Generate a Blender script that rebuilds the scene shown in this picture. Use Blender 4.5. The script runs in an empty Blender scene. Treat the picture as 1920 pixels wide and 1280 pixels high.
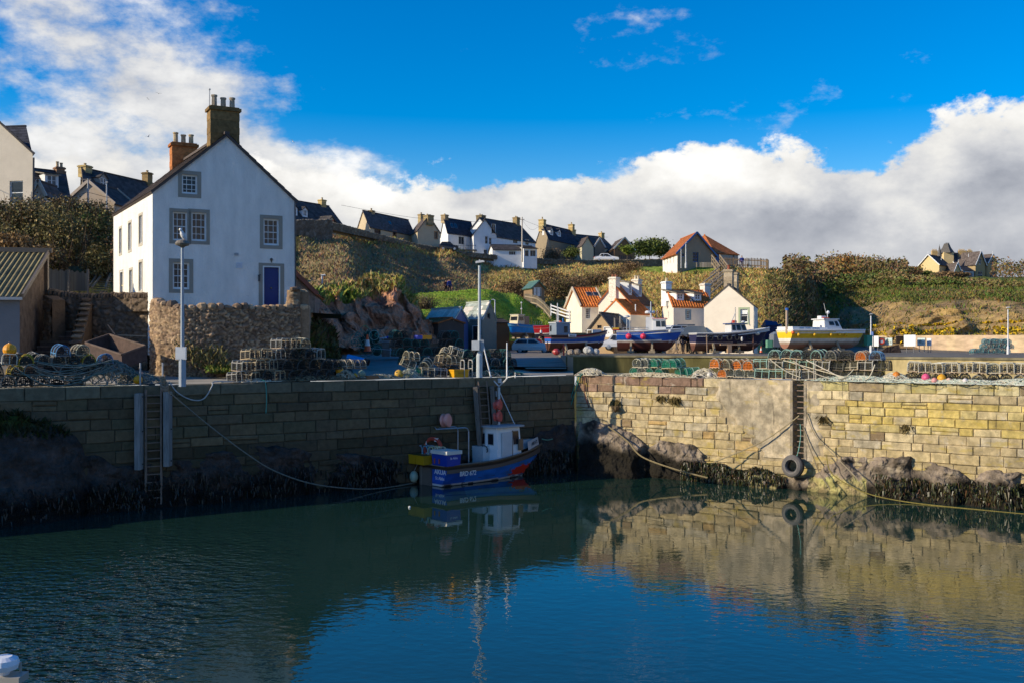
import bpy, math, random
import numpy as np
from mathutils import Vector, Matrix, noise
R = math.radians
random.seed(7)
rng = np.random.default_rng(11)
scene = bpy.context.scene
COLL = scene.collection
F, EYE, CX, CY = 1867.0, 6.1, 960.0, 640.0      # 35 mm lens seen as pixels of a 1920 wide frame, eye height above the water

def W(px, py, D): return Vector(((px - CX) / F * D, D, EYE + (CY - py) / F * D))
def XY(px, D): return Vector(((px - CX) / F * D, D))
def ZY(py, D): return EYE + (CY - py) / F * D
def lerp(a, b, t): return a + (b - a) * t
def itp(x, xs, ys): return float(np.interp(x, xs, ys))
def fbm(p, o=4): return noise.fractal(p, 1.0, 2.0, o)
def rc(c, v=.12):
    k = 1 + random.uniform(-v, v)
    return (c[0] * k * random.uniform(.96, 1.04), c[1] * k, c[2] * k * random.uniform(.95, 1.05))
def mix(a, b, t):
    t = max(0, min(1, t))
    return tuple(a[i] + (b[i] - a[i]) * t for i in range(3))
ORD = ['first', 'second', 'third', 'fourth', 'fifth', 'sixth', 'seventh', 'eighth', 'ninth', 'tenth', 'eleventh', 'twelfth',
       'thirteenth', 'fourteenth', 'fifteenth', 'sixteenth', 'seventeenth', 'eighteenth', 'nineteenth', 'twentieth']

# ------------------------------------------------------------------ materials
MATS = {}
def _new(name):
    m = bpy.data.materials.new(name); m.use_nodes = True
    nt = m.node_tree; b = nt.nodes['Principled BSDF']
    return m, nt, b
def N(nt, t, **kw):
    n = nt.nodes.new(t)
    for k, v in kw.items(): setattr(n, k, v)
    return n
def mat(name, col=None, rough=.8, var=.25, scale=4., bump=.3, bscale=None, metal=0., spec=.4, dist=.02, detail=6., stretch=(1, 1, 1), col2=None):
    """col None: the mesh's own colour attribute, varied by noise; else a noise mix of col and col2"""
    if name in MATS: return MATS[name]
    m, nt, b = _new(name); L = nt.links
    tc = N(nt, 'ShaderNodeTexCoord'); mp = N(nt, 'ShaderNodeMapping'); mp.inputs['Scale'].default_value = stretch
    L.new(tc.outputs['Object'], mp.inputs['Vector'])
    nz = N(nt, 'ShaderNodeTexNoise'); nz.inputs['Scale'].default_value = scale; nz.inputs['Detail'].default_value = detail
    nz.inputs['Roughness'].default_value = .6
    L.new(mp.outputs[0], nz.inputs['Vector'])
    if col is None:
        at = N(nt, 'ShaderNodeAttribute', attribute_name='Col'); base = at.outputs['Color']
        mr = N(nt, 'ShaderNodeMapRange'); mr.inputs[1].default_value = .25; mr.inputs[2].default_value = .75
        mr.inputs[3].default_value = 1 - var; mr.inputs[4].default_value = 1 + var
        L.new(nz.outputs['Fac'], mr.inputs[0])
        mx = N(nt, 'ShaderNodeVectorMath', operation='SCALE'); L.new(base, mx.inputs[0]); L.new(mr.outputs[0], mx.inputs['Scale'])
        L.new(mx.outputs[0], b.inputs['Base Color'])
    else:
        c2 = col2 or tuple(c * (1 - var) for c in col)
        rp = N(nt, 'ShaderNodeValToRGB'); e = rp.color_ramp.elements
        e[0].position = .35; e[0].color = (*c2, 1); e[1].position = .65; e[1].color = (*col, 1)
        L.new(nz.outputs['Fac'], rp.inputs[0]); L.new(rp.outputs[0], b.inputs['Base Color'])
    b.inputs['Roughness'].default_value = rough; b.inputs['Metallic'].default_value = metal
    b.inputs['Specular IOR Level'].default_value = spec
    if bump:
        n2 = N(nt, 'ShaderNodeTexNoise'); n2.inputs['Scale'].default_value = bscale or scale * 4; n2.inputs['Detail'].default_value = 5
        L.new(mp.outputs[0], n2.inputs['Vector'])
        bp = N(nt, 'ShaderNodeBump'); bp.inputs['Strength'].default_value = bump; bp.inputs['Distance'].default_value = dist
        L.new(n2.outputs['Fac'], bp.inputs['Height']); L.new(bp.outputs[0], b.inputs['Normal'])
    MATS[name] = m
    return m
def glass_mat():
    m = mat('window_glass', (.03, .035, .045), .08, .5, 1.5, 0, spec=.35)
    return m

# ------------------------------------------------------------------ mesh builder
def _basis(d):
    d = d.normalized(); up = Vector((0, 0, 1)) if abs(d.z) < .95 else Vector((1, 0, 0))
    a = d.cross(up).normalized(); return a, a.cross(d).normalized()
class MB:
    def __init__(s, col=(.5, .5, .5), M=None): s.v, s.f, s.c, s.col, s.M = [], [], [], col, M
    def add(s, vs, fs, col=None):
        n = len(s.v); M = s.M
        s.v.extend([tuple(M @ Vector(v)) for v in vs] if M else [tuple(v) for v in vs])
        s.f.extend([tuple(i + n for i in f) for f in fs]); s.c.extend([col or s.col] * len(fs)); return s
    def quad(s, a, b, c, d, col=None): return s.add([a, b, c, d], [(0, 1, 2, 3)], col)
    def box(s, c, size, rz=0, col=None, taper=1.):
        x, y, z = size[0] / 2, size[1] / 2, size[2] / 2; cs, sn = math.cos(rz), math.sin(rz); vs = []
        for dz, k in ((-z, 1), (z, taper)):
            for dx, dy in ((-x, -y), (x, -y), (x, y), (-x, y)):
                dx *= k; dy *= k
                vs.append((c[0] + dx * cs - dy * sn, c[1] + dx * sn + dy * cs, c[2] + dz))
        return s.add(vs, [(3, 2, 1, 0), (4, 5, 6, 7), (0, 1, 5, 4), (1, 2, 6, 5), (2, 3, 7, 6), (3, 0, 4, 7)], col)
    def obb(s, o, a, b, c, col=None):                              # corner and three edge vectors
        o, a, b, c = map(Vector, (o, a, b, c))
        vs = [o, o + a, o + a + b, o + b, o + c, o + a + c, o + a + b + c, o + b + c]
        return s.add(vs, [(3, 2, 1, 0), (4, 5, 6, 7), (0, 1, 5, 4), (1, 2, 6, 5), (2, 3, 7, 6), (3, 0, 4, 7)], col)
    def beam(s, p, q, w, h=None, col=None):
        p, q = Vector(p), Vector(q); h = h or w; a, b = _basis(q - p); a = a * w / 2; b = b * h / 2
        return s.add([p - a - b, p + a - b, p + a + b, p - a + b, q - a - b, q + a - b, q + a + b, q - a + b],
                     [(3, 2, 1, 0), (4, 5, 6, 7), (0, 1, 5, 4), (1, 2, 6, 5), (2, 3, 7, 6), (3, 0, 4, 7)], col)
    def tube(s, pts, r, n=6, col=None, closed=False, r2=None):
        pts = [Vector(p) for p in pts]; k = len(pts); vs, fs = [], []; pa = None
        for i, p in enumerate(pts):
            d = (pts[(i + 1) % k] - pts[i - 1]) if closed else (pts[min(i + 1, k - 1)] - pts[max(i - 1, 0)])
            if d.length < 1e-9: d = Vector((0, 0, 1))
            a, b = _basis(d)
            if pa is not None:
                a = (pa - d.normalized() * pa.dot(d.normalized()))
                a = a.normalized() if a.length > 1e-6 else _basis(d)[0]
                b = a.cross(d).normalized()
            pa = a; rr = r if r2 is None else lerp(r, r2, i / max(1, k - 1))
            for j in range(n):
                t = 2 * math.pi * j / n; vs.append(p + a * (rr * math.cos(t)) + b * (rr * math.sin(t)))
        for i in range(k if closed else k - 1):
            for j in range(n):
                fs.append((i * n + j, i * n + (j + 1) % n, ((i + 1) % k) * n + (j + 1) % n, ((i + 1) % k) * n + j))
        if not closed: fs += [tuple(range(n))[::-1], tuple((k - 1) * n + j for j in range(n))]
        return s.add(vs, fs, col)
    def lathe(s, prof, n=12, c=(0, 0, 0), col=None, ax=None):      # profile of (radius, height)
        c = Vector(c); ax = Vector(ax).normalized() if ax else Vector((0, 0, 1)); a, b = _basis(ax); vs, fs = [], []
        for r, z in prof:
            for j in range(n):
                t = 2 * math.pi * j / n; vs.append(c + ax * z + a * (r * math.cos(t)) + b * (r * math.sin(t)))
        for i in range(len(prof) - 1):
            for j in range(n): fs.append((i * n + j, i * n + (j + 1) % n, (i + 1) * n + (j + 1) % n, (i + 1) * n + j))
        if prof[0][0] > 1e-4: fs.append(tuple(range(n))[::-1])
        if prof[-1][0] > 1e-4: fs.append(tuple((len(prof) - 1) * n + j for j in range(n)))
        return s.add(vs, fs, col)
    def ball(s, c, r, n=12, col=None, sq=1., ax=None):
        return s.lathe([(r * math.sin(math.pi * i / 8) + 1e-5, -r * sq * math.cos(math.pi * i / 8)) for i in range(9)], n, c, col, ax)
    def torus(s, c, R1, r, ax, n=20, m=8, col=None):
        a, b = _basis(Vector(ax)); c = Vector(c)
        return s.tube([c + a * (R1 * math.cos(2 * math.pi * i / n)) + b * (R1 * math.sin(2 * math.pi * i / n)) for i in range(n)], r, m, col, True)
    def extr(s, poly, off, col=None):                              # polygon of 3D points extruded by a vector
        n = len(poly); off = Vector(off); vs = [Vector(p) for p in poly]; vs += [v + off for v in vs]
        return s.add(vs, [tuple(range(n))[::-1], tuple(range(n, 2 * n))] + [(i, (i + 1) % n, n + (i + 1) % n, n + i) for i in range(n)], col)
    def build(s, name, m, parent=None, loc=None, smooth=False):
        me = bpy.data.meshes.new(name); v = s.v
        if loc is not None: l = Vector(loc); v = [(a - l.x, b - l.y, c - l.z) for a, b, c in v]
        me.from_pydata(v, [], s.f); me.update()
        tot = np.empty(len(me.polygons), np.int32); me.polygons.foreach_get('loop_total', tot)
        cc = np.ones((len(me.polygons), 4), np.float32); cc[:, :3] = np.array(s.c, np.float32).reshape(-1, 3)
        at = me.color_attributes.new('Col', 'FLOAT_COLOR', 'CORNER'); at.data.foreach_set('color', np.repeat(cc, tot, axis=0).ravel())
        if smooth: me.polygons.foreach_set('use_smooth', np.ones(len(me.polygons), bool))
        me.materials.append(m)
        return link(name, me, parent, loc)
def link(name, me, parent=None, loc=None):
    o = bpy.data.objects.new(name, me); COLL.objects.link(o)
    if loc is not None: o.location = loc
    if parent: o.parent = parent
    return o
def npmesh(name, V, Fq, C, m, parent=None, loc=None, smooth=False, vertcol=False):
    """arrays of vertices, quads (or triangles) and one colour for each face or each vertex"""
    V = np.asarray(V, np.float32); Fq = np.asarray(Fq, np.int32); k = Fq.shape[1]; nf = len(Fq)
    if loc is not None: V = V - np.array(loc, np.float32)
    me = bpy.data.meshes.new(name); me.vertices.add(len(V)); me.vertices.foreach_set('co', V.ravel())
    me.loops.add(nf * k); me.loops.foreach_set('vertex_index', Fq.ravel())
    me.polygons.add(nf); me.polygons.foreach_set('loop_start', np.arange(0, nf * k, k, dtype=np.int32))
    if smooth: me.polygons.foreach_set('use_smooth', np.ones(nf, bool))
    me.update(calc_edges=True)
    C = np.asarray(C, np.float32); C4 = np.ones((len(C), 4), np.float32); C4[:, :3] = C
    if vertcol:
        at = me.color_attributes.new('Col', 'FLOAT_COLOR', 'POINT'); at.data.foreach_set('color', C4.ravel())
    else:
        at = me.color_attributes.new('Col', 'FLOAT_COLOR', 'CORNER'); at.data.foreach_set('color', np.repeat(C4, k, axis=0).ravel())
    me.materials.append(m)
    return link(name, me, parent, loc)
def tag(o, label=None, cat=None, group=None, kind=None):
    if label: o['label'] = label
    if cat: o['category'] = cat
    if group: o['group'] = group
    if kind: o['kind'] = kind
    return o
def thing(name, label, cat, loc=(0, 0, 0), rz=0, group=None):
    o = bpy.data.objects.new(name, None); COLL.objects.link(o); o.empty_display_size = .2
    o.location = loc; o.rotation_euler = (0, 0, rz)
    return tag(o, label, cat, group)
KIDS = {}
def dup(root, loc, rot=(0, 0, 0), label=None, group=None, scale=None, mats=None):
    """a copy of a thing with copies of its parts and sub-parts"""
    r = root.copy(); COLL.objects.link(r); r.location = loc; r.rotation_euler = rot
    if scale: r.scale = (scale,) * 3
    if label: r['label'] = label
    if group: r['group'] = group
    kids = KIDS.setdefault(root.name, list(root.children))
    for ch in kids:
        c = ch.copy(); COLL.objects.link(c); c.parent = r
        for g in KIDS.setdefault(ch.name, list(ch.children)):
            d = g.copy(); COLL.objects.link(d); d.parent = c
    return r
def text_mesh(name, txt, size, m, parent, origin, ux, uz, extrude=.004, bold=0., xs=1.):
    cu = bpy.data.curves.new(name, 'FONT'); cu.body = txt; cu.size = size; cu.extrude = extrude; cu.offset = bold; cu.align_x = 'CENTER'
    tmp = bpy.data.objects.new(name + '_src', cu); COLL.objects.link(tmp)
    dg = bpy.context.evaluated_depsgraph_get(); me = bpy.data.meshes.new_from_object(tmp.evaluated_get(dg))
    bpy.data.objects.remove(tmp); ux, uz = Vector(ux).normalized(), Vector(uz).normalized(); n = ux.cross(uz)
    M = Matrix(((ux.x * xs, uz.x, n.x, origin[0]), (ux.y * xs, uz.y, n.y, origin[1]), (ux.z * xs, uz.z, n.z, origin[2]), (0, 0, 0, 1)))
    me.transform(M); me.materials.clear(); me.materials.append(m)
    return link(name, me, parent)

# ------------------------------------------------------------------ terrain patches and plants
class Patch:
    """a sheet of ground: columns {bearing: [(distance, height), ...]} joined smoothly, roughened by noise"""
    def __init__(s, cols, amp=0., sc=.3, vec=0., vsc=.5, ease=True, ridged=False, crag=None):
        s.px = np.array(sorted(cols)); s.D = np.array([[p[0] for p in cols[k]] for k in s.px]); s.Z = np.array([[p[1] for p in cols[k]] for k in s.px])
        s.amp, s.sc, s.vec, s.vsc, s.ease, s.ridged, s.crag, s.n = amp, sc, vec, vsc, ease, ridged, crag, s.D.shape[1]
    def pos(s, px, t):
        q = t * (s.n - 1); j = min(int(q), s.n - 2); k = q - j
        i = int(min(max(np.searchsorted(s.px, px) - 1, 0), len(s.px) - 2)); a = (px - s.px[i]) / (s.px[i + 1] - s.px[i])
        a = max(0, min(1, a))
        if s.ease: a = a * a * (3 - 2 * a)
        D = lerp(lerp(s.D[i, j], s.D[i, j + 1], k), lerp(s.D[i + 1, j], s.D[i + 1, j + 1], k), a)
        z = lerp(lerp(s.Z[i, j], s.Z[i, j + 1], k), lerp(s.Z[i + 1, j], s.Z[i + 1, j + 1], k), a)
        p = Vector(((px - CX) / F * D, D, z))
        if s.amp: p.z += s.amp * fbm(p * s.sc)
        if s.vec:
            q3 = p * s.vsc
            if s.ridged:
                v = Vector((0, -1, .3)) * ((noise.ridged_multi_fractal(q3, .85, 2.15, 5, .95, 1.6) - 1.0) * .75) + noise.turbulence_vector(q3 * 2.3, 2, False) * .28
            else: v = noise.turbulence_vector(q3, 4, False)
            p += v * s.vec
        if s.crag:
            k = s.crag(px, t)
            if k > 0: p += Vector((-.25, -1, .2)) * ((noise.ridged_multi_fractal(p * .16, .9, 2.1, 5, .9, 1.5) - 1.1) * k)
        return p
    def ground(s, px, D):
        lo, hi = 0., 1.
        for _ in range(18):
            m_ = (lo + hi) / 2
            if s.pos(px, m_).y < D: lo = m_
            else: hi = m_
        return s.pos(px, lo).z
    def build(s, name, nu, nv, m, colf, px0=None, px1=None, smooth=True, kind='structure'):
        px0 = s.px[0] if px0 is None else px0; px1 = s.px[-1] if px1 is None else px1
        V, C = [], []
        for i in range(nu + 1):
            px = lerp(px0, px1, i / nu)
            for j in range(nv + 1):
                t = j / nv; p = s.pos(px, t); V.append(p[:]); C.append(colf(px, t, p))
        I = np.arange((nu + 1) * (nv + 1)).reshape(nu + 1, nv + 1)
        Q = np.stack([I[:-1, :-1], I[1:, :-1], I[1:, 1:], I[:-1, 1:]], -1).reshape(-1, 4)
        o = npmesh(name, V, Q, C, m, smooth=smooth, vertcol=True)
        if kind: o['kind'] = kind
        return o
def blades(pts, h, w, lean=.4, seed=1, down=False, hv=.4):
    """three-sided blades standing (or hanging) at points; returns vertices and faces"""
    r = np.random.default_rng(seed); P = np.asarray(pts, float); n = len(P); a = r.uniform(0, 2 * np.pi, n)
    H = h * r.uniform(1 - hv, 1 + hv, n); d = np.stack([np.cos(a), np.sin(a), 0 * a], 1) * (w / 2)
    la = r.uniform(0, 2 * np.pi, n); L = np.stack([np.cos(la), np.sin(la), 0 * la], 1) * (lean * H * r.uniform(.2, 1, n))[:, None]
    up = np.zeros((n, 3)); up[:, 2] = -H if down else H
    V = np.stack([P - d, P + d, P + d * .7 + up * .55 + L * .35, P + up + L], 1).reshape(-1, 3)
    return V, np.arange(n * 4).reshape(n, 4)
def leaf_quads(P, size, seed=1, flat=.0, aspect=.6):
    r = np.random.default_rng(seed); n = len(P); a = r.normal(size=(n, 3)); a /= np.linalg.norm(a, axis=1)[:, None]
    b = np.cross(a, r.normal(size=(n, 3))); b /= np.linalg.norm(b, axis=1)[:, None]
    s = (size * r.uniform(.5, 1.4, n))[:, None]
    V = np.stack([P - a * s, P - b * s * aspect, P + a * s, P + b * s * aspect], 1).reshape(-1, 3)
    return V, np.arange(n * 4).reshape(n, 4)
def cloud_points(blobs, n, seed=1, hollow=.55):
    """points spread through ellipsoids (centre, radii), thinned by noise so that gaps show"""
    r = np.random.default_rng(seed); vol = np.array([b[1][0] * b[1][1] * b[1][2] for b in blobs]) ** .67; pr = vol / vol.sum()
    k = r.choice(len(blobs), n, p=pr); d = r.normal(size=(n, 3)); d /= np.linalg.norm(d, axis=1)[:, None]
    rad = (hollow + (1 - hollow) * r.random(n)) * (1 + .18 * r.normal(size=n))
    c = np.array([b[0] for b in blobs])[k]; s = np.array([b[1] for b in blobs])[k]
    return c + d * s * rad[:, None], d, rad
MFOL = mat('foliage', None, .75, .35, 1.5, 0, spec=.2)
MTWIG = mat('twig', (.13, .09, .06), .9, .4, 5, 0, spec=.1)
MBARK = mat('bark', (.12, .09, .065), .9, .4, 6, .5)
def bush(name, label, cat, base, rx, ry, h, n, cols, leaf=.12, twig=60, group=None, seed=1, lumps=5, trunk=0., dry=False):
    """a plant thing: branches and foliage, the crown of many small leaves in light and dark clumps"""
    r = np.random.default_rng(seed); root = thing(name, label, cat, base, 0, group); blobs = []
    for i in range(lumps):
        a = r.uniform(0, 6.28); q = r.uniform(0, .6); s = r.uniform(.38, .62)
        blobs.append(((rx * q * math.cos(a), ry * q * math.sin(a), trunk + h * r.uniform(.3, .62)), (rx * s, ry * s, h * s * .75)))
    P, d, rad = cloud_points(blobs, n, seed); P[:, 2] = np.maximum(P[:, 2], .05)
    V, Q = leaf_quads(P, leaf, seed + 3); tone = r.random(n); C = np.zeros((n, 3)); cl = np.array(cols)
    clump = np.array([noise.noise(Vector(p) * (1.6 / max(.3, leaf * 6))) for p in P]) * .8 + .5 + r.normal(size=n) * .18
    idx = np.clip((clump * len(cl)).astype(int), 0, len(cl) - 1); C = cl[idx] * (0.65 + .7 * tone)[:, None]
    tree = trunk > .5
    npmesh('crown' if tree else 'foliage', V, Q, C, MFOL, root)
    mb = MB()
    if tree:
        mb.tube([(0, 0, -.3), (0, .02 * h, trunk * .5), (.03 * h, 0, trunk + h * .3)], .07 * h * .35 + .04, 7, r2=.05)
    for i in range(twig):
        a = r.uniform(0, 6.28); e = r.uniform(.15, 1); L = r.uniform(.6, 1.08)
        z0 = trunk * r.uniform(.7, 1); p0 = Vector((0, 0, z0)) if tree else Vector((rx * .5 * r.uniform(-1, 1), ry * .5 * r.uniform(-1, 1), 0))
        q = p0 + Vector((rx * math.cos(a) * e * .9, ry * math.sin(a) * e * .9, h * L * (1.0 - .35 * e)))
        m_ = (p0 + q) / 2 + Vector((r.normal(), r.normal(), r.normal())) * .08 * h
        mb.tube([p0, m_, q], .012 + .006 * h, 3, r2=.004 + .002 * h)
    if tree or twig: mb.build('trunk' if tree else 'branches', MBARK if tree else MTWIG, root)
    return root
# ------------------------------------------------------------------ camera, sun, sky
cam = bpy.data.cameras.new('camera'); cam.sensor_width = 36; cam.lens = 36 * F / 1920; cam.clip_end = 3000; cam.clip_start = .3
co = bpy.data.objects.new('camera', cam); COLL.objects.link(co); co.location = (0, 0, EYE); co.rotation_euler = (R(90), 0, 0); scene.camera = co
scene.view_settings.view_transform = 'Standard'; scene.view_settings.look = 'None'; scene.view_settings.exposure = 0
scene.cycles.max_bounces = 6; scene.cycles.diffuse_bounces = 3; scene.cycles.glossy_bounces = 3; scene.cycles.transparent_max_bounces = 8
scene.cycles.caustics_reflective = False; scene.cycles.caustics_refractive = False; scene.cycles.use_denoising = True
scene.cycles.sample_clamp_indirect = 4
SUN_EL, SUNX, SUNY = R(24), -.955, -.297
sv = Vector((SUNX, SUNY, 0)).normalized() * math.cos(SUN_EL) + Vector((0, 0, math.sin(SUN_EL)))
sl = bpy.data.lights.new('sun', 'SUN'); sl.energy = 5.0; sl.angle = R(.55); sl.color = (1, .87, .65)
so = bpy.data.objects.new('sun', sl); COLL.objects.link(so); so.location = sv * 80; so.rotation_euler = (-sv).to_track_quat('-Z', 'Y').to_euler()

def make_world():
    w = bpy.data.worlds.new('World'); scene.world = w; w.use_nodes = True; nt = w.node_tree; L = nt.links; nt.nodes.clear()
    def S(n, i, v):
        if isinstance(v, (int, float)): n.inputs[i].default_value = v
        else: L.new(v, n.inputs[i])
    def m(op, a, b=0., c=0.):
        n = N(nt, 'ShaderNodeMath', operation=op); S(n, 0, a); S(n, 1, b); S(n, 2, c); return n.outputs[0]
    def sstep(x, a, b):
        n = N(nt, 'ShaderNodeMapRange', interpolation_type='SMOOTHSTEP'); S(n, 0, x); S(n, 1, a); S(n, 2, b); return n.outputs[0]
    def noi(vec, sc, det, ro=.55, off=(0, 0, 0), st=(1, 1, 1)):
        mp = N(nt, 'ShaderNodeMapping'); mp.inputs['Location'].default_value = off; mp.inputs['Scale'].default_value = st; L.new(vec, mp.inputs[0])
        n = N(nt, 'ShaderNodeTexNoise'); n.inputs['Scale'].default_value = sc; n.inputs['Detail'].default_value = det; n.inputs['Roughness'].default_value = ro
        L.new(mp.outputs[0], n.inputs['Vector']); return n.outputs['Fac']
    def ramp(x, pts):                                             # piecewise linear function
        n = N(nt, 'ShaderNodeFloatCurve'); cm = n.mapping; cv = cm.curves[0]
        lo, hi = pts[0][0], pts[-1][0]
        for i, (a, b) in enumerate(pts):
            a = (a - lo) / (hi - lo)
            if i == 0: cv.points[0].location = (a, b)
            elif i == len(pts) - 1: cv.points[-1].location = (a, b)
            else: cv.points.new(a, b)
        cm.update(); S(n, 1, m('DIVIDE', m('SUBTRACT', x, lo), hi - lo)); return n.outputs[0]
    tc = N(nt, 'ShaderNodeTexCoord'); D = tc.outputs['Generated']; sx = N(nt, 'ShaderNodeSeparateXYZ'); L.new(D, sx.inputs[0])
    az = m('ARCTAN2', sx.outputs[0], sx.outputs[1]); el = m('ARCSINE', sx.outputs[2])
    sky = N(nt, 'ShaderNodeTexSky', sky_type='NISHITA'); sky.sun_disc = False; sky.sun_elevation = SUN_EL
    sky.sun_rotation = math.atan2(SUNX, SUNY); sky.air_density = 1.0; sky.dust_density = .4; sky.ozone_density = 2.2; sky.altitude = 20
    hs = N(nt, 'ShaderNodeHueSaturation'); hs.inputs['Saturation'].default_value = 1.72; hs.inputs['Hue'].default_value = .511
    hs.inputs['Value'].default_value = 1.12; L.new(sky.outputs[0], hs.inputs['Color'])
    # right-hand bank of cumulus low over the land, and a looser sheet of cloud in the west
    top = ramp(az, [(-3.2, .12), (-.9, .12), (-.32, .17), (-.21, .168), (-.138, .163), (.02, .18), (.154, .196), (.28, .188), (.36, .188), (.42, .215), (.50, .225), (.9, .2), (3.2, .12)])
    dep = m('SUBTRACT', top, el)
    n1 = noi(D, 8.5, 11, .62, (.3, .1, .7), (1, 1, 1.5)); n1b = noi(D, 8.5, 6, .56, (.3 - .035, .1, .7 + .06), (1, 1, 1.5))
    nb = noi(D, 4, 3, .5, (4, 2, 1), (1, 1, 2.4))
    d1 = m('ADD', m('MULTIPLY', m('SUBTRACT', n1, .5), .34), m('ADD', m('MULTIPLY', dep, 1.8), m('MULTIPLY', m('SUBTRACT', nb, .5), .12)))
    a1 = sstep(d1, -.006, .022)
    lit1 = m('MULTIPLY', m('SUBTRACT', n1, n1b), 2.6)
    shade = ramp(dep, [(-.1, 1.0), (.0, 1.0), (.03, .93), (.055, .76), (.085, .54), (.115, .46), (.15, .52), (.25, .6)])
    br1 = m('MAXIMUM', m('ADD', shade, m('MULTIPLY', lit1, .42)), m('ADD', ramp(az, [(-3.2, .6), (-.25, .86), (.0, .82), (.12, .70), (.25, .6), (.5, .56), (3.2, .6)]), m('MULTIPLY', lit1, .25)))
    west = ramp(az, [(-3.2, .16), (-1.3, .2), (-.8, .5), (-.5, .42), (-.4, .36), (-.3, .31), (-.24, .28), (-.20, .25), (-.165, .21), (-.13, .12), (-.08, .02), (0, 0), (.5, 0), (1.4, .12), (3.2, .16)])
    n2 = noi(D, 6.5, 11, .62, (1.3, .5, .2), (1, 1, 1.8)); n2b = noi(D, 6.5, 6, .6, (1.3 - .04, .5, .26), (1, 1, 1.8))
    d2 = m('ADD', m('MULTIPLY', m('SUBTRACT', n2, .5), 1.55), m('MULTIPLY', m('SUBTRACT', west, el), .85))
    a2 = m('MULTIPLY', sstep(d2, -.07, .24), .96)
    br2 = m('ADD', .80, m('ADD', m('MULTIPLY', m('SUBTRACT', n2, n2b), 1.3), m('MULTIPLY', m('SUBTRACT', nb, .5), .35)))
    def col(br, warm, cool):
        mx = N(nt, 'ShaderNodeMix', data_type='RGBA'); S(mx, 0, m('MULTIPLY', m('SUBTRACT', br, .35), 1.7)); mx.inputs[6].default_value = (*cool, 1); mx.inputs[7].default_value = (*warm, 1)
        mx.clamp_factor = True
        v = N(nt, 'ShaderNodeVectorMath', operation='SCALE'); L.new(mx.outputs[2], v.inputs[0]); S(v, 'Scale', br); return v.outputs[0]
    bs = N(nt, 'ShaderNodeBackground'); L.new(hs.outputs[0], bs.inputs[0]); bs.inputs[1].default_value = .15
    b1 = N(nt, 'ShaderNodeBackground'); L.new(col(br1, (1, .985, .95), (.86, .93, 1.1)), b1.inputs[0]); b1.inputs[1].default_value = .92
    b2 = N(nt, 'ShaderNodeBackground'); L.new(col(br2, (1, .99, .97), (.88, .93, 1.06)), b2.inputs[0]); b2.inputs[1].default_value = .92
    m1 = N(nt, 'ShaderNodeMixShader'); L.new(a2, m1.inputs[0]); L.new(bs.outputs[0], m1.inputs[1]); L.new(b2.outputs[0], m1.inputs[2])
    m2 = N(nt, 'ShaderNodeMixShader'); L.new(a1, m2.inputs[0]); L.new(m1.outputs[0], m2.inputs[1]); L.new(b1.outputs[0], m2.inputs[2])
    out = N(nt, 'ShaderNodeOutputWorld'); L.new(m2.outputs[0], out.inputs[0])
make_world()

# ------------------------------------------------------------------ water
def water():
    m, nt, b = _new('harbour_water'); L = nt.links
    tc = N(nt, 'ShaderNodeTexCoord'); P = tc.outputs['Object']
    def noi(sc, st, det, rot=0):
        mp = N(nt, 'ShaderNodeMapping'); mp.inputs['Scale'].default_value = st; mp.inputs['Rotation'].default_value = (0, 0, rot); L.new(P, mp.inputs[0])
        n = N(nt, 'ShaderNodeTexNoise'); n.inputs['Scale'].default_value = sc; n.inputs['Detail'].default_value = det; L.new(mp.outputs[0], n.inputs['Vector']); return n.outputs['Fac']
    # calm in the sheltered corner, wind ripples nearer the entrance
    sp = N(nt, 'ShaderNodeSeparateXYZ'); L.new(P, sp.inputs[0])
    mr = N(nt, 'ShaderNodeMapRange', interpolation_type='SMOOTHSTEP'); mr.inputs[1].default_value = 36; mr.inputs[2].default_value = 18.5
    mr.inputs[3].default_value = .09; mr.inputs[4].default_value = 1.0; L.new(sp.outputs[1], mr.inputs[0])
    lee = N(nt, 'ShaderNodeMapRange', interpolation_type='SMOOTHSTEP'); lee.inputs[1].default_value = -4.5; lee.inputs[2].default_value = -9
    lee.inputs[3].default_value = 1.; lee.inputs[4].default_value = 24; L.new(sp.outputs[0], lee.inputs[0])
    am = N(nt, 'ShaderNodeMath', operation='MULTIPLY'); am.use_clamp = False; L.new(mr.outputs[0], am.inputs[0]); L.new(lee.outputs[0], am.inputs[1])
    a = N(nt, 'ShaderNodeMath', operation='ADD'); c = N(nt, 'ShaderNodeMath', operation='MULTIPLY_ADD')
    L.new(noi(2.6, (1, 1.5, 1), 2, .5), a.inputs[0]); L.new(noi(9, (.8, 1.2, 1), 2, -.35), c.inputs[0]); c.inputs[1].default_value = .12; L.new(noi(.8, (1, 1, 1), 2), c.inputs[2]); L.new(c.outputs[0], a.inputs[1])
    bp = N(nt, 'ShaderNodeBump'); bp.inputs['Distance'].default_value = .0075; bp.inputs['Strength'].default_value = 1.
    hm = N(nt, 'ShaderNodeMath', operation='MULTIPLY'); L.new(a.outputs[0], hm.inputs[0]); L.new(am.outputs[0], hm.inputs[1]); L.new(hm.outputs[0], bp.inputs['Height'])
    L.new(bp.outputs[0], b.inputs['Normal'])
    b.inputs['Base Color'].default_value = (.010, .034, .026, 1); b.inputs['Roughness'].default_value = .012; b.inputs['IOR'].default_value = 1.62
    b.inputs['Specular IOR Level'].default_value = .5
    mb = MB(); mb.quad((-400, -300, 0), (400, -300, 0), (400, 140, 0), (-400, 140, 0))
    o = mb.build('water', m); o['kind'] = 'structure'
water()

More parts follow.
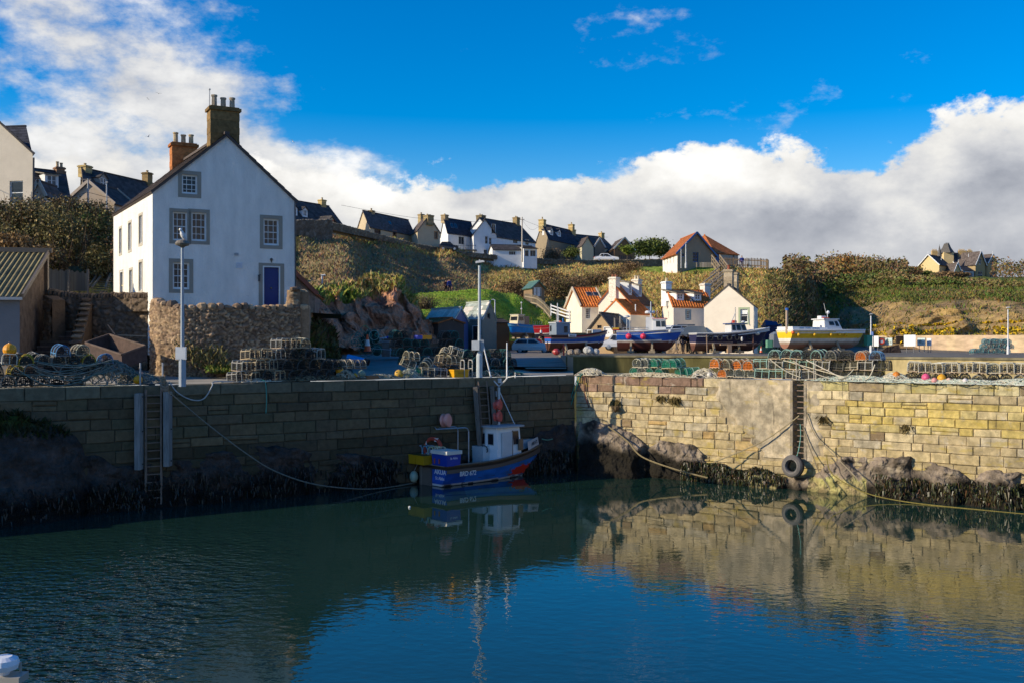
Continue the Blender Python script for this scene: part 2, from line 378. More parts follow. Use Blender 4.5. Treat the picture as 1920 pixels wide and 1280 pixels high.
# ------------------------------------------------------------------ ground
def vL(px): return 88 - .02336 * px                 # left quay edge: bearing -> pixels under the horizon
def DL(px): return 1.6 * F / vL(px)
def vR(px): return 63 + .02275 * (px - 1085)
def DR(px): return 1.6 * F / vR(px)
CORNER = XY(1085, DL(1075))
def DW(px): return itp(px, [1000, 1065, 1660, 1920, 2500], [53, 52.4, 46.5, 43.5, 38.5])     # low wall between quay and boat yard
def yz(D): return itp(D, [38, 52, 113, 135, 200], [5.4, 5.35, 4.85, 5.6, 6])                  # boat yard level
ASPH, CONC, EARTH = (.20, .185, .17), (.36, .315, .24), (.10, .08, .05)
DRY, GOLD, GREEN, BROWN, ROCKC = (.30, .215, .085), (.52, .37, .12), (.095, .15, .022), (.085, .062, .032), (.17, .105, .072)
MGROUND = mat('ground', None, .9, .35, 2.2, .6, 9, spec=.15, dist=.06)
MPAVE = mat('quay_concrete', None, .9, .3, 1.2, .35, 14, spec=.2, dist=.02)
MHILL = mat('hillside_grass', None, .95, .45, .9, .9, 5, spec=.1, dist=.25)

quay = Patch({px: [(DL(px) + .5, 4.5), (DL(px) + 3, 4.52), (DL(px) + 6, 4.62), (max(46, DL(px) + 9), 4.82), (54 if px < 560 else 56, 4.95)] for px in (-700, -300, 0, 300, 600, 850, 1075)})
quay.build('quay_paving', 90, 24, MPAVE, lambda px, t, p: mix(CONC, ASPH, (t - .2) * 1.5 + .4 * fbm(p * .3)))
quay_r = Patch({px: [(DR(px) + .5, 4.5), (DW(px) - .1, 4.5)] for px in (1085, 1200, 1400, 1660, 1920, 2500)})
quay_r.build('quay_paving', 60, 6, MPAVE, lambda px, t, p: mix((.26, .23, .17), (.17, .16, .08), .5 + .6 * fbm(p * .5)))
road = Patch({px: [(52, 4.80), (62, 5.15), (75, 5.2), (95, 5.1), (120, 5.35), (150, 6.4)] for px in (500, 620, 800, 1000, 1066)})
road.build('road', 60, 50, MPAVE, lambda px, t, p: mix(ASPH, (.2, .17, .13), .8 * fbm(p * .25) + (px - 960) / 160))
yard = Patch({px: [(DW(px) + .35, yz(DW(px))), (75, yz(75)), (113, yz(113)), (135, yz(135)), (150, 6.)] for px in (1064, 1200, 1400, 1660, 1920, 2500)})
yard.build('yard', 60, 40, MPAVE, lambda px, t, p: mix((.20, .17, .13), (.14, .13, .11), .5 + fbm(p * .3)))

HC = {-700: [(46, 4.6), (52, 8.5), (60, 13), (78, 16.5), (115, 18.2), (230, 21)],
      60: [(50, 7.0), (57, 9.2), (64, 12.3), (74, 15.4), (105, 18.4), (230, 22)],
      200: [(52, 7.4), (62, 9.6), (72, 12.0), (84, 15.5), (112, 18.9), (230, 22)],
      330: [(56, 7.2), (70, 7.8), (84, 8.8), (100, 11), (125, 16.5), (230, 22)],
      560: [(62, 7.0), (72, 8.2), (92, 10.6), (112, 15.5), (124, 19.6), (230, 22)],
      640: [(70, 6.6), (82, 9.6), (100, 13.2), (120, 17.6), (136, 20.6), (230, 22)],
      700: [(80, 6.0), (90, ZY(575, 90)), (106, ZY(530, 106)), (128, ZY(487, 128)), (146, ZY(446, 146)), (240, 23)],
      820: [(108, 6.0), (114, 8.5), (120, ZY(548, 120)), (136, ZY(510, 136)), (160, ZY(467, 160)), (250, 23.4)],
      930: [(116, 6.4), (122, 8.5), (128, ZY(550, 128)), (148, ZY(522, 148)), (180, ZY(488, 180)), (260, 24)],
      1010: [(116, 6.4), (121, 8), (127, ZY(568, 127)), (146, ZY(535, 146)), (186, ZY(490, 186)), (260, 24)],
      1100: [(108, 6.0), (116, ZY(590, 116)), (126, ZY(565, 126)), (146, ZY(535, 146)), (184, ZY(495, 184)), (260, 24)],
      1200: [(106, 5.6), (114, ZY(595, 114)), (124, ZY(560, 124)), (140, ZY(528, 140)), (166, ZY(500, 166)), (260, 24)],
      1300: [(104, 5.3), (112, ZY(600, 112)), (120, ZY(565, 120)), (132, ZY(532, 132)), (146, ZY(503, 146)), (250, 22)],
      1400: [(103, 5.1), (110, ZY(605, 110)), (118, ZY(568, 118)), (128, ZY(532, 128)), (140, ZY(503, 140)), (250, 22)],
      1462: [(103, 5.0), (109, ZY(605, 109)), (116, ZY(572, 116)), (125, ZY(538, 125)), (136, ZY(508, 136)), (250, 20)],
      1500: [(106, 5.0), (110, ZY(622, 110)), (117, ZY(590, 117)), (126, ZY(560, 126)), (138, ZY(518, 138)), (250, ZY(508, 250))],
      1545: [(118, 5.0), (124, ZY(625, 124)), (134, ZY(612, 134)), (150, ZY(595, 150)), (180, ZY(545, 180)), (280, ZY(502, 280))],
      1600: [(126, 5.0), (132, ZY(622, 132)), (150, ZY(596, 150)), (172, ZY(562, 172)), (200, ZY(530, 200)), (300, ZY(508, 300))],
      1700: [(122, 5.2), (127, ZY(610, 127)), (136, ZY(578, 136)), (152, ZY(556, 152)), (180, ZY(525, 180)), (320, ZY(512, 320))],
      1800: [(120, 5.2), (125, ZY(606, 125)), (132, ZY(574, 132)), (146, ZY(554, 146)), (175, ZY(529, 175)), (340, ZY(518, 340))],
      1920: [(116, 5.2), (121, ZY(606, 121)), (128, ZY(572, 128)), (142, ZY(556, 142)), (170, ZY(532, 170)), (340, ZY(520, 340))],
      2500: [(96, 5.2), (101, 9), (108, 12), (122, 15), (160, 18), (340, 26)]}
hill = Patch(HC, amp=.4, sc=.16, vec=.26, vsc=.35, crag=lambda px, t: 2.2 * min(1, max(0, (px - 1470) / 50)) * min(1, max(0, (.52 - t) / .12)) * min(1, t / .08))
def hill_col(px, t, p):
    n = fbm(p * .12); n2 = fbm(p * .5 + Vector((9, 0, 0)))
    if px < 560: c = mix(BROWN, (.07, .075, .02), .5 + n)
    elif px < 900: c = mix((.24, .17, .09), (.31, .225, .105), .5 + .8 * n + .3 * n2); c = mix(c, GOLD, (t - .7) * 6)
    elif px < 1530: c = mix(GOLD, DRY, .35 + .9 * n2); c = mix(c, (.26, .26, .06), .5 * n)
    else:
        c = mix((.44, .30, .12), (.25, .165, .09), .5 + .9 * n2)
        c = mix(c, (.11, .135, .026), (t - .5 + .25 * n) * 6)
    if 1170 < px < 1345 and t > .70: c = mix((.20, .28, .04), (.27, .29, .06), .5 + n2)
    if 1440 < px < 1600: c = mix(c, (.11, .085, .05), .6)
    return c
hill.build('hillside', 460, 90, MHILL, hill_col)
far = Patch({px: [(225, 15), (330, 24), (480, 26), (900, 30), (2400, 30)] for px in (-1500, 960, 3400)}, amp=1.5, sc=.03)
far.build('distant_land', 60, 14, MHILL, lambda px, t, p: mix((.10, .09, .035), (.12, .13, .03), .5 + fbm(p * .02)))
terr = Patch({px: [(itp(px, [60, 286, 330, 430, 565, 640], [51, 44.9, 43.6, 43.9, 46.4, 50]), 7.45), (56, 7.55), (66, 7.6)] for px in (60, 286, 330, 430, 565, 640)})
terr.build('terrace', 40, 10, MGROUND, lambda px, t, p: mix((.12, .10, .06), (.09, .11, .03), .5 + fbm(p * .5)))

# the green mound between the sheds and the hill
mound = Patch({740: [(88, 6.0), (94, ZY(596, 94)), (102, ZY(575, 102)), (112, ZY(560, 112)), (130, 11)],
               790: [(90, 6.2), (95, ZY(590, 95)), (102, ZY(562, 102)), (110, ZY(549, 110)), (130, 11)],
               900: [(97, 6.2), (101, ZY(600, 101)), (106, ZY(562, 106)), (113, ZY(543, 113)), (130, 12)],
               960: [(104, 6.1), (107, ZY(605, 107)), (112, ZY(570, 112)), (118, ZY(550, 118)), (130, 11.6)],
               1010: [(108, 6.2), (110, ZY(606, 110)), (113, ZY(592, 113)), (118, ZY(574, 118)), (130, 10)],
               1060: [(109, 5.6), (111, ZY(612, 111)), (114, ZY(606, 114)), (118, ZY(603, 118)), (130, 8)],
               1110: [(110, 5.2), (112, 5.3), (114, 5.4), (120, 5.4), (130, 5.5)]}, amp=.14, sc=.4)
mound.build('grass_mound', 120, 50, MHILL, lambda px, t, p: mix((.22, .33, .035), (.31, .34, .06), .4 + 1.0 * fbm(p * .35)))

# the red rock outcrop with grass on its back
ROCKG = (.19, .20, .045)
rockp = Patch({540: [(58, 5.3), (60, ZY(600, 60)), (62, ZY(566, 62)), (66, ZY(556, 66)), (76, 7.6)],
               600: [(64, 5.3), (66, ZY(592, 66)), (69, ZY(556, 69)), (73, ZY(550, 73)), (80, 8)],
               650: [(69, 5.4), (71, ZY(590, 71)), (73, ZY(553, 73)), (78, ZY(541, 78)), (88, 8.4)],
               700: [(73, 5.6), (75, ZY(585, 75)), (77, ZY(540, 77)), (81, ZY(522, 81)), (92, 9)],
               745: [(74, 5.8), (76, ZY(580, 76)), (78, ZY(536, 78)), (83, ZY(519, 83)), (94, 9)],
               768: [(75, 5.8), (77, ZY(596, 77)), (79, ZY(566, 79)), (83, ZY(556, 83)), (95, 8.6)],
               800: [(78, 5.9), (79.5, ZY(612, 79.5)), (81, ZY(598, 81)), (85, ZY(594, 85)), (95, 7.6)],
               830: [(80, 5.9), (81, 6.2), (83, 6.5), (86, 6.7), (95, 6.8)]}, amp=.3, sc=.5, vec=1.5, vsc=.36, ridged=True)
def rock_col(px, t, p):
    c = mix((.58, .29, .17), (.32, .17, .11), .5 + .9 * fbm(p * .8))
    c = mix(c, (.05, .035, .028), (.62 - noise.ridged_multi_fractal(p * .55, .8, 2.2, 5, .95, 1.6)) * 1.6)  # shade of crevices painted into the rock colour
    c = mix(c, (.27, .19, .14), (fbm(p * 2.2 + Vector((3, 3, 3))) - .25) * 2)
    return mix(c, mix(ROCKG, (.2, .15, .045), .5 + fbm(p)), (t - itp(px, [540, 620, 650, 755, 790], [.53, .5, .43, .42, .5]) + .10 * fbm(p * .9)) * 12)
MROCK = mat('rock', None, .9, .45, 3, 1., 3.5, spec=.15, dist=.35)
tag(rockp.build('rock_outcrop', 230, 110, MROCK, rock_col, smooth=False), kind='structure')

# grass on all of it
def scatter(name, patch, n, px0, px1, t0, t1, h, w, cols, seed, m=MFOL, keep=None, zoff=-.05, lean=1.1):
    r = np.random.default_rng(seed); P = []; C = []
    for _ in range(n):
        px, t = r.uniform(px0, px1), r.uniform(t0, t1); p = patch.pos(px, t); p.z += zoff
        if keep and not keep(px, t, p): continue
        k = .5 + .6 * noise.noise(p * .35) + .75 * noise.noise(p * .075 + Vector((seed, 0, 0))) + r.normal() * .15
        P.append(p[:]); c = cols[int(max(0, min(len(cols) - 1, k * len(cols))))]; C.append([x * r.uniform(.7, 1.3) for x in c])
    V, Q = blades(P, h, w, lean, seed); o = npmesh(name, V, Q, C, m); o['kind'] = 'stuff'; return o
scatter('grass', hill, 22000, 560, 930, .12, .82, .3, .16, [(.21, .15, .08), (.26, .19, .095), (.31, .23, .11), (.24, .185, .085)], 1)
scatter('grass', hill, 5000, 640, 960, .72, .86, .55, .2, [GOLD, DRY, (.4, .29, .1)], 2)
scatter('grass', hill, 46000, 915, 1500, .1, .84, .40, .13, [(.58, .42, .14), (.47, .34, .115), (.34, .245, .085), (.34, .27, .085), (.54, .39, .13), (.40, .29, .10)], 3, keep=lambda px, t, p: not (1170 < px < 1345 and t > .72))
scatter('undergrowth', hill, 34000, 1530, 1990, .1, .84, .42, .2, [(.14, .17, .03), (.09, .115, .024), (.19, .135, .05), (.21, .19, .045)], 4,
        keep=lambda px, t, p: t > .50 + .10 * noise.noise(p * .08) or random.random() < .07)
scatter('grass', mound, 14000, 760, 1100, .05, .75, .12, .14, [(.21, .33, .035), (.29, .37, .05), (.2, .27, .04), (.35, .33, .08)], 5)
scatter('grass', rockp, 6000, 545, 775, .44, .9, .4, .2, [(.20, .25, .04), (.33, .30, .08), (.42, .33, .12)], 6)
scatter('undergrowth', hill, 6000, 1436, 1548, .05, .80, .5, .3, [(.16, .12, .05), (.11, .09, .04), (.22, .165, .07), (.10, .10, .03)], 14)
# ------------------------------------------------------------------ harbour walls: every block laid and coloured on its own
MSTONE = mat('wall_stone', None, .88, .28, 5, .7, 22, spec=.2, dist=.025)
def masonry(mb, A, B, z0, z1, courses, blen, colf, back=.28, skip=None, gap=.009, seed=3, slope=0.):
    r = random.Random(seed); A, B = Vector((*A[:2], 0)), Vector((*B[:2], 0)); L = (B - A).length; u = (B - A) / L; n = Vector((u.y, -u.x, 0))
    if n.y > 0: n = -n
    z = z1; ci = 0
    wav = lambda a, k: (.0 if k == 0 else .045 * noise.noise(Vector((a * .45, k * 3.7, seed))))     # courses wander a little, as laid by eye
    while z > z0 + .05:
        h = min(courses[ci % len(courses)] * r.uniform(.92, 1.08), z - z0); x = -r.uniform(0, .6)
        while x < L:
            w = r.uniform(*blen) * (1.25 if ci == 0 else 1); x0, x1 = max(x, 0), min(x + w, L); x += w
            if x1 - x0 < .06: continue
            zc, xc = z - h / 2, (x0 + x1) / 2
            if skip and skip(xc, zc): continue
            cuts = [(0, 1)] if ci == 0 or r.random() > .09 else [(0, .48), (.48, 1)]
            for k0, k1 in cuts:
                g = gap * r.uniform(.5, 2.0); pr = r.uniform(-.02, .03); bv = r.uniform(.012, .04); c = colf(xc, zc, r)
                def pt(a, zz, d): q = A + u * a + n * d; return (q.x, q.y, zz)
                j = lambda: r.uniform(-.014, .014)
                a0, a1 = x0 + g + j() * .4, x1 - g + j() * .4
                zt = [z + wav(a, ci) for a in (a0, a1)]; zl = [z - h + wav(a, ci + 1) for a in (a0, a1)]
                b0 = [lerp(zl[q], zt[q], k0) + g for q in (0, 1)]; b1 = [lerp(zl[q], zt[q], k1) - g for q in (0, 1)]
                vs = [pt(a0, b0[0], -back), pt(a1, b0[1], -back), pt(a1, b1[1], -back), pt(a0, b1[0], -back),
                      pt(a0, b0[0], pr - bv), pt(a1, b0[1], pr - bv), pt(a1, b1[1], pr - bv), pt(a0, b1[0], pr - bv),
                      pt(a0 + bv + j(), b0[0] + bv + j(), pr), pt(a1 - bv + j(), b0[1] + bv + j(), pr), pt(a1 - bv + j(), b1[1] - bv + j(), pr), pt(a0 + bv + j(), b1[0] - bv + j(), pr)]
                mb.add(vs, [(0, 1, 5, 4), (1, 2, 6, 5), (2, 3, 7, 6), (3, 0, 4, 7), (4, 5, 9, 8), (5, 6, 10, 9), (6, 7, 11, 10), (7, 4, 8, 11), (8, 9, 10, 11)], c)
        z -= h; ci += 1
    return u, n, L
# west wall, in the shade
pA, pB = XY(-560, DL(-560)), XY(1078, DL(1078))
mb = MB()
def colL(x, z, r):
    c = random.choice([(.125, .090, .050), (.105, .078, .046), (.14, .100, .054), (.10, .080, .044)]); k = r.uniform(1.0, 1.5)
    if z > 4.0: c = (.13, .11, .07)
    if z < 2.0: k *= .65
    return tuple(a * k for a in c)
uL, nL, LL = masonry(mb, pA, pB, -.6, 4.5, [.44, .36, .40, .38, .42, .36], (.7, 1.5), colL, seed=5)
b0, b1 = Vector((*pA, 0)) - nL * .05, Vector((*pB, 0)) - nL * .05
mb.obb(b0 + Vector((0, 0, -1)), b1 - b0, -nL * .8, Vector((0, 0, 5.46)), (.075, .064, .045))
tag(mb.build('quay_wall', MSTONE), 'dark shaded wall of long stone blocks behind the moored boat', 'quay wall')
# north wall, in the sun
qA, qB = XY(1080, DR(1080)), XY(2500, DR(2500)); qv = qB - qA; LR = qv.length; uR = Vector((*(qv / LR), 0)); nR = Vector((uR.y, -uR.x, 0))
if nR.y > 0: nR = -nR
def uq(px):                                                     # bearing -> length along the north wall
    k = (px - CX) / F; return (k * qA.y - qA.x) / (qv.x / LR - k * qv.y / LR)
def QP(px, z, d=0.): q = Vector((*qA, 0)) + uR * uq(px) + nR * d; return Vector((q.x, q.y, z))
LAD0, LAD1, PAT0, PAT1 = uq(1486), uq(1508), uq(1345), uq(1532)
def skipR(x, z):
    if LAD0 - .05 < x < LAD1 + .05 and z > 1.25: return True
    e = PAT0 + max(0, (3.6 - z)) * .95 + .3 * noise.noise(Vector((z * 3, 1, 2)))
    if e < x < LAD0 and z > 1.25: return True
    if LAD1 < x < uq(1526) + .3 * noise.noise(Vector((z * 2, 5, 2))) and z > 1.2: return True
    return False
def colR(x, z, r):
    pale, tan, och, grey, purple = (.64, .52, .31), (.53, .42, .24), (.56, .36, .14), (.45, .39, .28), (.29, .18, .135)
    c = r.choice([tan, tan, pale, pale, grey, tan])
    if x < uq(1310) and z > 3.75 + .25 * r.random(): c = r.choice([purple, purple, (.24, .15, .105)])
    elif x > uq(1560) and 2.45 < z < 3.75: c = r.choice([(.60, .46, .14), (.58, .47, .20), (.64, .52, .29), (.60, .45, .13)])
    elif r.random() < .04: c = och
    elif r.random() < .025: c = (.24, .165, .10)
    if x > uq(1530) and z > 4.0: c = r.choice([(.52, .45, .22), (.56, .48, .27), (.30, .23, .14), (.50, .43, .19)])
    if z < 1.9: c = mix(c, (.42, .32, .15), .55)
    if z < .7: c = mix(c, (.12, .11, .05), .6)
    c = mix(c, (.54, .40, .19), .2 if z < 3.7 else .08); k = r.uniform(.84, 1.14); return tuple(a * k for a in c)
def sun_stone():
    """blocks in sunlight: block colour, weathering, lichen, white bloom and dark runs of water"""
    m, nt, b = _new('sunlit_stone'); L = nt.links
    tc = N(nt, 'ShaderNodeTexCoord'); P = tc.outputs['Object']
    def noi(sc, st=(1, 1, 1), det=6, off=(0, 0, 0)):
        mp = N(nt, 'ShaderNodeMapping'); mp.inputs['Scale'].default_value = st; mp.inputs['Location'].default_value = off; L.new(P, mp.inputs[0])
        n = N(nt, 'ShaderNodeTexNoise'); n.inputs['Scale'].default_value = sc; n.inputs['Detail'].default_value = det; n.inputs['Roughness'].default_value = .65
        L.new(mp.outputs[0], n.inputs['Vector']); return n.outputs['Fac']
    def rng_(x, a, b_, c=0., d=1.):
        n = N(nt, 'ShaderNodeMapRange', interpolation_type='SMOOTHSTEP'); L.new(x, n.inputs[0])
        for i, v in enumerate((a, b_, c, d)): n.inputs[i + 1].default_value = v
        return n.outputs[0]
    def blend(f, a, col, mode='MIX'):
        n = N(nt, 'ShaderNodeMix', data_type='RGBA', blend_type=mode); L.new(f, n.inputs[0]); L.new(a, n.inputs[6])
        n.inputs[7].default_value = (*col, 1); return n.outputs[2]
    at = N(nt, 'ShaderNodeAttribute', attribute_name='Col'); c = at.outputs['Color']
    v = N(nt, 'ShaderNodeVectorMath', operation='SCALE'); L.new(c, v.inputs[0]); L.new(rng_(noi(3.2), .3, .72, .62, 1.28), v.inputs['Scale']); c = v.outputs[0]
    c = blend(rng_(noi(2.6, (1, 1, 1), 7, (5, 2, 1)), .56, .72, 0, .6), c, (.56, .50, .40))
    c = blend(rng_(noi(1.1, (1.0, 1.0, 2.4), 7, (1, 7, 3)), .56, .66, 0, .55), c, (.47, .345, .06))
    c = blend(rng_(noi(2.2, (2.6, 2.6, .28), 5, (2, 9, 0)), .60, .70, 0, .7), c, (.085, .07, .045))
    c = blend(rng_(noi(14), .62, .74, 0, .5), c, (.12, .095, .06))
    L.new(c, b.inputs['Base Color']); b.inputs['Roughness'].default_value = .9; b.inputs['Specular IOR Level'].default_value = .2
    a = N(nt, 'ShaderNodeMath', operation='MULTIPLY_ADD'); L.new(noi(9), a.inputs[0]); a.inputs[1].default_value = .6; L.new(noi(34), a.inputs[2])
    bp = N(nt, 'ShaderNodeBump'); bp.inputs['Strength'].default_value = .8; bp.inputs['Distance'].default_value = .035; L.new(a.outputs[0], bp.inputs['Height']); L.new(bp.outputs[0], b.inputs['Normal'])
    return m
MSUN = sun_stone()
qw = thing('quay_wall', 'sunlit tan stone wall of irregular blocks with yellow lichen and a cement patch', 'quay wall', (*qA, 0))
o3 = (*qA, 0); mb = MB()
masonry(mb, qA, qB, -.6, 4.5, [.42, .34, .27, .31, .33, .30, .35, .33], (.42, 1.15), colR, skip=skipR, seed=21)
b0, b1 = Vector((*qA, -1)) - nR * .10, Vector((*qB, -1)) - nR * .04
def bk(u0, u1, z0, z1, d, th, col):
    mb.obb(Vector((*qA, z0)) + uR * u0 - nR * d, uR * (u1 - u0), -nR * th, Vector((0, 0, z1 - z0)), col)
MORT = (.40, .32, .20)
bk(0, LAD0, -1, 4.47, .045, .9, MORT); bk(LAD1, LR, -1, 4.47, .045, .9, MORT); bk(LAD0, LAD1, -1, 1.25, .08, .9, MORT); bk(LAD0, LAD1, 1.25, 4.47, .52, .5, (.30, .26, .15))
mb.build('stonework', MSUN, qw, o3).location = (0, 0, 0)
# cement render beside the ladder: a bumpy sheet with a ragged edge
V, Q, C = [], [], []
def cem(u0f, u1f, z0, z1, nu, nz, col):
    base = len(V)
    for i in range(nu + 1):
        for j in range(nz + 1):
            z = lerp(z0, z1, j / nz); a = lerp(u0f(z), u1f(z), i / nu); p = Vector((*qA, z)) + uR * a
            e = min(1, i / 2, (nz - j) / 2 + .4) if u0f(0) != LAD1 else min(1, (nu - i) / 2 + .2)
            V.append((p + nR * (-.09 + e * (.10 + .03 * fbm(p * 1.6))))[:]); C.append(mix(col, (.42, .35, .24), .5 + fbm(p * 1.1)))
    for i in range(nu):
        for j in range(nz):
            a = base + i * (nz + 1) + j; Q.append((a, a + nz + 1, a + nz + 2, a + 1))
cem(lambda z: PAT0 + max(0, (3.6 - z)) * .95 - .15 + .25 * noise.noise(Vector((z * 3.1, 1, 2))), lambda z: LAD0, 1.22, 4.49, 36, 34, (.62, .50, .33))
cem(lambda z: LAD1, lambda z: uq(1526) + .3 + .3 * noise.noise(Vector((z * 2, 5, 2))), 1.18, 4.49, 10, 30, (.60, .49, .34))
o = npmesh('cement_patch', V, Q, C, MSUN, qw, o3, smooth=True, vertcol=True); o.location = (0, 0, 0)
mb = MB((.36, .30, .22))
for a in (LAD0, LAD1): mb.obb(Vector((*qA, 1.2)) + uR * (a - (.012 if a == LAD1 else .1)) + nR * .03, uR * .112, -nR * .6, Vector((0, 0, 3.28)), None)
mb.build('recess_cheek', MSUN, qw, o3).location = (0, 0, 0)

# rock the walls stand on
def rock_strip(name, cols, nu, nv, colf, **kw):
    p = Patch(cols, amp=0, vec=kw.get('vec', .42), vsc=kw.get('vsc', .95), ridged=True); p.build(name, nu, nv, kw.get('m', MROCK), colf); return p
def rcol(px, D0, ytop, out):
    zt = ZY(ytop, D0); return [(D0 + .5, zt + .05), (D0 - .1, zt - .05), (D0 - out * .45, zt * .62 + .1), (D0 - out, .12), (D0 - out - .25, -.6), (D0 - out - .3, -1.5)]
WET = (.020, .017, .012)
def rockR_col(px, t, p):
    c = mix((.33, .26, .195), (.17, .135, .10), .5 + 1.1 * fbm(p * 1.3)); c = mix(c, (.05, .04, .03), (.7 - noise.ridged_multi_fractal(p * 1.2, .8, 2.2, 5, .95, 1.6)) * 1.5); c = mix(c, (.33, .27, .19), (fbm(p * 3 + Vector((4, 0, 0))) - .2) * 2)  # includes crevice shade painted in where the ridged noise is low
    w = itp(px, [1085, 1300, 1390, 1480, 1540, 1650, 1700, 1760, 2500], [1.6, .95, .9, .3, .35, .55, .9, 1.0, 1.0]) + .3 * fbm(p * .9)
    if (1385 < px < 1455 or 1515 < px < 1625) and p.z < .62 + .25 * fbm(p * 2): c = mix((.42, .39, .14), (.34, .26, .13), .5 + fbm(p * 1.5)); w = .12 + .1 * fbm(p * 2)
    return mix(c, WET, (w - p.z) * 4)
rr = rock_strip('rock', {1085: rcol(1085, DR(1085), 790, 1.28), 1130: rcol(1130, DR(1130), 785, 1.76), 1180: rcol(1180, DR(1180), 805, 1.52), 1215: rcol(1215, DR(1215), 835, 0.40),
    1240: rcol(1240, DR(1240), 826, 0.45), 1300: rcol(1300, DR(1300), 830, 0.50), 1330: rcol(1330, DR(1330), 862, 0.45), 1385: rcol(1385, DR(1385), 880, 0.50), 1420: rcol(1420, DR(1420), 876, 0.55),
    1470: rcol(1470, DR(1470), 893, 0.35), 1520: rcol(1520, DR(1520), 893, 0.35), 1555: rcol(1555, DR(1555), 868, 0.50), 1590: rcol(1590, DR(1590), 852, 0.45), 1700: rcol(1700, DR(1700), 856, 0.50),
    1800: rcol(1800, DR(1800), 878, 0.50), 1900: rcol(1900, DR(1900), 884, 0.55), 2500: rcol(2500, DR(2500), 960, 0.60)}, 520, 44, rockR_col, vec=.24, vsc=1.3)
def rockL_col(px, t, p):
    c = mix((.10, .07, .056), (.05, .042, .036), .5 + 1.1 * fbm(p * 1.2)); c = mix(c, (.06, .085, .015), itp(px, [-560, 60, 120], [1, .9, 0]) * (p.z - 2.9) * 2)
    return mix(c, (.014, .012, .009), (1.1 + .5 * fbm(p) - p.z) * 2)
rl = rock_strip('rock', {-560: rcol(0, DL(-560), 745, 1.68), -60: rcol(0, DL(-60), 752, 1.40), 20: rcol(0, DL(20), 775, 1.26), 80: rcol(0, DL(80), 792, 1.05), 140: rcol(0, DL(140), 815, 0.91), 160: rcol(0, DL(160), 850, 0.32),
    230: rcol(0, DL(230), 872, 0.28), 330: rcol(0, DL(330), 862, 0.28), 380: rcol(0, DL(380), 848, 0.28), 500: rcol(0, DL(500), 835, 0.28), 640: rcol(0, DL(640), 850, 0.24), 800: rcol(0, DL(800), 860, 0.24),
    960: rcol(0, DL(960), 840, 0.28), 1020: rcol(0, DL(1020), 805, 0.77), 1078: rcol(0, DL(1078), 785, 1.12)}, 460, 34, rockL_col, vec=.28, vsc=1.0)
# bladder wrack hanging on the rock
def wrack(patch, n, ranges, zr, seed, cols, L=.24):
    r = np.random.default_rng(seed); P, C = [], []
    while len(P) < n:
        a, b = ranges[r.integers(len(ranges))]; px, t = r.uniform(a, b), r.uniform(.05, .66); p = patch.pos(px, t)
        if not zr[0] < p.z < zr[1] + .22 * noise.noise(p * .8): continue
        p += Vector((r.normal() * .02, -abs(r.normal()) * .06, .04)); P.append(p[:]); c = cols[r.integers(len(cols))]; C.append([x * r.uniform(.6, 1.5) for x in c])
    V, Q = blades(P, L, .045, .45, seed, True); o = npmesh('seaweed', V, Q, C, mat('wrack', None, .45, .3, 6, 0, spec=.5)); o['kind'] = 'stuff'
wrack(rr, 8000, [(1275, 1400), (1275, 1400), (1335, 1470), (1690, 2000), (1690, 2000), (1640, 1720)], (.1, .85), 3, [(.045, .038, .014), (.03, .028, .012), (.07, .055, .018), (.055, .05, .012)])
wrack(rl, 3500, [(-60, 300), (320, 780), (980, 1075)], (.1, 1.1), 4, [(.02, .018, .008), (.013, .012, .008)])
mb = MB((.05, .04, .02))                                          # tufts rooted in the joints
P = [];
for px, z in [(1152, 3.35), (1155, 3.3), (1262, 3.55), (1270, 3.52), (1240, 3.6), (1545, 3.0), (1700, 2.8)]:
    for _ in range(60): q = QP(px + random.gauss(0, 4), z + random.gauss(0, .05), .05); P.append(q[:])
V, Q = blades(P, .22, .05, 1.2, 5, True); o = npmesh('wall_grass', V, Q, [rc((.16, .115, .04), .4) for _ in P], MFOL); o['kind'] = 'stuff'
P = []; C = []
for _ in range(800):
    px = random.uniform(-60, 140); p = rl.pos(px, random.uniform(.15, .36))
    if p.z > 2.7 + .5 * noise.noise(p): P.append(p[:]); C.append(rc(random.choice([(.035, .05, .01), (.06, .052, .02), (.028, .035, .009)]), .4))
V, Q = blades(P, .22, .06, 1.2, 8); o = npmesh('wall_grass', V, Q, C, MFOL); o['kind'] = 'stuff'

# low wall at the edge of the boat yard, and the ramp's end
mb = MB((.12, .10, .055)); pts = [(1062, DW(1062)), (1200, DW(1200)), (1400, DW(1400)), (1660, DW(1660)), (1920, DW(1920)), (2500, DW(2500))]
for (a, da), (b, db) in zip(pts[:-1], pts[1:]):
    p, q = XY(a, da), XY(b, db); n = 14
    for i in range(n):
        s, e = p.lerp(q, i / n), p.lerp(q, (i + 1) / n); z1 = 5.34 if a < 1650 else 5.3
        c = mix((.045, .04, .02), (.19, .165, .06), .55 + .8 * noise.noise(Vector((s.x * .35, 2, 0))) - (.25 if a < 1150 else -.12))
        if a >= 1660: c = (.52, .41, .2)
        mb.obb((s.x, s.y, 4.3), (e.x - s.x, e.y - s.y, 0), (0, .4, 0), (0, 0, z1 - 4.3), c)
    mb.obb((p.x - .02, p.y - .06, 5.30), (q.x - p.x, q.y - p.y, 0), (0, .52, 0), (0, 0, .1), (.23, .2, .12))
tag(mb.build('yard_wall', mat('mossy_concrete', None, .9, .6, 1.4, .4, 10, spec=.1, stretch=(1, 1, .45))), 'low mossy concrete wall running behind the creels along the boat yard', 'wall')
e0, e1 = XY(1064, 52.3), XY(1046, 66)
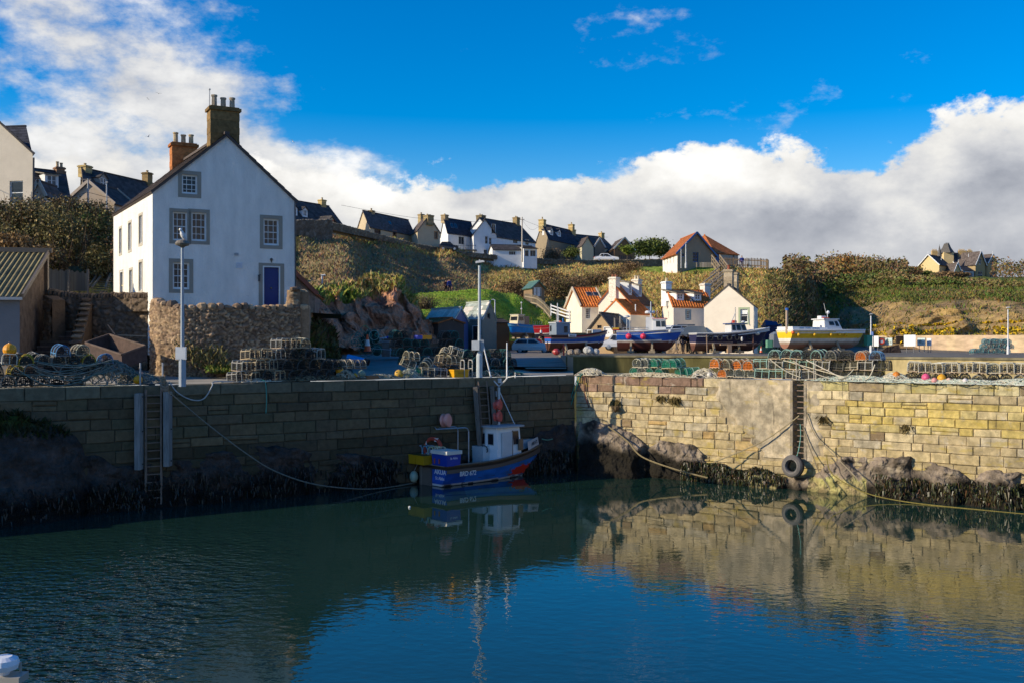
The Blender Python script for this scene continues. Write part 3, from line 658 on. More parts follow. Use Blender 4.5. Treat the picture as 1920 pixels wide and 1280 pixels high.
mb = MB((.27, .23, .17)); mb.extr([(e0.x, e0.y, 4.2), (e1.x, e1.y, 4.9), (e1.x, e1.y, 5.2), (e0.x, e0.y, 5.36)], (.3, 0, 0)); tag(mb.build('ramp_wall', MPAVE), 'pale end wall of the slope beside the dark yard wall', 'wall')
rampp = Patch({px: [(51, 4.72), (55, 4.86), (66, 5.2), (76, 5.24)] for px in (985, 1062)})
rampp.build('ramp', 10, 8, MPAVE, lambda px, t, p: mix((.25, .205, .15), (.2, .16, .12), .5 + fbm(p * .6)))
# the far pier wall with its buttress
pw0, pw1 = p0, p1 = XY(1625, 128), XY(2500, 90); v = p1 - p0; n = 44; mb = MB()
for i in range(n):
    s, e = p0.lerp(p1, i / n), p0.lerp(p1, (i + 1) / n)
    mb.obb((s.x, s.y, 4.2), (e.x - s.x, e.y - s.y, 0), (.1, .9, 0), (0, 0, 2.62), mix((.60, .45, .27), (.54, .39, .26), random.random()))
tag(mb.build('pier_wall', mat('pier_wall', None, .9, .35, .8, .3, 3, stretch=(1, 1, 2.5))), 'long pinkish stone pier wall with notice boards below the cliff', 'wall')
# ------------------------------------------------------------------ buildings
def clip(poly, a, b):                                             # keep the side left of a->b
    out = []
    for i in range(len(poly)):
        p, q = poly[i], poly[(i + 1) % len(poly)]
        dp = (b[0] - a[0]) * (p[1] - a[1]) - (b[1] - a[1]) * (p[0] - a[0]); dq = (b[0] - a[0]) * (q[1] - a[1]) - (b[1] - a[1]) * (q[0] - a[0])
        if dp >= -1e-9: out.append(p)
        if (dp > 1e-9 and dq < -1e-9) or (dp < -1e-9 and dq > 1e-9):
            t = dp / (dp - dq); out.append((p[0] + (q[0] - p[0]) * t, p[1] + (q[1] - p[1]) * t))
    return out
def wall_face(mb, O, u, n, L, top, holes, depth=.16, col=None):
    """wall with real openings: O corner, u along, n outward, top the outline above (left to right)"""
    Z = Vector((0, 0, 1)); P = lambda a, z, d=0: O + u * a + Z * z - n * d
    us = sorted({0, L, *[h[0] for h in holes], *[h[2] for h in holes]}); hm = max(t[1] for t in top); vs = sorted({0, hm, *[h[1] for h in holes], *[h[3] for h in holes]})
    us = [a for a in us if 0 <= a <= L]
    for i in range(len(us) - 1):
        for j in range(len(vs) - 1):
            a0, a1, z0, z1 = us[i], us[i + 1], vs[j], vs[j + 1]
            if a1 - a0 < 1e-4 or z1 - z0 < 1e-4: continue
            cu, cz = (a0 + a1) / 2, (z0 + z1) / 2
            if any(h[0] < cu < h[2] and h[1] < cz < h[3] for h in holes): continue
            poly = [(a0, z0), (a1, z0), (a1, z1), (a0, z1)]
            for k in range(len(top) - 1):
                if poly: poly = clip(poly, top[k + 1], top[k])
            if len(poly) > 2: mb.add([P(*q) for q in poly], [tuple(range(len(poly)))], col)
    for a0, z0, a1, z1 in holes:
        c = [(a0, z0), (a1, z0), (a1, z1), (a0, z1)]
        for k in range(4): q, r = c[k], c[(k + 1) % 4]; mb.quad(P(*q), P(*r), P(*r, depth), P(*q, depth), col)
MPANE = glass_mat()
WHITE, MPAINT = (.78, .79, .78), mat('paint', None, .45, .08, 3, .05, spec=.4)
MWALL = mat('render_wall', None, .9, .08, 1.2, .35, 11, spec=.2, dist=.03)
MSLATE = mat('roof_tile', None, .85, .3, 3, .25, 16, spec=.12)
MBRICK = mat('chimney_stone', None, .9, .4, 6, .6, 14, spec=.2)
def window(root, O, u, n, h, nx=2, ny=2, col=WHITE, sur=None, depth=.14, blind=None, sash=True, door=None, name='window'):
    Z = Vector((0, 0, 1)); a0, z0, a1, z1 = h; w, t = a1 - a0, z1 - z0; fr = min(.075, w * .1)
    P = lambda a, z, d=0: O + u * a + Z * z - n * d
    mb = MB(col); dd = depth - .05
    def bar(b0, y0, b1, y1, th=.05, d=dd): mb.obb(P(b0, y0, d), u * (b1 - b0), -n * th, Z * (y1 - y0))
    bar(a0, z0, a0 + fr, z1); bar(a1 - fr, z0, a1, z1); bar(a0 + fr, z0, a1 - fr, z0 + fr * 1.3); bar(a0 + fr, z1 - fr, a1 - fr, z1)
    br = max(.022, w * .03)
    for i in range(1, nx): x = a0 + w * i / nx; bar(x - br / 2, z0 + fr, x + br / 2, z1 - fr, .03, dd + .012)
    for j in range(1, ny): y = z0 + t * j / ny; k = br * (1.6 if sash and j == ny // 2 else 1); bar(a0 + fr, y - k / 2, a1 - fr, y + k / 2, .034, dd + (.005 if k > br else .010))
    f = mb.build(name, MPAINT, root)
    p = MB(); p.quad(P(a0, z0, depth - .012), P(a1, z0, depth - .012), P(a1, z1, depth - .012), P(a0, z1, depth - .012)); p.build('pane', MPANE, f)
    if blind:
        p = MB(blind); p.quad(P(a0 + fr, z1 - t * .38, depth - .016), P(a1 - fr, z1 - t * .38, depth - .016), P(a1 - fr, z1 - fr, depth - .016), P(a0 + fr, z1 - fr, depth - .016)); p.build('blind', MPAINT, f)
    if sur:
        sw, sc = sur; m2 = MB(sc); e = .018
        for b0, y0, b1, y1 in ((a0 - sw, z0 - sw, a0, z1 + sw), (a1, z0 - sw, a1 + sw, z1 + sw), (a0, z1, a1, z1 + sw), (a0, z0 - sw, a1, z0)):
            m2.obb(P(b0, y0, -e), u * (b1 - b0), -n * (e + .03), Z * (y1 - y0))
        m2.build('surround', MWALL, f)
    return f
def tiles(mb, a, b, c, d, row, colw, cf, wave=0., seed=2, th=.10):
    """roof slope laid in rows of tiles: a,b at the eave, d,c at the ridge"""
    r = random.Random(seed); a, b, c, d = map(Vector, (a, b, c, d)); nrm = (b - a).cross(d - a).normalized()
    if nrm.z < 0: nrm = -nrm
    H = ((d - a).length + (c - b).length) / 2; rows = max(1, round(H / row)); L = max((b - a).length, (c - d).length); cols = max(1, round(L / colw))
    lift = nrm * min(.035, row * .12)
    for j in range(rows):
        t0, t1 = j / rows, (j + 1) / rows + (.04 if j < rows - 1 else 0); off = (.5 if j % 2 else 0) if not wave else 0
        for i in range(cols + (1 if off else 0)):
            s0, s1 = max(0, (i - off) / cols), min(1, (i + 1 - off) / cols)
            if s1 - s0 < 1e-4: continue
            P = lambda s, t: a.lerp(b, s).lerp(d.lerp(c, s), t)
            col = cf(r)
            if wave:
                n = 4; vs = []
                for k in range(n + 1):
                    s = lerp(s0, s1, k / n); w = nrm * (wave * math.sin(math.pi * 2 * k / n)); vs += [P(s, t0) + w + lift, P(s, t1) + w]
                mb.add(vs, [(2 * k, 2 * k + 2, 2 * k + 3, 2 * k + 1) for k in range(n)], col)
            else: mb.quad(P(s0, t0) + lift, P(s1, t0) + lift, P(s1, t1), P(s0, t1), col)
    mb.add([a - nrm * th, b - nrm * th, c - nrm * th, d - nrm * th, a, b, c, d], [(0, 1, 2, 3), (0, 1, 5, 4), (1, 2, 6, 5), (2, 3, 7, 6), (3, 0, 4, 7)], cf(r))
def slate(r): k = r.uniform(.7, 1.25); return (.085 * k, .078 * k, .076 * k)
def slate_warm(r): k = r.uniform(.7, 1.25); return (.13 * k, .105 * k, .095 * k)
def slate_blue(r): k = r.uniform(.7, 1.25); return (.05 * k, .052 * k, .066 * k)
def pantile(r): k = r.uniform(.72, 1.15); return (.66 * k, .20 * k * r.uniform(.9, 1.1), .05 * k)
def rosemary(r): k = r.uniform(.7, 1.15); return (.46 * k, .15 * k, .05 * k)
def sheet(r): k = r.uniform(.85, 1.15); return (.52 * k, .55 * k, .46 * k)
def patched(r): k = r.uniform(.7, 1.1); return (.80 * k, .74 * k, .64 * k) if r.random() < .6 else (.40 * k, .44 * k, .38 * k)
ROOFS = {'sheet': (sheet, 4, .9, .02), 'patched': (patched, .8, .9, 0), 'slate': (slate, .45, .5, 0), 'warm': (slate_warm, .45, .5, 0), 'blue': (slate_blue, .45, .5, 0), 'pantile': (pantile, .36, .30, .045), 'rosemary': (rosemary, .45, .4, 0)}
class House:
    def __init__(s, name, label, cat, px, py, D, group=None):
        p = W(px, py, D); s.root = thing(name, label, cat, p, 0, group); s.o = p; s.seed = int(px) + 3
    def part(s, mb, name, m, parent=None): return mb.build(name, m, parent or s.root)
    def body(s, pL, dL, pR, dR, yb, ye, yr, dep, ridge='x', wc=(.5, .45, .36), roof='slate', wins=(), doors=(), chims=(), sur=None, skew=0., over=.18, verge=None, hip=0., rise=1., wm=None,
             skylights=(), dormers=(), noroof=False, depth=.14, wcF=None, bL=None, bR=None):
        A3, B3 = XY(pL, dL), XY(pR, dR); u = (B3 - A3); L = u.length; u = Vector((*(u / L), 0)); v = Vector((-u.y, u.x, 0)); v = (v + u * skew).normalized()
        if bL is not None or bR is not None:                         # turn the side walls so that the back corner stands at this bearing
            S, k = (A3, (bL - CX) / F) if bL is not None else (B3, (bR - CX) / F); best = min((abs(S.x + dep * math.sin(t) - k * (S.y + dep * math.cos(t))), t) for t in [i * .004 - 1.3 for i in range(651)])
            v = Vector((math.sin(best[1]), math.cos(best[1]), 0))
        Z = Vector((0, 0, 1))
        zb = ZY(yb, dL) - 1.2; he = ZY(ye, dL) - zb; A = Vector((*A3, zb)); o = A - s.o
        dr = (dL + dR) / 2 + (dep / 2 if ridge == 'x' else 0); hr = ZY(yr, dr) - zb - he
        P = lambda a, w, z: o + u * a + v * w + Z * z
        nF = Vector((v.y, -v.x, 0)); nF = nF if nF.y < 0 else -nF; nF = (-v + u * v.dot(u)).normalized(); nR = Vector((v.y, -v.x, 0)); nR = nR if nR.dot(u) > 0 else -nR
        faces = {'F': (P(0, 0, 0), u, nF, L), 'R': (P(L, 0, 0), v, nR, dep), 'L': (P(0, 0, 0), v, -nR, dep), 'B': (P(0, dep, 0), u, -nF, L)}
        def uv(face, px, py):
            O, d, n, _ = faces[face]; Ow = O + s.o; k = (px - CX) / F; a = (k * Ow.y - Ow.x) / (d.x - k * d.y); D = Ow.y + d.y * a; return a, ZY(py, D) - Ow.z
        holes = {'F': [], 'R': [], 'L': [], 'B': []}; todo = []
        for f, x0, y0, x1, y1, nx, ny, *rest in wins:
            a, b = uv(f, x0, y0), uv(f, x1, y1); h = (min(a[0], b[0]), max(.02, min(a[1], b[1])), max(a[0], b[0]), max(a[1], b[1])); holes[f].append(h); todo.append((f, h, nx, ny, rest[0] if rest else {}))
        mb = MB(wc)
        for f, (O, d, n, LL) in faces.items():
            gab = (f in 'RL' and ridge == 'x') or (f in 'FB' and ridge == 'y')
            top = [(0, he), (LL / 2, he + hr), (LL, he)] if gab and not noroof and not hip else [(0, he), (LL, he)]
            top = [(0, -1)] and top
            wall_face(mb, O, d, n, LL, top, holes[f], depth, wcF if wcF and f == 'F' else None)
        s.part(mb, 'wall', wm or MWALL)
        for f, h, nx, ny, kw in todo:
            O, d, n, _ = faces[f]; kw = dict(kw); door = kw.pop('door', None)
            if door:
                window_like = MB(door); a0, z0, a1, z1 = h; ins = .05
                window_like.obb(O + d * a0 + Z * z0 - n * (depth - .05), d * (a1 - a0), -n * .05, Z * (z1 - z0))
                for q in range(3):
                    hh = (z1 - z0); window_like.obb(O + d * (a0 + .12) + Z * (z0 + hh * (.08 + q * .31)) - n * (depth - .06), d * (a1 - a0 - .24), -n * .04, Z * hh * .24)
                dr_ = s.part(window_like, 'door', MPAINT)
                k = MB((.6, .5, .2)); k.ball(O + d * (a0 + (a1 - a0) * .5) + Z * (z0 + (z1 - z0) * .48) - n * (depth - .09), .04, 8); k.build('door_knob', mat('brass', (.5, .36, .12), .3, .1, 5, 0, metal=1), dr_)
                fm = MB(WHITE)
                for b0, y0, b1, y1 in ((a0 - .06, z0, a0, z1 + .06), (a1, z0, a1 + .06, z1 + .06), (a0, z1, a1, z1 + .06)): fm.obb(O + d * b0 + Z * y0 + n * .012, d * (b1 - b0), -n * .06, Z * (y1 - y0))
                fm.build('door_frame', MPAINT, dr_)
                if kw.get('sur'):
                    sw, sc = kw['sur']; m2 = MB(sc)
                    for b0, y0, b1, y1 in ((a0 - sw - .06, z0, a0 - .06, z1 + sw), (a1 + .06, z0, a1 + sw + .06, z1 + sw), (a0 - .06, z1 + .06, a1 + .06, z1 + sw)): m2.obb(O + d * b0 + Z * y0 + n * .018, d * (b1 - b0), -n * .05, Z * (y1 - y0))
                    m2.build('surround', MWALL, dr_)
            else: window(s.root, O, d, n, h, nx, ny, sur=kw.get('sur', sur), col=kw.get('col', WHITE), depth=depth, blind=kw.get('blind'))
        cf, row, cw, wave = ROOFS[roof]
        if not noroof:
            rb = MB(); s.seed += 1; e = over
            if ridge == 'x':
                W2 = dep / 2; k = hr / W2; x0, x1 = -e, L + e; rx0, rx1 = (hip, L - hip) if hip else (x0, x1)
                tiles(rb, P(x0, -e, he - e * k + .03), P(x1, -e, he - e * k + .03), P(rx1, W2, he + hr + .03), P(rx0, W2, he + hr + .03), row, cw, cf, wave, s.seed)
                tiles(rb, P(x1, dep + e, he - e * k + .03), P(x0, dep + e, he - e * k + .03), P(rx0, W2, he + hr + .03), P(rx1, W2, he + hr + .03), row * 2, cw * 2, cf, 0, s.seed)
                if hip:
                    tiles(rb, P(x1, -e, he - e * k + .03), P(x1, dep + e, he - e * k + .03), P(rx1, W2, he + hr + .03), P(rx1, W2 + .01, he + hr + .03), row, cw, cf, wave, s.seed)
                    tiles(rb, P(x0, dep + e, he - e * k + .03), P(x0, -e, he - e * k + .03), P(rx0, W2 + .01, he + hr + .03), P(rx0, W2, he + hr + .03), row, cw, cf, wave, s.seed)
                rb.beam(P(rx0, W2, he + hr + .05), P(rx1, W2, he + hr + .05), .22, .12, cf(random))
                RP = lambda a, t: P(a, W2 * t, he + hr * t)              # point on the front slope
                slope_n = (nF * hr + Z * W2).normalized(); down = -(v * W2 + Z * hr).normalized(); along = u; ridgeP = lambda t: P(L * t, W2, he + hr)
                vg = [((x0, -e), (x0, W2), (x0, dep + e)), ((x1, -e), (x1, W2), (x1, dep + e))]
            else:
                W2 = L / 2; k = hr / W2; y0, y1 = -e, dep + e; ry0, ry1 = y0, y1
                tiles(rb, P(-e, y1, he - e * k + .03), P(-e, y0, he - e * k + .03), P(W2, ry0, he + hr + .03), P(W2, ry1, he + hr + .03), row, cw, cf, wave, s.seed)
                tiles(rb, P(L + e, y0, he - e * k + .03), P(L + e, y1, he - e * k + .03), P(W2, ry1, he + hr + .03), P(W2, ry0, he + hr + .03), row, cw, cf, wave, s.seed)
                rb.beam(P(W2, y0, he + hr + .05), P(W2, y1, he + hr + .05), .22, .12, cf(random)); ridgeP = lambda t: P(W2, dep * t, he + hr)
                vg = [((-e, y0), (W2, y0), (L + e, y0))]
                RP = lambda a, t: P(L - W2 * t, a, he + hr * t); slope_n = (u * hr + Z * W2).normalized(); down = (u * W2 - Z * hr).normalized(); along = v
            ro = s.part(rb, 'roof', MSLATE)
            if verge:
                for tri in vg:
                    vb = MB(verge); q = [P(a, w, he + hr + .06 if i == 1 else he - e * k + .06) for i, (a, w) in enumerate(tri)]; vb.beam(q[0], q[1], .10, .26); vb.beam(q[1], q[2], .10, .26); vb.build('bargeboard', MPAINT, ro)
            for (a, t, w_, h_) in skylights:
                c = RP(a, t); m2 = MB((.2, .22, .25)); m2.obb(c - along * w_ / 2 - down * h_ / 2 - slope_n * .02, along * w_, down * h_, slope_n * .12); sk = m2.build('skylight', MPAINT, ro)
                m3 = MB(); m3.obb(c - along * (w_ / 2 - .07) - down * (h_ / 2 - .07) + slope_n * .08, along * (w_ - .14), down * (h_ - .14), slope_n * .035); m3.build('pane', MPANE, sk)
            for (a, t, w_, h_, kind, dc) in dormers:
                c = RP(a, t); fwd = nF if ridge == 'x' else nR; lat = along; bot = c + fwd * .05; dl = h_ / (hr / W2) + .4
                m2 = MB(dc); q0 = bot - lat * w_ / 2
                wall_face(m2, q0, lat, fwd, w_, [(0, h_), (w_ / 2, h_ + (w_ * .42 if kind == 'gable' else 0)), (w_, h_)], [(w_ * .14, .12, w_ * .86, h_ - .08)], .08)
                for sgn in (0, 1): m2.obb(q0 + lat * (w_ - .05) * sgn - fwd * .01, lat * .05, -fwd * dl, Z * h_)
                dm = m2.build('dormer', MPAINT, ro)
                window_p = MB(WHITE); x = w_ * .14
                for b0, y0, b1, y1 in ((x, .12, x + .07, h_ - .08), (w_ - x - .07, .12, w_ - x, h_ - .08), (x, .12, w_ - x, .19), (x, h_ - .15, w_ - x, h_ - .08), (w_ / 2 - .04, .12, w_ / 2 + .04, h_ - .08), (x, h_ * .5, w_ - x, h_ * .5 + .04)):
                    window_p.obb(q0 + lat * b0 + Z * y0 - fwd * .03, lat * (b1 - b0), -fwd * .05, Z * (y1 - y0))
                window_p.quad(q0 + lat * x + Z * .12 - fwd * .07, q0 + lat * (w_ - x) + Z * .12 - fwd * .07, q0 + lat * (w_ - x) + Z * (h_ - .08) - fwd * .07, q0 + lat * x + Z * (h_ - .08) - fwd * .07, (.06, .07, .09))
                window_p.build('dormer_window', mat('dormer_glazing', None, .2, .05, 3, 0, spec=.5), ro)
                r2 = MB()
                if kind == 'gable':
                    for sg in (-1, 1):
                        e0 = bot + lat * sg * (w_ / 2 + .15) + Z * (h_ - .1) + fwd * .15; rr_ = bot + Z * (h_ + w_ * .42 + .04) + fwd * .15
                        tiles(r2, e0, e0 - fwd * (dl + .1), rr_ - fwd * (dl + 1.), rr_, .4, .5, cf, 0, 5, .08)
                else:
                    e0 = bot + Z * (h_ + .02) + fwd * .22; tiles(r2, e0 - lat * (w_ / 2 + .15), e0 + lat * (w_ / 2 + .15), e0 + lat * (w_ / 2 + .15) - fwd * (dl + .6) + Z * .45, e0 - lat * (w_ / 2 + .15) - fwd * (dl + .6) + Z * .45, .4, .5, lambda r: (.27, .24, .19), 0, 5, .1)
                r2.build('dormer_roof', MSLATE, ro)
            for (t, wd, ytop, npot, cc, *opt) in chims:
                base = ridgeP(t); dpt = (base + s.o).y; ztop = ZY(ytop, dpt) - s.o.z; opt = opt[0] if opt else {}
                m2 = MB(cc); ln = opt.get('len', wd * 1.0); low = opt.get('low', .9); rz = math.atan2(u.y, u.x); nc = max(2, int((ztop - base.z + low) / .3)); bottom = base.z - low
                if opt.get('plain'): m2.box((base.x, base.y, (bottom + ztop) / 2), (wd, ln, ztop - bottom), rz, cc)
                else:
                    for i in range(nc):
                        z0 = lerp(bottom, ztop, i / nc); hh = (ztop - bottom) / nc; off = .02 * (i % 2); m2.box((base.x, base.y, z0 + hh / 2), (wd - off, ln - off, hh - .002), rz, rc(cc, .25))
                m2.box((base.x, base.y, ztop - .13), (wd + .14, ln + .14, .14), rz, tuple(x * .85 for x in cc)); ch = m2.build('chimney', MBRICK, ro)
                ph = opt.get('ph', .55)
                for i in range(npot):
                    q = (i + .5) / npot - .5; hz = ph * (1, .86, .93)[i % 3]; m3 = MB(opt.get('pc', (.45, .34, .2)))
                    pos = Vector((base.x, base.y, ztop - .06)) + (u if opt.get('row', 'u') == 'u' else v) * (q * (wd if opt.get('row', 'u') == 'u' else ln) * .92)
                    m3.lathe([(.14, 0), (.125, .1), (.115, hz - .08), (.145, hz - .07), (.145, hz), (.1, hz)], 9, pos); m3.build('chimney_pot', MBRICK, ch)
        return s
    def pix(s, px, py, D): return W(px, py, D) - s.o
GREYS = (.36, .325, .27); STONE = (.36, .29, .19); OCH = (.56, .41, .18)

# the tall white house by the harbour
h = House('white_house', 'tall white house with grey window margins and a blue front door', 'house', 286, 615, 44.5)
sur = (.17, (.33, .30, .245))
h.body(286, 44.5, 554.5, 47.6, 615, 357.5, 252, 9.7, 'y', (.88, .83, .75), 'warm', bL=213, over=.10, wm=mat('harled_white', None, .9, .13, 2.0, .9, 26, spec=.15, dist=.05, stretch=(1, 1, .35)), wins=[
    ('F', 341, 327, 370, 365, 3, 4, {'sur': sur}), ('F', 324, 397, 351, 452, 3, 4, {'sur': (.15, sur[1])}), ('F', 359, 398, 387, 453, 3, 4, {'sur': (.15, sur[1])}), ('F', 494, 410, 523, 461, 3, 4, {'sur': sur}),
    ('F', 324, 492, 355, 543, 3, 4, {'sur': sur}), ('F', 495, 501, 523, 576, 1, 1, {'door': (.012, .03, .16), 'sur': (.19, sur[1])}),
    ('L', 266.5, 403, 261, 458, 2, 4, {'sur': (.12, (.5, .45, .36))}), ('L', 246, 417, 241, 470, 2, 4, {'sur': (.12, (.5, .45, .36))}), ('L', 228, 428, 224, 476, 2, 4, {'sur': (.12, (.5, .45, .36))}),
    ('L', 266.5, 491, 261, 546, 2, 4, {'sur': (.12, (.5, .45, .36))}), ('L', 248, 506, 243, 560, 1, 2, {'sur': (.12, (.5, .45, .36))}), ('L', 230, 510, 225.5, 560, 1, 1, {'door': (.2, .2, .2), 'sur': (.12, (.5, .45, .36))})],
    chims=[(.058, 1.34, 203, 3, (.23, .145, .06), {'len': .8, 'ph': .62, 'low': 1.2, 'pc': (.42, .34, .24)}), (.86, 1.3, 270, 3, (.40, .15, .05), {'len': .8, 'ph': .62, 'low': 1.6, 'pc': (.48, .37, .22)})], skylights=())
mb = MB((.5, .5, .48)); p = h.pix(393, 250, 46.2); mb.tube([p + Vector((-.02, 0, -.2)), h.pix(393, 168, 46.2)], .022, 5); mb.ball(h.pix(393, 168, 46.2), .05, 8)
mb.beam(h.pix(393, 232, 46.2), h.pix(399, 232, 46.2), .02); mb.beam(h.pix(393, 208, 46.2), h.pix(399, 208, 46.2), .02); h.part(mb, 'aerial_pole', MPAINT)
def on_gable(px, py, off=.03):
    A3, B3 = XY(286, 44.5), XY(554.5, 47.6); d = (B3 - A3).normalized(); k = (px - CX) / F; a = (k * A3.y - A3.x) / (d.x - k * d.y); q = A3 + d * a
    return Vector((q.x + d.y * off, q.y - d.x * off, ZY(py, q.y))) - h.o, Vector((d.x, d.y, 0))
c, d = on_gable(508.5, 487); mb = MB((.10, .09, .07)); mb.ball(c, .07, 10); mb.box(c + Vector((0, .03, -.10)), (.05, .05, .1)); h.part(mb, 'wall_lamp', MPAINT)
c, d = on_gable(448.5, 498, .02); mb = MB((.66, .68, .72)); mb.box(c, (.27, .02, .26), math.atan2(d.y, d.x)); mb.box(c - Vector((0, .012, -.06)), (.2, .01, .02), math.atan2(d.y, d.x), (.45, .47, .52)); mb.box(c - Vector((0, .012, .03)), (.2, .01, .09), math.atan2(d.y, d.x), (.58, .6, .65)); h.part(mb, 'wall_plaque', MPAINT)
c, d = on_gable(443, 477, .02); mb = MB((.35, .38, .42)); [mb.box(c + Vector((0, 0, .045 * i - .045)), (.19, .02, .03), math.atan2(d.y, d.x)) for i in range(3)]; h.part(mb, 'air_vent', MPAINT)
c, d = on_gable(485.5, 522, .04); mb = MB((.05, .05, .05)); mb.box(c, (.08, .05, .3)); mb.beam(c + Vector((0, 0, .15)), c + Vector((.12, -.2, .15)), .03); h.part(mb, 'door_lantern', MPAINT)
mb = MB((.05, .05, .055)); C3 = XY(213.5, 53.2)
mb.tube([h.pix(214, 404, 53.0), h.pix(214, 560, 53.0)], .05, 6); h.part(mb, 'drainpipe', MPAINT); mb = MB((.05, .05, .055)); mb.tube([h.pix(285, 358, 44.45), h.pix(213.5, 404, 53.0)], .055, 6); h.part(mb, 'gutter', MPAINT); mb = MB((.05, .05, .055)); mb.tube([h.pix(553, 378, 47.4), h.pix(554, 545, 47.4)], .035, 6); h.part(mb, 'drainpipe', MPAINT)

# the roadside shed with a mossy corrugated roof at the left edge
h = House('lean_to_shed', 'grey rendered shed with a mossy corrugated roof beside the stone steps', 'shed', 37, 672, 42); hs = h
ux, uy = Vector((.97, .25, 0)), Vector((-.25, .97, 0)); O = Vector((0, 0, -.15)); q = lambda a, b, z: O + ux * a + uy * b + Vector((0, 0, z))
mb = MB((.19, .19, .19)); mb.quad(q(-5, 0, 0), q(0, 0, 0), q(0, 0, 2.8), q(-5, 0, 2.8)); h.part(mb, 'front_wall', MWALL)
mb = MB((.17, .125, .09))
mb.add([q(0, 0, 0), q(0, 5.2, 0), q(0, 5.2, 5.0), q(0, 0, 2.8)], [(0, 1, 2, 3)]); mb.quad(q(-5, 5.2, 0), q(0, 5.2, 0), q(0, 5.2, 5.0), q(-5, 5.2, 5.0)); h.part(mb, 'side_wall', mat('harled_wall', None, .95, .5, 3, .9, 9, spec=.1, dist=.06))
mb = MB(); n = 96; vs, fs, cs = [], [], []
for i in range(n + 1):
    a = -5.1 + 5.25 * i / n; w = .035 * math.sin(i * math.pi / 2)
    vs += [q(a, -.22, 2.74 + w), q(a, 5.3, 5.08 + w)]
for i in range(n): mb.add([vs[2 * i], vs[2 * i + 2], vs[2 * i + 3], vs[2 * i + 1]], [(0, 1, 2, 3)], rc((.03, .028, .015) if i % 22 == 9 else ((.25, .20, .085) if i % 4 < 2 else (.16, .13, .06)), .15))
h.part(mb, 'corrugated_roof', mat('mossy_sheet', None, .85, .4, 2.5, .2))
mb = MB((.17, .13, .09)); mb.beam(q(-5.2, 5.25, 5.16), q(.3, 5.25, 5.16), .16, .22); mb.beam(q(.16, -.25, 2.76), q(.16, 5.3, 5.1), .07, .2); mb.beam(q(-5.1, -.24, 2.66), q(.15, -.24, 2.66), .05, .12, (.42, .42, .4)); mb.beam(q(.1, 5.1, 0), q(.1, 5.1, 5), .14, .14); h.part(mb, 'fascia', MPAINT)

# red-roofed rubble cottage behind the white house
h = House('red_roof_outhouse', 'rubble stone outhouse with a plain red roof half hidden behind the white house', 'outhouse', 500, 560, 60)
h.body(478, 60, 590, 62, 566, 545, 495, 7, 'y', (.26, .17, .12), 'rosemary', wm=mat('rubble_face', None, .9, .55, 2.5, .9, 5, dist=.1), verge=(.25, .06, .03), chims=[], bL=504)
mb = MB((.55, .55, .55)); mb.tube([h.pix(604, 532, 64), h.pix(604, 518, 64)], .06, 6); mb.tube([h.pix(602, 517, 64), h.pix(610, 516, 64)], .07, 6); h.part(mb, 'flue', MPAINT)
# houses on the ridge, from the west
h = House('gabled_house', 'pale harled house with a slate roof and one big sash window above the bushes', 'house', -75, 400, 74)
h.body(-90, 74, 61, 72.5, 402, 293, 216, 8, 'y', (.62, .55, .45), 'slate', wins=[('F', 18, 340, 43, 383, 1, 2)], chims=[], bL=-100)
h.body(-90, 78, 57, 77, 402, 290, 243, 7, 'x', (.62, .55, .45), 'blue', over=.1, bL=-100)
mb = MB((.04, .04, .05)); mb.tube([h.pix(63, 296, 72.3), h.pix(62, 400, 72.3)], .07, 6); h.part(mb, 'drainpipe', MPAINT); mb = MB((.35, .33, .3)); mb.tube([h.pix(59, 360, 72.2), h.pix(59, 400, 72.2)], .03, 6); h.part(mb, 'drainpipe', MPAINT)
h = House('low_house', 'low white house with a white boxed dormer and slate roof next to the pale gable', 'house', 62, 392, 84)
h.body(64, 86, 128, 88, 394, 362, 322, 7, 'x', (.62, .58, .52), 'slate', wins=[('F', 101, 380, 117, 388, 2, 1)], chims=[(.86, .75, 314, 2, (.3, .17, .1), {'len': .7})], dormers=[(1.55, .30, 1.15, 1.15, 'flat', WHITE)], bL=52)
h.body(62, 83, 84, 83, 394, 362, 340, 3, 'y', (.60, .56, .5), 'warm', wins=[('F', 65, 376, 75, 394, 1, 1, {'door': (.03, .06, .05)})], verge=(.6, .57, .5))
h = House('long_stone_house', 'long stone-fronted house with a slate roof and two end chimneys behind two lamp posts', 'house', 150, 396, 100)
h.body(160, 98, 292, 108, 394, 360, 332, 6.5, 'x', (.36, .30, .22), 'slate', wins=[('F', 192, 382, 205, 393, 2, 2), ('F', 172, 384, 174, 392, 1, 1)], chims=[(.03, .95, 311, 1, OCH, {'ph': .3}), (.93, .8, 324, 1, (.25, .17, .08), {'ph': .3})], dormers=[(2.6, .28, 1.1, 1.2, 'gable', (.3, .27, .23))], skylights=[(.9, .35, .3, .5)], bL=151)
h.body(214, 94, 262, 99, 394, 381, 355, 5, 'x', (.5, .4, .3), 'slate', verge=(.5, .4, .3))
h = House('small_outbuilding', 'small brick building with a blue framed window among the bushes', 'outbuilding', 198, 462, 70)
h.body(197, 68, 216, 68, 470, 430, 425, 2.4, 'x', (.4, .2, .1), 'slate', wins=[('F', 201, 438, 210, 456, 1, 1, {'col': (.05, .12, .4)})])
h = House('dormered_house', 'dark slate house with three small gabled dormers above the stone wall', 'house', 500, 433, 138)
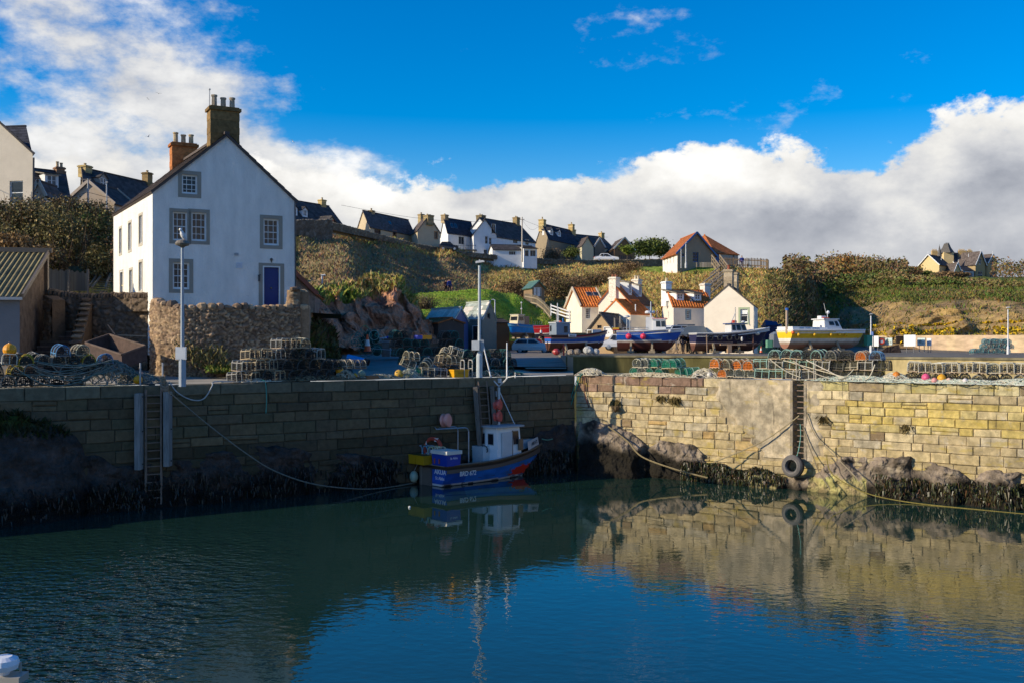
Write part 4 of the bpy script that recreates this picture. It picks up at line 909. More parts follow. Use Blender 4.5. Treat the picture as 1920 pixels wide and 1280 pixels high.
h.body(470, 134, 650, 150, 440, 408, 376, 7.5, 'x', (.44, .38, .28), 'slate', wins=[('F', 590, 416, 596, 424, 1, 2), ('F', 570, 414, 578, 420, 1, 1)], chims=[(.93, 1.0, 375, 1, OCH, {'ph': .4, 'len': .8})], dormers=[(6.85, .32, 1.0, 1.15, 'gable', WHITE), (9.45, .34, 1.0, 1.1, 'gable', WHITE), (11.5, .34, 1.0, 1.1, 'gable', WHITE)])
h.body(606, 141, 637, 144, 445, 422, 406, 3, 'y', (.58, .5, .36), 'slate', wins=[('F', 622, 413, 629, 423, 1, 1, {'col': (.5, .08, .12)})])
h = House('beige_house', 'long sand coloured house with brown slates and a gabled wing at its end', 'house', 668, 446, 155)
BEI = (.56, .45, .30)
h.body(694, 152, 778, 164, 462, 426, 405, 7, 'x', BEI, 'warm', wins=[('F', 702, 430, 714, 444, 2, 1, {'col': (.04, .04, .05)}), ('F', 737, 433, 743, 448, 1, 2, {'col': (.25, .14, .08), 'sur': (.12, (.4, .2, .1))})], chims=[(.17, .8, 395, 1, (.36, .27, .14), {'ph': .4})], skylights=[(6.6, .5, .7, .9)], bL=669)
h.body(783, 157, 825, 160, 472, 432, 404, 8, 'y', BEI, 'warm', wins=[('F', 815, 435, 820, 448, 1, 1, {'col': (.2, .1, .06), 'sur': (.12, (.4, .2, .1))}), ('L', 774, 437, 773, 446, 1, 1)], bL=767, chims=[(.03, 1.2, 404, 2, (.36, .27, .14), {'ph': .25, 'low': 1.6}), (.85, .8, 402, 1, (.36, .27, .14), {'ph': .35})])
h = House('white_gabled_house', 'bright white house with blue slates, rooflights and a glazed gable above the grassy bank', 'house', 825, 478, 176)
WH = (.80, .80, .79)
h.body(840, 172, 890, 178, 482, 437, 413, 7.5, 'x', WH, 'blue', wins=[('F', 860, 443, 871, 460, 2, 1)], chims=[(.02, .95, 403, 1, (.4, .3, .17), {'ph': .25}), (1.42, 1.3, 404, 2, (.26, .2, .11), {'ph': .3})], skylights=[(1.55, .52, .75, 1.5), (2.6, .52, .75, 1.5)], bL=826)
h.body(888, 172, 931, 174, 486, 438, 411, 8, 'y', WH, 'slate', wins=[('F', 909.5, 443, 915, 458, 1, 2), ('F', 937 - 20, 446, 922, 459, 1, 2), ('F', 921.5, 420, 930 - .5, 439, 2, 1), ('F', 907, 468, 914, 481, 2, 1), ('L', 884, 446, 883, 452, 1, 1)], chims=[], bL=881)
h.body(931, 175, 1004, 185, 486, 444, 417, 7.5, 'x', WH, 'slate', wins=[('F', 962, 450, 971, 458, 2, 1), ('F', 985, 449, 992, 461, 1, 2)], chims=[(.93, 1.0, 408, 2, (.33, .24, .12), {'ph': .3})])
h.body(926, 168, 982, 169, 490, 468, 460, 5, 'x', WH, 'slate', wins=[('F', 954, 471, 967, 479, 3, 1)])
h.body(982, 168.5, 1007, 169.5, 490, 465, 462, 5, 'x', WH, 'slate', wins=[('F', 984, 469, 992, 482, 1, 1), ('F', 994, 469, 1005, 482, 2, 1)])
mb = MB((.09, .1, .12)); mb.obb(h.pix(855, 471, 172), Vector((3.6, .3, 0)), Vector((0, -1.6, 0)), Vector((0, 0, .15)))
for i in range(9): a = h.pix(855 + 4.5 * i, 471, 170.5); mb.tube([a, a + Vector((0, 0, 1.05))], .025, 4)
mb.tube([h.pix(855, 460.5, 170.5), h.pix(893, 460.5, 170.6)], .035, 4); [mb.tube([h.pix(x, 485, 171), h.pix(x, 470, 171)], .06, 5) for x in (856, 886)]; h.part(mb, 'balcony', MPAINT)
mb = MB((.12, .13, .15)); [mb.tube([h.pix(920 + 1.7 * i, 448, 171.6), h.pix(920 + 1.7 * i, 438, 171.6)], .02, 4) for i in range(7)]; mb.tube([h.pix(920, 438, 171.6), h.pix(930.5, 438, 171.7)], .03, 4); h.part(mb, 'balcony_rail', MPAINT)
h = House('stone_house', 'brown stone house with white dormers and tall end chimneys behind a round green bush', 'house', 1005, 484, 190)
h.body(1030, 188, 1086, 200, 488, 449, 427, 8.5, 'x', (.30, .24, .16), 'blue', wins=[('F', 1058, 470, 1064, 480, 1, 2)], chims=[(.0, 1.1, 412, 1, OCH, {'ph': .55, 'low': 1.5}), (.98, 1.0, 421, 1, OCH, {'ph': .5})], dormers=[(1.9, .32, 1.25, 1.05, 'gable', WHITE), (5.4, .34, 1.3, 1.05, 'gable', WHITE)], bL=1004)
h = House('gabled_cottages', 'slate roofed cottages with a cream gable and a glazed timber gable', 'house', 1075, 484, 196)
h.body(1094, 200, 1152, 206, 490, 462, 443, 7, 'x', (.42, .36, .25), 'slate', chims=[(.04, 1.0, 431, 1, OCH, {'ph': .45}), (.98, .9, 437, 1, OCH, {'ph': .35})])
h.body(1091, 188, 1113, 190, 490, 461, 445, 6, 'y', (.58, .52, .36), 'warm', wins=[('L', 1084, 464, 1082, 472, 1, 1)], bL=1077)
h.body(1115, 194, 1134, 195, 490, 462, 447, 5, 'y', (.3, .24, .17), 'warm', verge=(.6, .58, .52), bL=1110)
h.body(1152, 190, 1190, 193, 490, 466, 446, 9, 'y', (.22, .13, .07), 'warm', wins=[('F', 1163, 461, 1179, 475, 4, 2, {'col': (.2, .11, .06)}), ('F', 1160, 478, 1184, 487, 6, 1, {'col': (.2, .11, .06)})], verge=(.6, .58, .52), bL=1135)
# the hall with a blue bargeboard
h = House('village_hall', 'cream and brown hall with a red tiled roof and blue bargeboards on the headland', 'hall', 1269, 503, 146)
h.body(1270, 143, 1341, 147, 502, 474, 437, 9, 'y', (.84, .79, .70), 'rosemary', wins=[('F', 1299, 473, 1309.5, 492, 2, 3, {'col': (.03, .1, .3)}), ('F', 1278, 475, 1284, 482, 1, 1, {'col': (.1, .25, .45)}),
    ('L', 1264, 478, 1262.5, 494, 1, 2), ('L', 1257.5, 480, 1256, 495, 1, 2), ('L', 1252, 482, 1250.5, 497, 1, 2), ('L', 1247, 484, 1246, 498, 1, 2)], verge=(.02, .12, .32), bL=1243, over=.35, wcF=(.30, .245, .18))
h.body(1341, 149, 1384, 152, 500, 474, 442, 9, 'x', (.42, .37, .31), 'rosemary', wins=[('F', 1342, 476, 1349, 492, 1, 1, {'door': (.02, .1, .28)}), ('F', 1374, 477, 1377, 491, 1, 2)], hip=2.6)
mb = MB((.5, .42, .3)); 
for i, x in enumerate(range(1308, 1338, 5)): a = h.pix(x, 497, 141); mb.box(a, (.35, .4, .7), 0, rc((.3, .26, .2), .4))
h.part(mb, 'seating', MPAINT)
# cottages round the yard
CRM = (.84, .76, .62)
h = House('orange_roof_cottage', 'cream cottage with an orange side roof, rooflights and a tall gable chimney', 'cottage', 1120, 615, 102)
h.body(1122, 101, 1180.5, 99, 622, 567, 532, 9.2, 'y', CRM, 'rosemary', wins=[('R', 1212, 578, 1216, 593, 2, 4), ('R', 1192, 577, 1195, 592, 2, 4), ('R', 1205, 598, 1208, 605, 1, 1)], chims=[(.02, .78, 520, 2, CRM, {'plain': 1, 'len': .9, 'ph': .35, 'low': 1.8, 'pc': (.3, .12, .07)}), (.97, .75, 524, 2, CRM, {'plain': 1, 'len': .9, 'ph': .5, 'pc': (.6, .5, .36)})], bL=1168,
        dormers=[(2.6, .42, 1.15, 1.3, 'flat', WHITE), (6.6, .42, 1.15, 1.2, 'flat', WHITE)], skylights=[(4.9, .48, .5, .8)])
h.body(1091, 104, 1130, 104.5, 622, 573, 541, 6, 'x', CRM, 'pantile', wins=[('F', 1098, 578, 1107, 598, 3, 5, {})], skylights=[(1.35, .64, .62, .75), (2.15, .64, .62, .75)], verge=(.62, .52, .4))
h.body(1128, 99, 1182, 96.8, 622, 590, 562, 4, 'y', CRM, 'pantile', over=.06)
mb = MB(WHITE); mb.tube([h.pix(1191.5, 571, 98), h.pix(1191.5, 610, 98)], .06, 6); h.part(mb, 'drainpipe', MPAINT)
h = House('pantile_cottage', 'cream cottage with orange pantiles, two white dormers and a pale blue window', 'cottage', 1240, 612, 98)
h.body(1263, 94, 1336, 96, 640, 575, 545, 7.5, 'x', (.76, .70, .60), 'pantile', wins=[('F', 1287, 583, 1294, 598, 3, 4, {'col': (.6, .68, .72), 'sur': (.12, (.19, .30, .38))}), ('F', 1296, 612, 1301, 618, 2, 1), ('F', 1276, 612, 1294, 619, 4, 1, {'col': (.5, .6, .65)}), ('L', 1254, 584, 1253, 597, 1, 2)],
        chims=[(-.03, .68, 528, 1, WHITE, {'plain': 1, 'len': .8, 'ph': .4, 'low': 1.6, 'pc': (.6, .5, .3)}), (1.0, .7, 532, 1, (.7, .66, .58), {'plain': 1, 'len': .8, 'ph': .2, 'low': 1.6})], dormers=[(1.0, .36, .85, .75, 'flat', WHITE), (3.05, .36, .85, .75, 'flat', WHITE)], skylights=[(2.35, .36, .38, .6)], bL=1241, over=.12)
mb = MB((.04, .07, .12)); mb.obb(h.pix(1270, 611, 93.8), Vector((1.6, 0, 0)), Vector((0, -.35, 0)), Vector((0, 0, .14))); h.part(mb, 'shop_fascia', MPAINT)
h = House('cream_gable_house', 'plain cream house with a wide gable and one green framed window facing the slipway', 'house', 1320, 646, 85)
h.body(1320, 86.2, 1413, 84.2, 648, 574, 534, 8, 'y', (.84, .74, .60), 'slate', wins=[('F', 1388, 580, 1402, 605, 1, 2, {'sur': (.16, (.40, .46, .30)), 'blind': (.8, .82, .82)}), ('F', 1332, 627, 1342, 633, 2, 1, {'sur': (.1, (.40, .46, .30))})],
        chims=[(.05, .74, 506, 1, (.40, .33, .23), {'len': .6, 'ph': .45, 'low': 1.5, 'pc': (.3, .1, .06)}), (.9, .7, 511, 0, (.40, .33, .23), {'len': .6, 'low': 1.5})], over=.04, bR=1421)
mb = MB((.2, .2, .2)); mb.tube([h.pix(1373, 627, 84.8), h.pix(1373, 628.5, 84.8)], .05, 6); h.part(mb, 'wall_vent', MPAINT)
h = House('brown_store', 'tan store with a dark slate roof and white garage doors behind the beached boats', 'store', 1103, 640, 92)
h.body(1102, 92, 1150, 90.5, 640, 618, 587, 7, 'y', (.46, .32, .18), 'slate', wins=[('F', 1120, 610, 1128, 616, 1, 1, {'col': (.06, .05, .04)}), ('F', 1133, 614, 1148, 632, 2, 1, {'door': (.75, .75, .74)})], bL=1136)
h = House('tarred_shed', 'dark tarred fishing shed with a patched white roof and a green front', 'shed', 879, 640, 86)
h.body(862, 89, 904, 85, 645, 600, 567.5, 4.6, 'x', (.10, .15, .13), 'patched', bR=931, wins=[('F', 886, 612, 897, 636, 1, 1, {'door': (.012, .015, .018)}), ('R', 914, 587, 919, 598, 1, 1, {'col': (.02, .02, .02)})], over=.1, wm=mat('tarred_boards', None, .7, .3, 2, .4, 6, stretch=(6, 6, .5)))
h = House('blue_shed', 'small blue shed with a pale green roof and a red and blue door', 'shed', 800, 632, 84)
h.body(797, 87, 850, 82, 640, 602, 579, 3.4, 'x', (.06, .10, .24), 'sheet', bR=878, wins=[('F', 825.5, 603, 832, 614, 1, 1, {'door': (.5, .06, .05)}), ('F', 835, 602, 841.5, 615, 3, 4), ('R', 860, 612, 863, 617, 1, 1, {'col': (.02, .02, .02)})], over=.14, wm=mat('blue_boards', None, .6, .2, 2, .3, 6, stretch=(6, 6, .5)))
h.body(784, 84, 822, 81, 645, 606, 598, 2.4, 'x', (.10, .075, .06), 'rosemary', over=.12)
h = House('harbour_store', 'low brown lean-to store beside the boats, right of the tarred shed', 'store', 928, 634, 100)
h.body(926, 100, 955, 101, 640, 604, 599, 3, 'x', (.16, .09, .05), 'warm')
h = House('summer_house', 'timber summer house with a green roof and white doors above the green mound', 'summer house', 980, 556, 124)
h.body(998, 122, 1021, 124, 558, 538, 527, 3.5, 'y', (.26, .18, .11), 'slate', wins=[('F', 1001.5, 540, 1007, 556, 1, 1, {'door': WHITE}), ('F', 1008.5, 540, 1014, 556, 1, 1, {'door': WHITE})], bL=982, over=.3)
for o in h.root.children:
    if o.name.startswith('roof'): o.data.materials[0] = mat('green_roof', (.12, .24, .20), .6, .2, 3, .1)
# the big gabled villa on the far cliff
h = House('turreted_villa', 'large yellow stone villa with white bargeboards and a pyramid roofed tower', 'villa', 1725, 520, 300)
YS = (.66, .50, .26); gb = (.72, .73, .74)
h.body(1722, 301, 1761, 292, 522, 500, 478, 8, 'y', YS, 'slate', verge=gb, over=.5, bL=1742)
h.body(1789, 290, 1801, 291, 522, 508, 493, 7, 'y', YS, 'warm', verge=gb, over=.4, bL=1767)
h.body(1790, 304, 1834, 306, 524, 494, 475, 9, 'x', YS, 'warm', wins=[('F', 1813, 490, 1819, 500, 2, 2)], dormers=[(4.2, .15, 1.7, 1.7, 'gable', YS)], verge=gb)
h.body(1829, 299, 1847, 301, 524, 494, 472, 9, 'y', (.40, .30, .16), 'warm', verge=gb, over=.4, wins=[('F', 1835, 484, 1840, 496, 2, 2), ('F', 1834, 509, 1842, 521, 3, 2, {'col': (.6, .6, .6)})])
h.body(1852, 301, 1869, 303, 524, 492, 477, 9, 'y', (.40, .30, .16), 'warm', verge=gb, over=.4, wins=[('F', 1857, 487, 1863, 498, 2, 2), ('F', 1856, 510, 1866, 521, 3, 2, {'col': (.6, .6, .6)})])
h.body(1806, 296, 1826, 298, 524, 507, 500, 5, 'x', (.5, .5, .5), 'blue', wins=[('F', 1809, 511, 1824, 521, 6, 1)])
mb = MB(YS)
c = h.pix(1775, 480, 306); mb.box(c + Vector((0, 0, -1.5)), (3.0, 3.0, 5)); h.part(mb, 'tower', MWALL)
mb = MB((.12, .11, .10)); mb.lathe([(2.6, 0), (1.35, 1.7), (.8, 2.9), (.78, 2.95)], 4, c + Vector((0, 0, .8)), None); h.part(mb, 'tower_roof', MSLATE)
mb = MB((.08, .08, .08)); [mb.beam(c + Vector((x, -.5, 3.7)), c + Vector((x, -.5, 4.05)), .05) for x in (-.5, -.25, 0, .25, .5)]; mb.beam(c + Vector((-.55, -.5, 3.85)), c + Vector((.55, -.5, 3.85)), .06); h.part(mb, 'tower_railing', MPAINT)
mb = MB((.14, .13, .12)); mb.lathe([(.72, 0), (.5, 1.2), (.06, 3.2), (.02, 3.6)], 8, h.pix(1761.5, 481, 300)); h.part(mb, 'turret', MSLATE)
for px, w in ((1752, 1.7), (1804, 2.4), (1818, 1.4)):
    mb = MB((.5, .34, .15)); a = h.pix(px, 474, 306); mb.box(a + Vector((0, 0, -.6)), (w, .8, 2.4)); ch = h.part(mb, 'chimney', MBRICK)
    for i in range(int(w / .4)):
        m3 = MB((.5, .36, .2)); m3.lathe([(.13, 0), (.11, .5)], 7, a + Vector((-w / 2 + .25 + .38 * i, 0, .6))); m3.build('chimney_pot', MBRICK, ch)
for px, y in ((1740, 478), (1838, 474), (1861, 478), (1816, 482), (1797, 493), (1765, 488)):
    mb = MB(gb); a = h.pix(px, y, 297); mb.tube([a, a + Vector((0, 0, 1.0))], .1, 5, r2=.04); h.part(mb, 'finial', MPAINT)
# the long shed behind the hedge
h = House('long_shed', 'long low grey shed roof showing above the hedge left of the villa', 'shed', 1625, 520, 260)
h.body(1625, 258, 1692, 258, 524, 513, 502, 8, 'x', (.30, .28, .24), 'warm')
# ------------------------------------------------------------------ rubble walls, steps and the ground beside the white house
MRUB = mat('rubble_stone', None, .92, .3, 7, .5, 20, spec=.15, dist=.03)
def rubble(name, label, pts, zb, zt, cell=.30, cols=((.30, .20, .125), (.24, .16, .10), (.36, .26, .16), (.2, .14, .10), (.33, .24, .15)), th=.4, coping=None, seed=1, res=.055, cat='wall', dark=1., mort=(.13, .095, .065)):
    """wall of fitted field stones: each stone stands proud of its joints; pts (x, y), zb/zt heights along it"""
    pts = [Vector((*p, 0)) for p in pts]; seg = [(b - a).length for a, b in zip(pts[:-1], pts[1:])]; L = sum(seg); acc = np.concatenate([[0], np.cumsum(seg)])
    def at(s):
        i = int(min(max(np.searchsorted(acc, s) - 1, 0), len(seg) - 1)); k = (s - acc[i]) / seg[i]; p = pts[i].lerp(pts[i + 1], k); d = (pts[i + 1] - pts[i]).normalized(); return p, d
    f = lambda q, s: float(np.interp(s, acc, q)) if hasattr(q, '__len__') else q
    nu = int(L / res); hmax = max(f(zt, s) - f(zb, s) for s in acc); nv = int(hmax / res); V, C = [], []
    for i in range(nu + 1):
        s = L * i / nu; p, d = at(s); n = Vector((d.y, -d.x, 0)); z0, z1 = f(zb, s), f(zt, s)
        if n.y > 0: n = -n
        for j in range(nv + 1):
            z = lerp(z0, z1, j / nv); q = Vector((s / cell + seed * 17, z / (cell * .72), seed)); q += noise.noise_vector(q * .9) * .28
            dd, pp = noise.voronoi(q, distance_metric='MANHATTAN' if th < .5 else 'DISTANCE'); e = min(1, (dd[1] - dd[0]) * 2.6); hsh = noise.cell(pp[0] * 9.1); hs2 = noise.cell(pp[0] * 5.3 + Vector((7, 7, 7)))
            c = cols[int(abs(hsh) * 997) % len(cols)]; k = .75 + .5 * abs(hs2); c = mix(mort, tuple(x * k * dark for x in c), e * 1.5 - .1)
            V.append((p + n * (.09 * e ** .6 + .05 * abs(hs2) * e + .02 * fbm(q * 3)) + Vector((0, 0, z)))[:]); C.append(c)
    I = np.arange((nu + 1) * (nv + 1)).reshape(nu + 1, nv + 1); Q = np.stack([I[:-1, :-1], I[1:, :-1], I[1:, 1:], I[:-1, 1:]], -1).reshape(-1, 4)
    o0 = pts[0] + Vector((0, 0, f(zb, 0))); root = thing(name, label, cat, o0)
    npmesh('stonework', V, Q, C, MRUB, root, o0, smooth=False, vertcol=True).location = (0, 0, 0)
    mb = MB(tuple(x * .8 * dark for x in cols[0]))
    for i in range(len(seg)):
        a, b = pts[i], pts[i + 1]; d = (b - a).normalized(); n = Vector((d.y, -d.x, 0)); n = -n if n.y > 0 else n
        za0, za1, zb0, zb1 = f(zb, acc[i]), f(zt, acc[i]), f(zb, acc[i + 1]), f(zt, acc[i + 1]); vs = []
        for q, lo, hi in ((a, za0, za1), (b, zb0, zb1)):
            for off in (.0, -th): vs += [q + n * off + Vector((0, 0, lo - .3)), q + n * off + Vector((0, 0, hi - .02))]
        mb.add(vs, [(2, 3, 7, 6), (1, 5, 7, 3), (0, 2, 3, 1), (4, 5, 7, 6)])
    mb.build('wall_core', MRUB, root, o0).location = (0, 0, 0)
    if coping:
        r = random.Random(seed); mb = MB(); s = .05
        while s < L - .1:
            w = r.uniform(*coping[0]); h = r.uniform(*coping[1]); p, d = at(min(s + w / 2, L)); zt_ = f(zt, s + w / 2); n = Vector((d.y, -d.x, 0)); n = -n if n.y > 0 else n
            c = r.choice(cols); k = r.uniform(.8, 1.3) * dark; rz = math.atan2(d.y, d.x) + r.uniform(-.2, .2); cc = p - n * th * .35 + Vector((0, 0, zt_ + h * .3)); vs = []
            m_ = Matrix.Translation(cc) @ Matrix.Rotation(rz, 4, 'Z') @ Matrix.Rotation(r.uniform(-.15, .15), 4, 'Y'); old = mb.M; mb.M = m_
            rings = []
            for zz, kk in ((-.5, .85), (-.1, 1.), (.3, .9), (.5, .5)):
                for t in range(8):
                    a_ = t * math.pi / 4; jit = r.uniform(.85, 1.12); vs.append((math.copysign(abs(math.cos(a_)) ** .7, math.cos(a_)) * w * .52 * kk * jit, math.copysign(abs(math.sin(a_)) ** .7, math.sin(a_)) * th * .62 * kk * jit, zz * h * r.uniform(.9, 1.1)))
            fs = [(i * 8 + t, i * 8 + (t + 1) % 8, i * 8 + 8 + (t + 1) % 8, i * 8 + 8 + t) for i in range(3) for t in range(8)] + [tuple(range(24, 32))]
            mb.add(vs, fs, tuple(x * k for x in c)); mb.M = old; s += w * .97
        mb.build('coping', MRUB, root, o0).location = (0, 0, 0)
    return root
p = lambda px, D: XY(px, D)[:]
rubble('retaining_wall', 'sunlit curved retaining wall of rounded stones under the white house, knobbly coping on top',
       [p(284, 44.2), p(300, 43.2), p(340, 42.6), p(400, 42.9), p(440, 43.4), p(500, 44.3), p(563, 45.3), p(572, 50)], 4.55,
       [7.78, 7.68, 7.48, 7.50, 7.50, 7.50, 7.60, 7.5], .175, coping=((.26, .46), (.2, .36)), seed=3, cols=((.36, .24, .145), (.29, .19, .12), (.43, .30, .18), (.23, .16, .11), (.39, .275, .17)))
rubble('gate_pier', 'squat stone pier at the end of the wall to the right of the blue door', [p(541, 45.6), p(547, 45.1), p(562, 45.4), p(564, 46.4)], 7.4, [8.0, 8.45, 8.35, 8.2], .22, seed=8, coping=((.3, .4), (.12, .2)))
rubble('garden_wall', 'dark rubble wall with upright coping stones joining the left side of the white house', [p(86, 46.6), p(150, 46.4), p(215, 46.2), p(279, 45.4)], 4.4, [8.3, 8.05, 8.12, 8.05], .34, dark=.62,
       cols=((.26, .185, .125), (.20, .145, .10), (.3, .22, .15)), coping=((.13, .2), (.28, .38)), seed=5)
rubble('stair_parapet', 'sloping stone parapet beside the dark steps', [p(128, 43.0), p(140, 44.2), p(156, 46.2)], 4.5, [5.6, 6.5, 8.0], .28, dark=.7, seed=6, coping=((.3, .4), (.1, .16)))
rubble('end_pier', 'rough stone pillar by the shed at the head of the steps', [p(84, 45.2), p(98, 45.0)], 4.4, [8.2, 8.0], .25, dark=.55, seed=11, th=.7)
st = thing('stone_steps', 'worn dark stone steps climbing between the shed and the rubble wall', 'steps', W(100, 672, 42.5))
o = st.location; mb = MB((.085, .06, .05))
for i in range(9):
    a, b = XY(lerp(42, 86, i / 8), 42.4 + i * .42), XY(lerp(130, 142, i / 8), 42.4 + i * .42)
    mb.obb(Vector((a.x, a.y, 4.3)) - o, (b.x - a.x, b.y - a.y, 0), (0, .6, 0), (0, 0, .45 + i * .22), rc((.085, .06, .05), .2))
    mb.obb(Vector((a.x, a.y - .04, 4.3 + .45 + i * .22)) - o, (b.x - a.x, b.y - a.y, 0), (0, .5, 0), (0, 0, .05), rc((.15, .11, .085), .2))
mb.build('treads', MRUB, st)
st = thing('wooden_steps', 'wooden garden steps with handrails beside the grey fence', 'steps', W(190, 545, 56)); o = st.location
mb = MB((.13, .105, .075))
for i in range(8): a, b = W(lerp(172, 196, i / 7), lerp(547, 516, i / 7), 54 + i * .5), W(lerp(196, 208, i / 7), lerp(547, 516, i / 7), 54 + i * .5); mb.obb(a - o, b - a, (0, .4, 0), (0, 0, .06), rc((.16, .14, .09), .2))
mb.build('treads', MPAINT, st); mb = MB((.17, .145, .10))
for xa, xb in ((166, 189), (172, 199), (197, 210)): mb.beam(W(xa, 540, 54) - o, W(xb, 505, 58) - o, .07, .12)
mb.build('handrail', MPAINT, st)
fe = thing('board_fence', 'weathered grey board fence under the bushes behind the garden wall', 'fence', W(128, 546, 54)); o = fe.location; mb = MB()
for i in range(46):
    px = 91 + i * 1.6; a = W(px, 546, 53.5 + i * .02); mb.obb(a - o, XY(px + 1.42, 53.5 + i * .02).to_3d() - XY(px, 53.5 + i * .02).to_3d(), (0, .04, 0), (0, 0, 1.18 + .05 * math.sin(i) - .004 * i), rc((.15, .135, .11), .25))
mb.build('boards', MPAINT, fe); mb = MB((.12, .10, .08))
for px in (92, 128, 164): mb = MB((.12, .10, .08)); mb.box(W(px, 528, 53.7) - o + Vector((0, .06, -.2)), (.1, .1, 1.7)); mb.build('post', MPAINT, fe)
# brown skip / old feed trough by the wall
tr = thing('old_trough', 'rusty brown open trough tipped against the foot of the dark wall', 'trough', W(206, 670, 41)); o = tr.location; mb = MB((.085, .05, .038))
A = W(160, 642, 41.5) - o; u = W(228, 664, 40.2) - o - A; v = Vector((1.0, 1.5, .55)) * .62; dn = Vector((.05, -.05, -.62))
for q, e1, e2 in ((A, u, dn), (A + v, u, dn), (A, v, dn), (A + u, v, dn), (A + dn, u, v)):
    n_ = e1.cross(e2).normalized() * .05; mb.obb(q, e1, e2, n_, rc((.085, .05, .038), .2))
for q, e in ((A, u), (A + v, u), (A, v), (A + u, v)): mb.beam(q, q + e, .07, .07, (.12, .08, .06))
mb.build('trough_body', mat('rusty_metal', None, .8, .4, 5, .3), tr)
mb = MB((.14, .10, .07)); mb.beam(W(202, 610, 44.8), W(215, 628, 44.2), .06); mb.beam(W(215, 628, 44.4), W(274, 630, 44.4), .06, .05, (.2, .17, .12)); tag(mb.build('driftwood', MPAINT, None, W(215, 628, 44.5)), 'pale broken poles lying along the foot of the dark wall', 'timber')
# grassy bank at the right end of the retaining wall
bank = Patch({556: [(44.6, 4.75), (45.6, 6.9), (47, 7.35), (52, 7.4)], 590: [(46, 4.8), (46.8, 6.5), (48.2, 7.1), (54, 7.3)], 622: [(48.8, 4.85), (49.4, 6.0), (50.6, 6.6), (58, 6.9)], 640: [(51, 4.8), (51.6, 4.9), (53, 5.0), (60, 5.2)]}, amp=.22, sc=.9, vec=.15)
bank.build('grass_bank', 30, 30, MHILL, lambda px, t, p: mix((.06, .055, .022), (.085, .085, .02), .5 + fbm(p)))
scatter('grass', bank, 1800, 560, 636, .03, .9, .22, .14, [(.05, .06, .015), (.09, .09, .025), (.10, .075, .03)], 9)
verge = Patch({385: [(41.4, 4.78), (42.2, 4.95), (42.9, 5.15)], 455: [(42.2, 4.78), (43.0, 4.9), (43.7, 5.1)]}, amp=.1, sc=2)
verge.build('verge', 12, 6, MHILL, lambda px, t, p: (.10, .10, .02)); scatter('grass', verge, 500, 386, 454, .05, .8, .16, .1, [(.15, .17, .03), (.19, .17, .05), (.09, .1, .02)], 10)
P = [];
for _ in range(500):
    t = random.random(); px = lerp(330, 430, t); P.append((W(px + random.gauss(0, 6), lerp(655, 672, t) + random.gauss(0, 12), 42.3 + .3 * t) + Vector((0, -.12, 0)))[:])
V, Q = blades(P, .18, .06, 1.3, 8, True); o = npmesh('wall_grass', V, Q, [rc(random.choice([(.26, .19, .06), (.15, .13, .05), (.2, .18, .06)]), .3) for _ in P], MFOL); o['kind'] = 'stuff'

# ------------------------------------------------------------------ shrubs and trees
OLV = [(.07, .065, .022), (.13, .115, .036), (.19, .155, .052), (.25, .19, .075), (.32, .235, .10)]
DRYB = [(.14, .088, .048), (.20, .128, .068), (.27, .175, .09), (.17, .12, .055)]
GRN = [(.05, .07, .016), (.09, .12, .026), (.13, .16, .035), (.18, .19, .05)]
RUST = [(.30, .15, .05), (.42, .22, .07), (.24, .14, .055), (.18, .15, .045)]
for i, (px, py, D, rx, ry, hh, cols, lab) in enumerate([
    (-10, 500, 55, 2.6, 2.0, 3.0, OLV, 'olive thicket at the left edge of the slope above the shed'),
    (30, 455, 60, 3.0, 2.4, 2.6, DRYB + OLV, 'brown tinged shrub below the sash window of the pale house'),
    (78, 470, 61, 3.0, 2.4, 3.0, OLV, 'big dark olive shrub in the middle of the wooded slope'),
    (130, 498, 58, 2.4, 2.0, 3.2, OLV, 'dark shrub behind the grey board fence'),
    (165, 490, 61, 2.3, 2.0, 3.8, OLV[:4] + GRN[:2], 'rounded green-brown shrub just left of the white house'),
    (190, 430, 74, 2.6, 2.0, 2.2, DRYB + OLV, 'thin dry shrub below the two lamp posts'),
    (120, 425, 72, 3.2, 2.0, 2.3, OLV + DRYB, 'low scrub along the wall under the low white house'),
    (60, 418, 70, 3.0, 2.0, 2.0, OLV + DRYB, 'low scrub below the drainpipe of the pale house'),
    (0, 420, 68, 2.6, 2.0, 2.0, OLV + DRYB, 'low scrub under the pale house at the left edge'),
    (185, 530, 57, 1.4, 1.4, 2.2, OLV, 'small dark shrub beside the wooden garden steps'),
    (95, 530, 56, 1.6, 1.4, 2.2, OLV + DRYB, 'scrubby shrub over the left end of the board fence'),
    (12, 480, 52.5, 2.0, 1.3, 1.3, [(.28, .17, .07), (.36, .22, .09), (.22, .14, .06)], 'orange-brown bracken behind the ridge of the corrugated shed'),
    (70, 487, 52.5, 1.2, 1.0, .9, [(.28, .17, .07), (.36, .22, .09), (.22, .14, .06)], 'small clump of orange bracken at the end of the shed ridge')]):
    bush('shrub', lab, 'shrub', W(px, py, D), rx, ry, hh, 3600 if hh > 2 else 2200, cols, .085, 40, 'shrubs on the slope left of the white house', 40 + i, 6)
bush('bare_shrub', 'pale leafless shrub glowing on the green slope beside the rock', 'shrub', W(797, 580, 92), 1.5, 1.3, 1.6, 900, [(.30, .24, .13), (.22, .17, .09), (.36, .29, .16)], .06, 170, None, 70, 5)
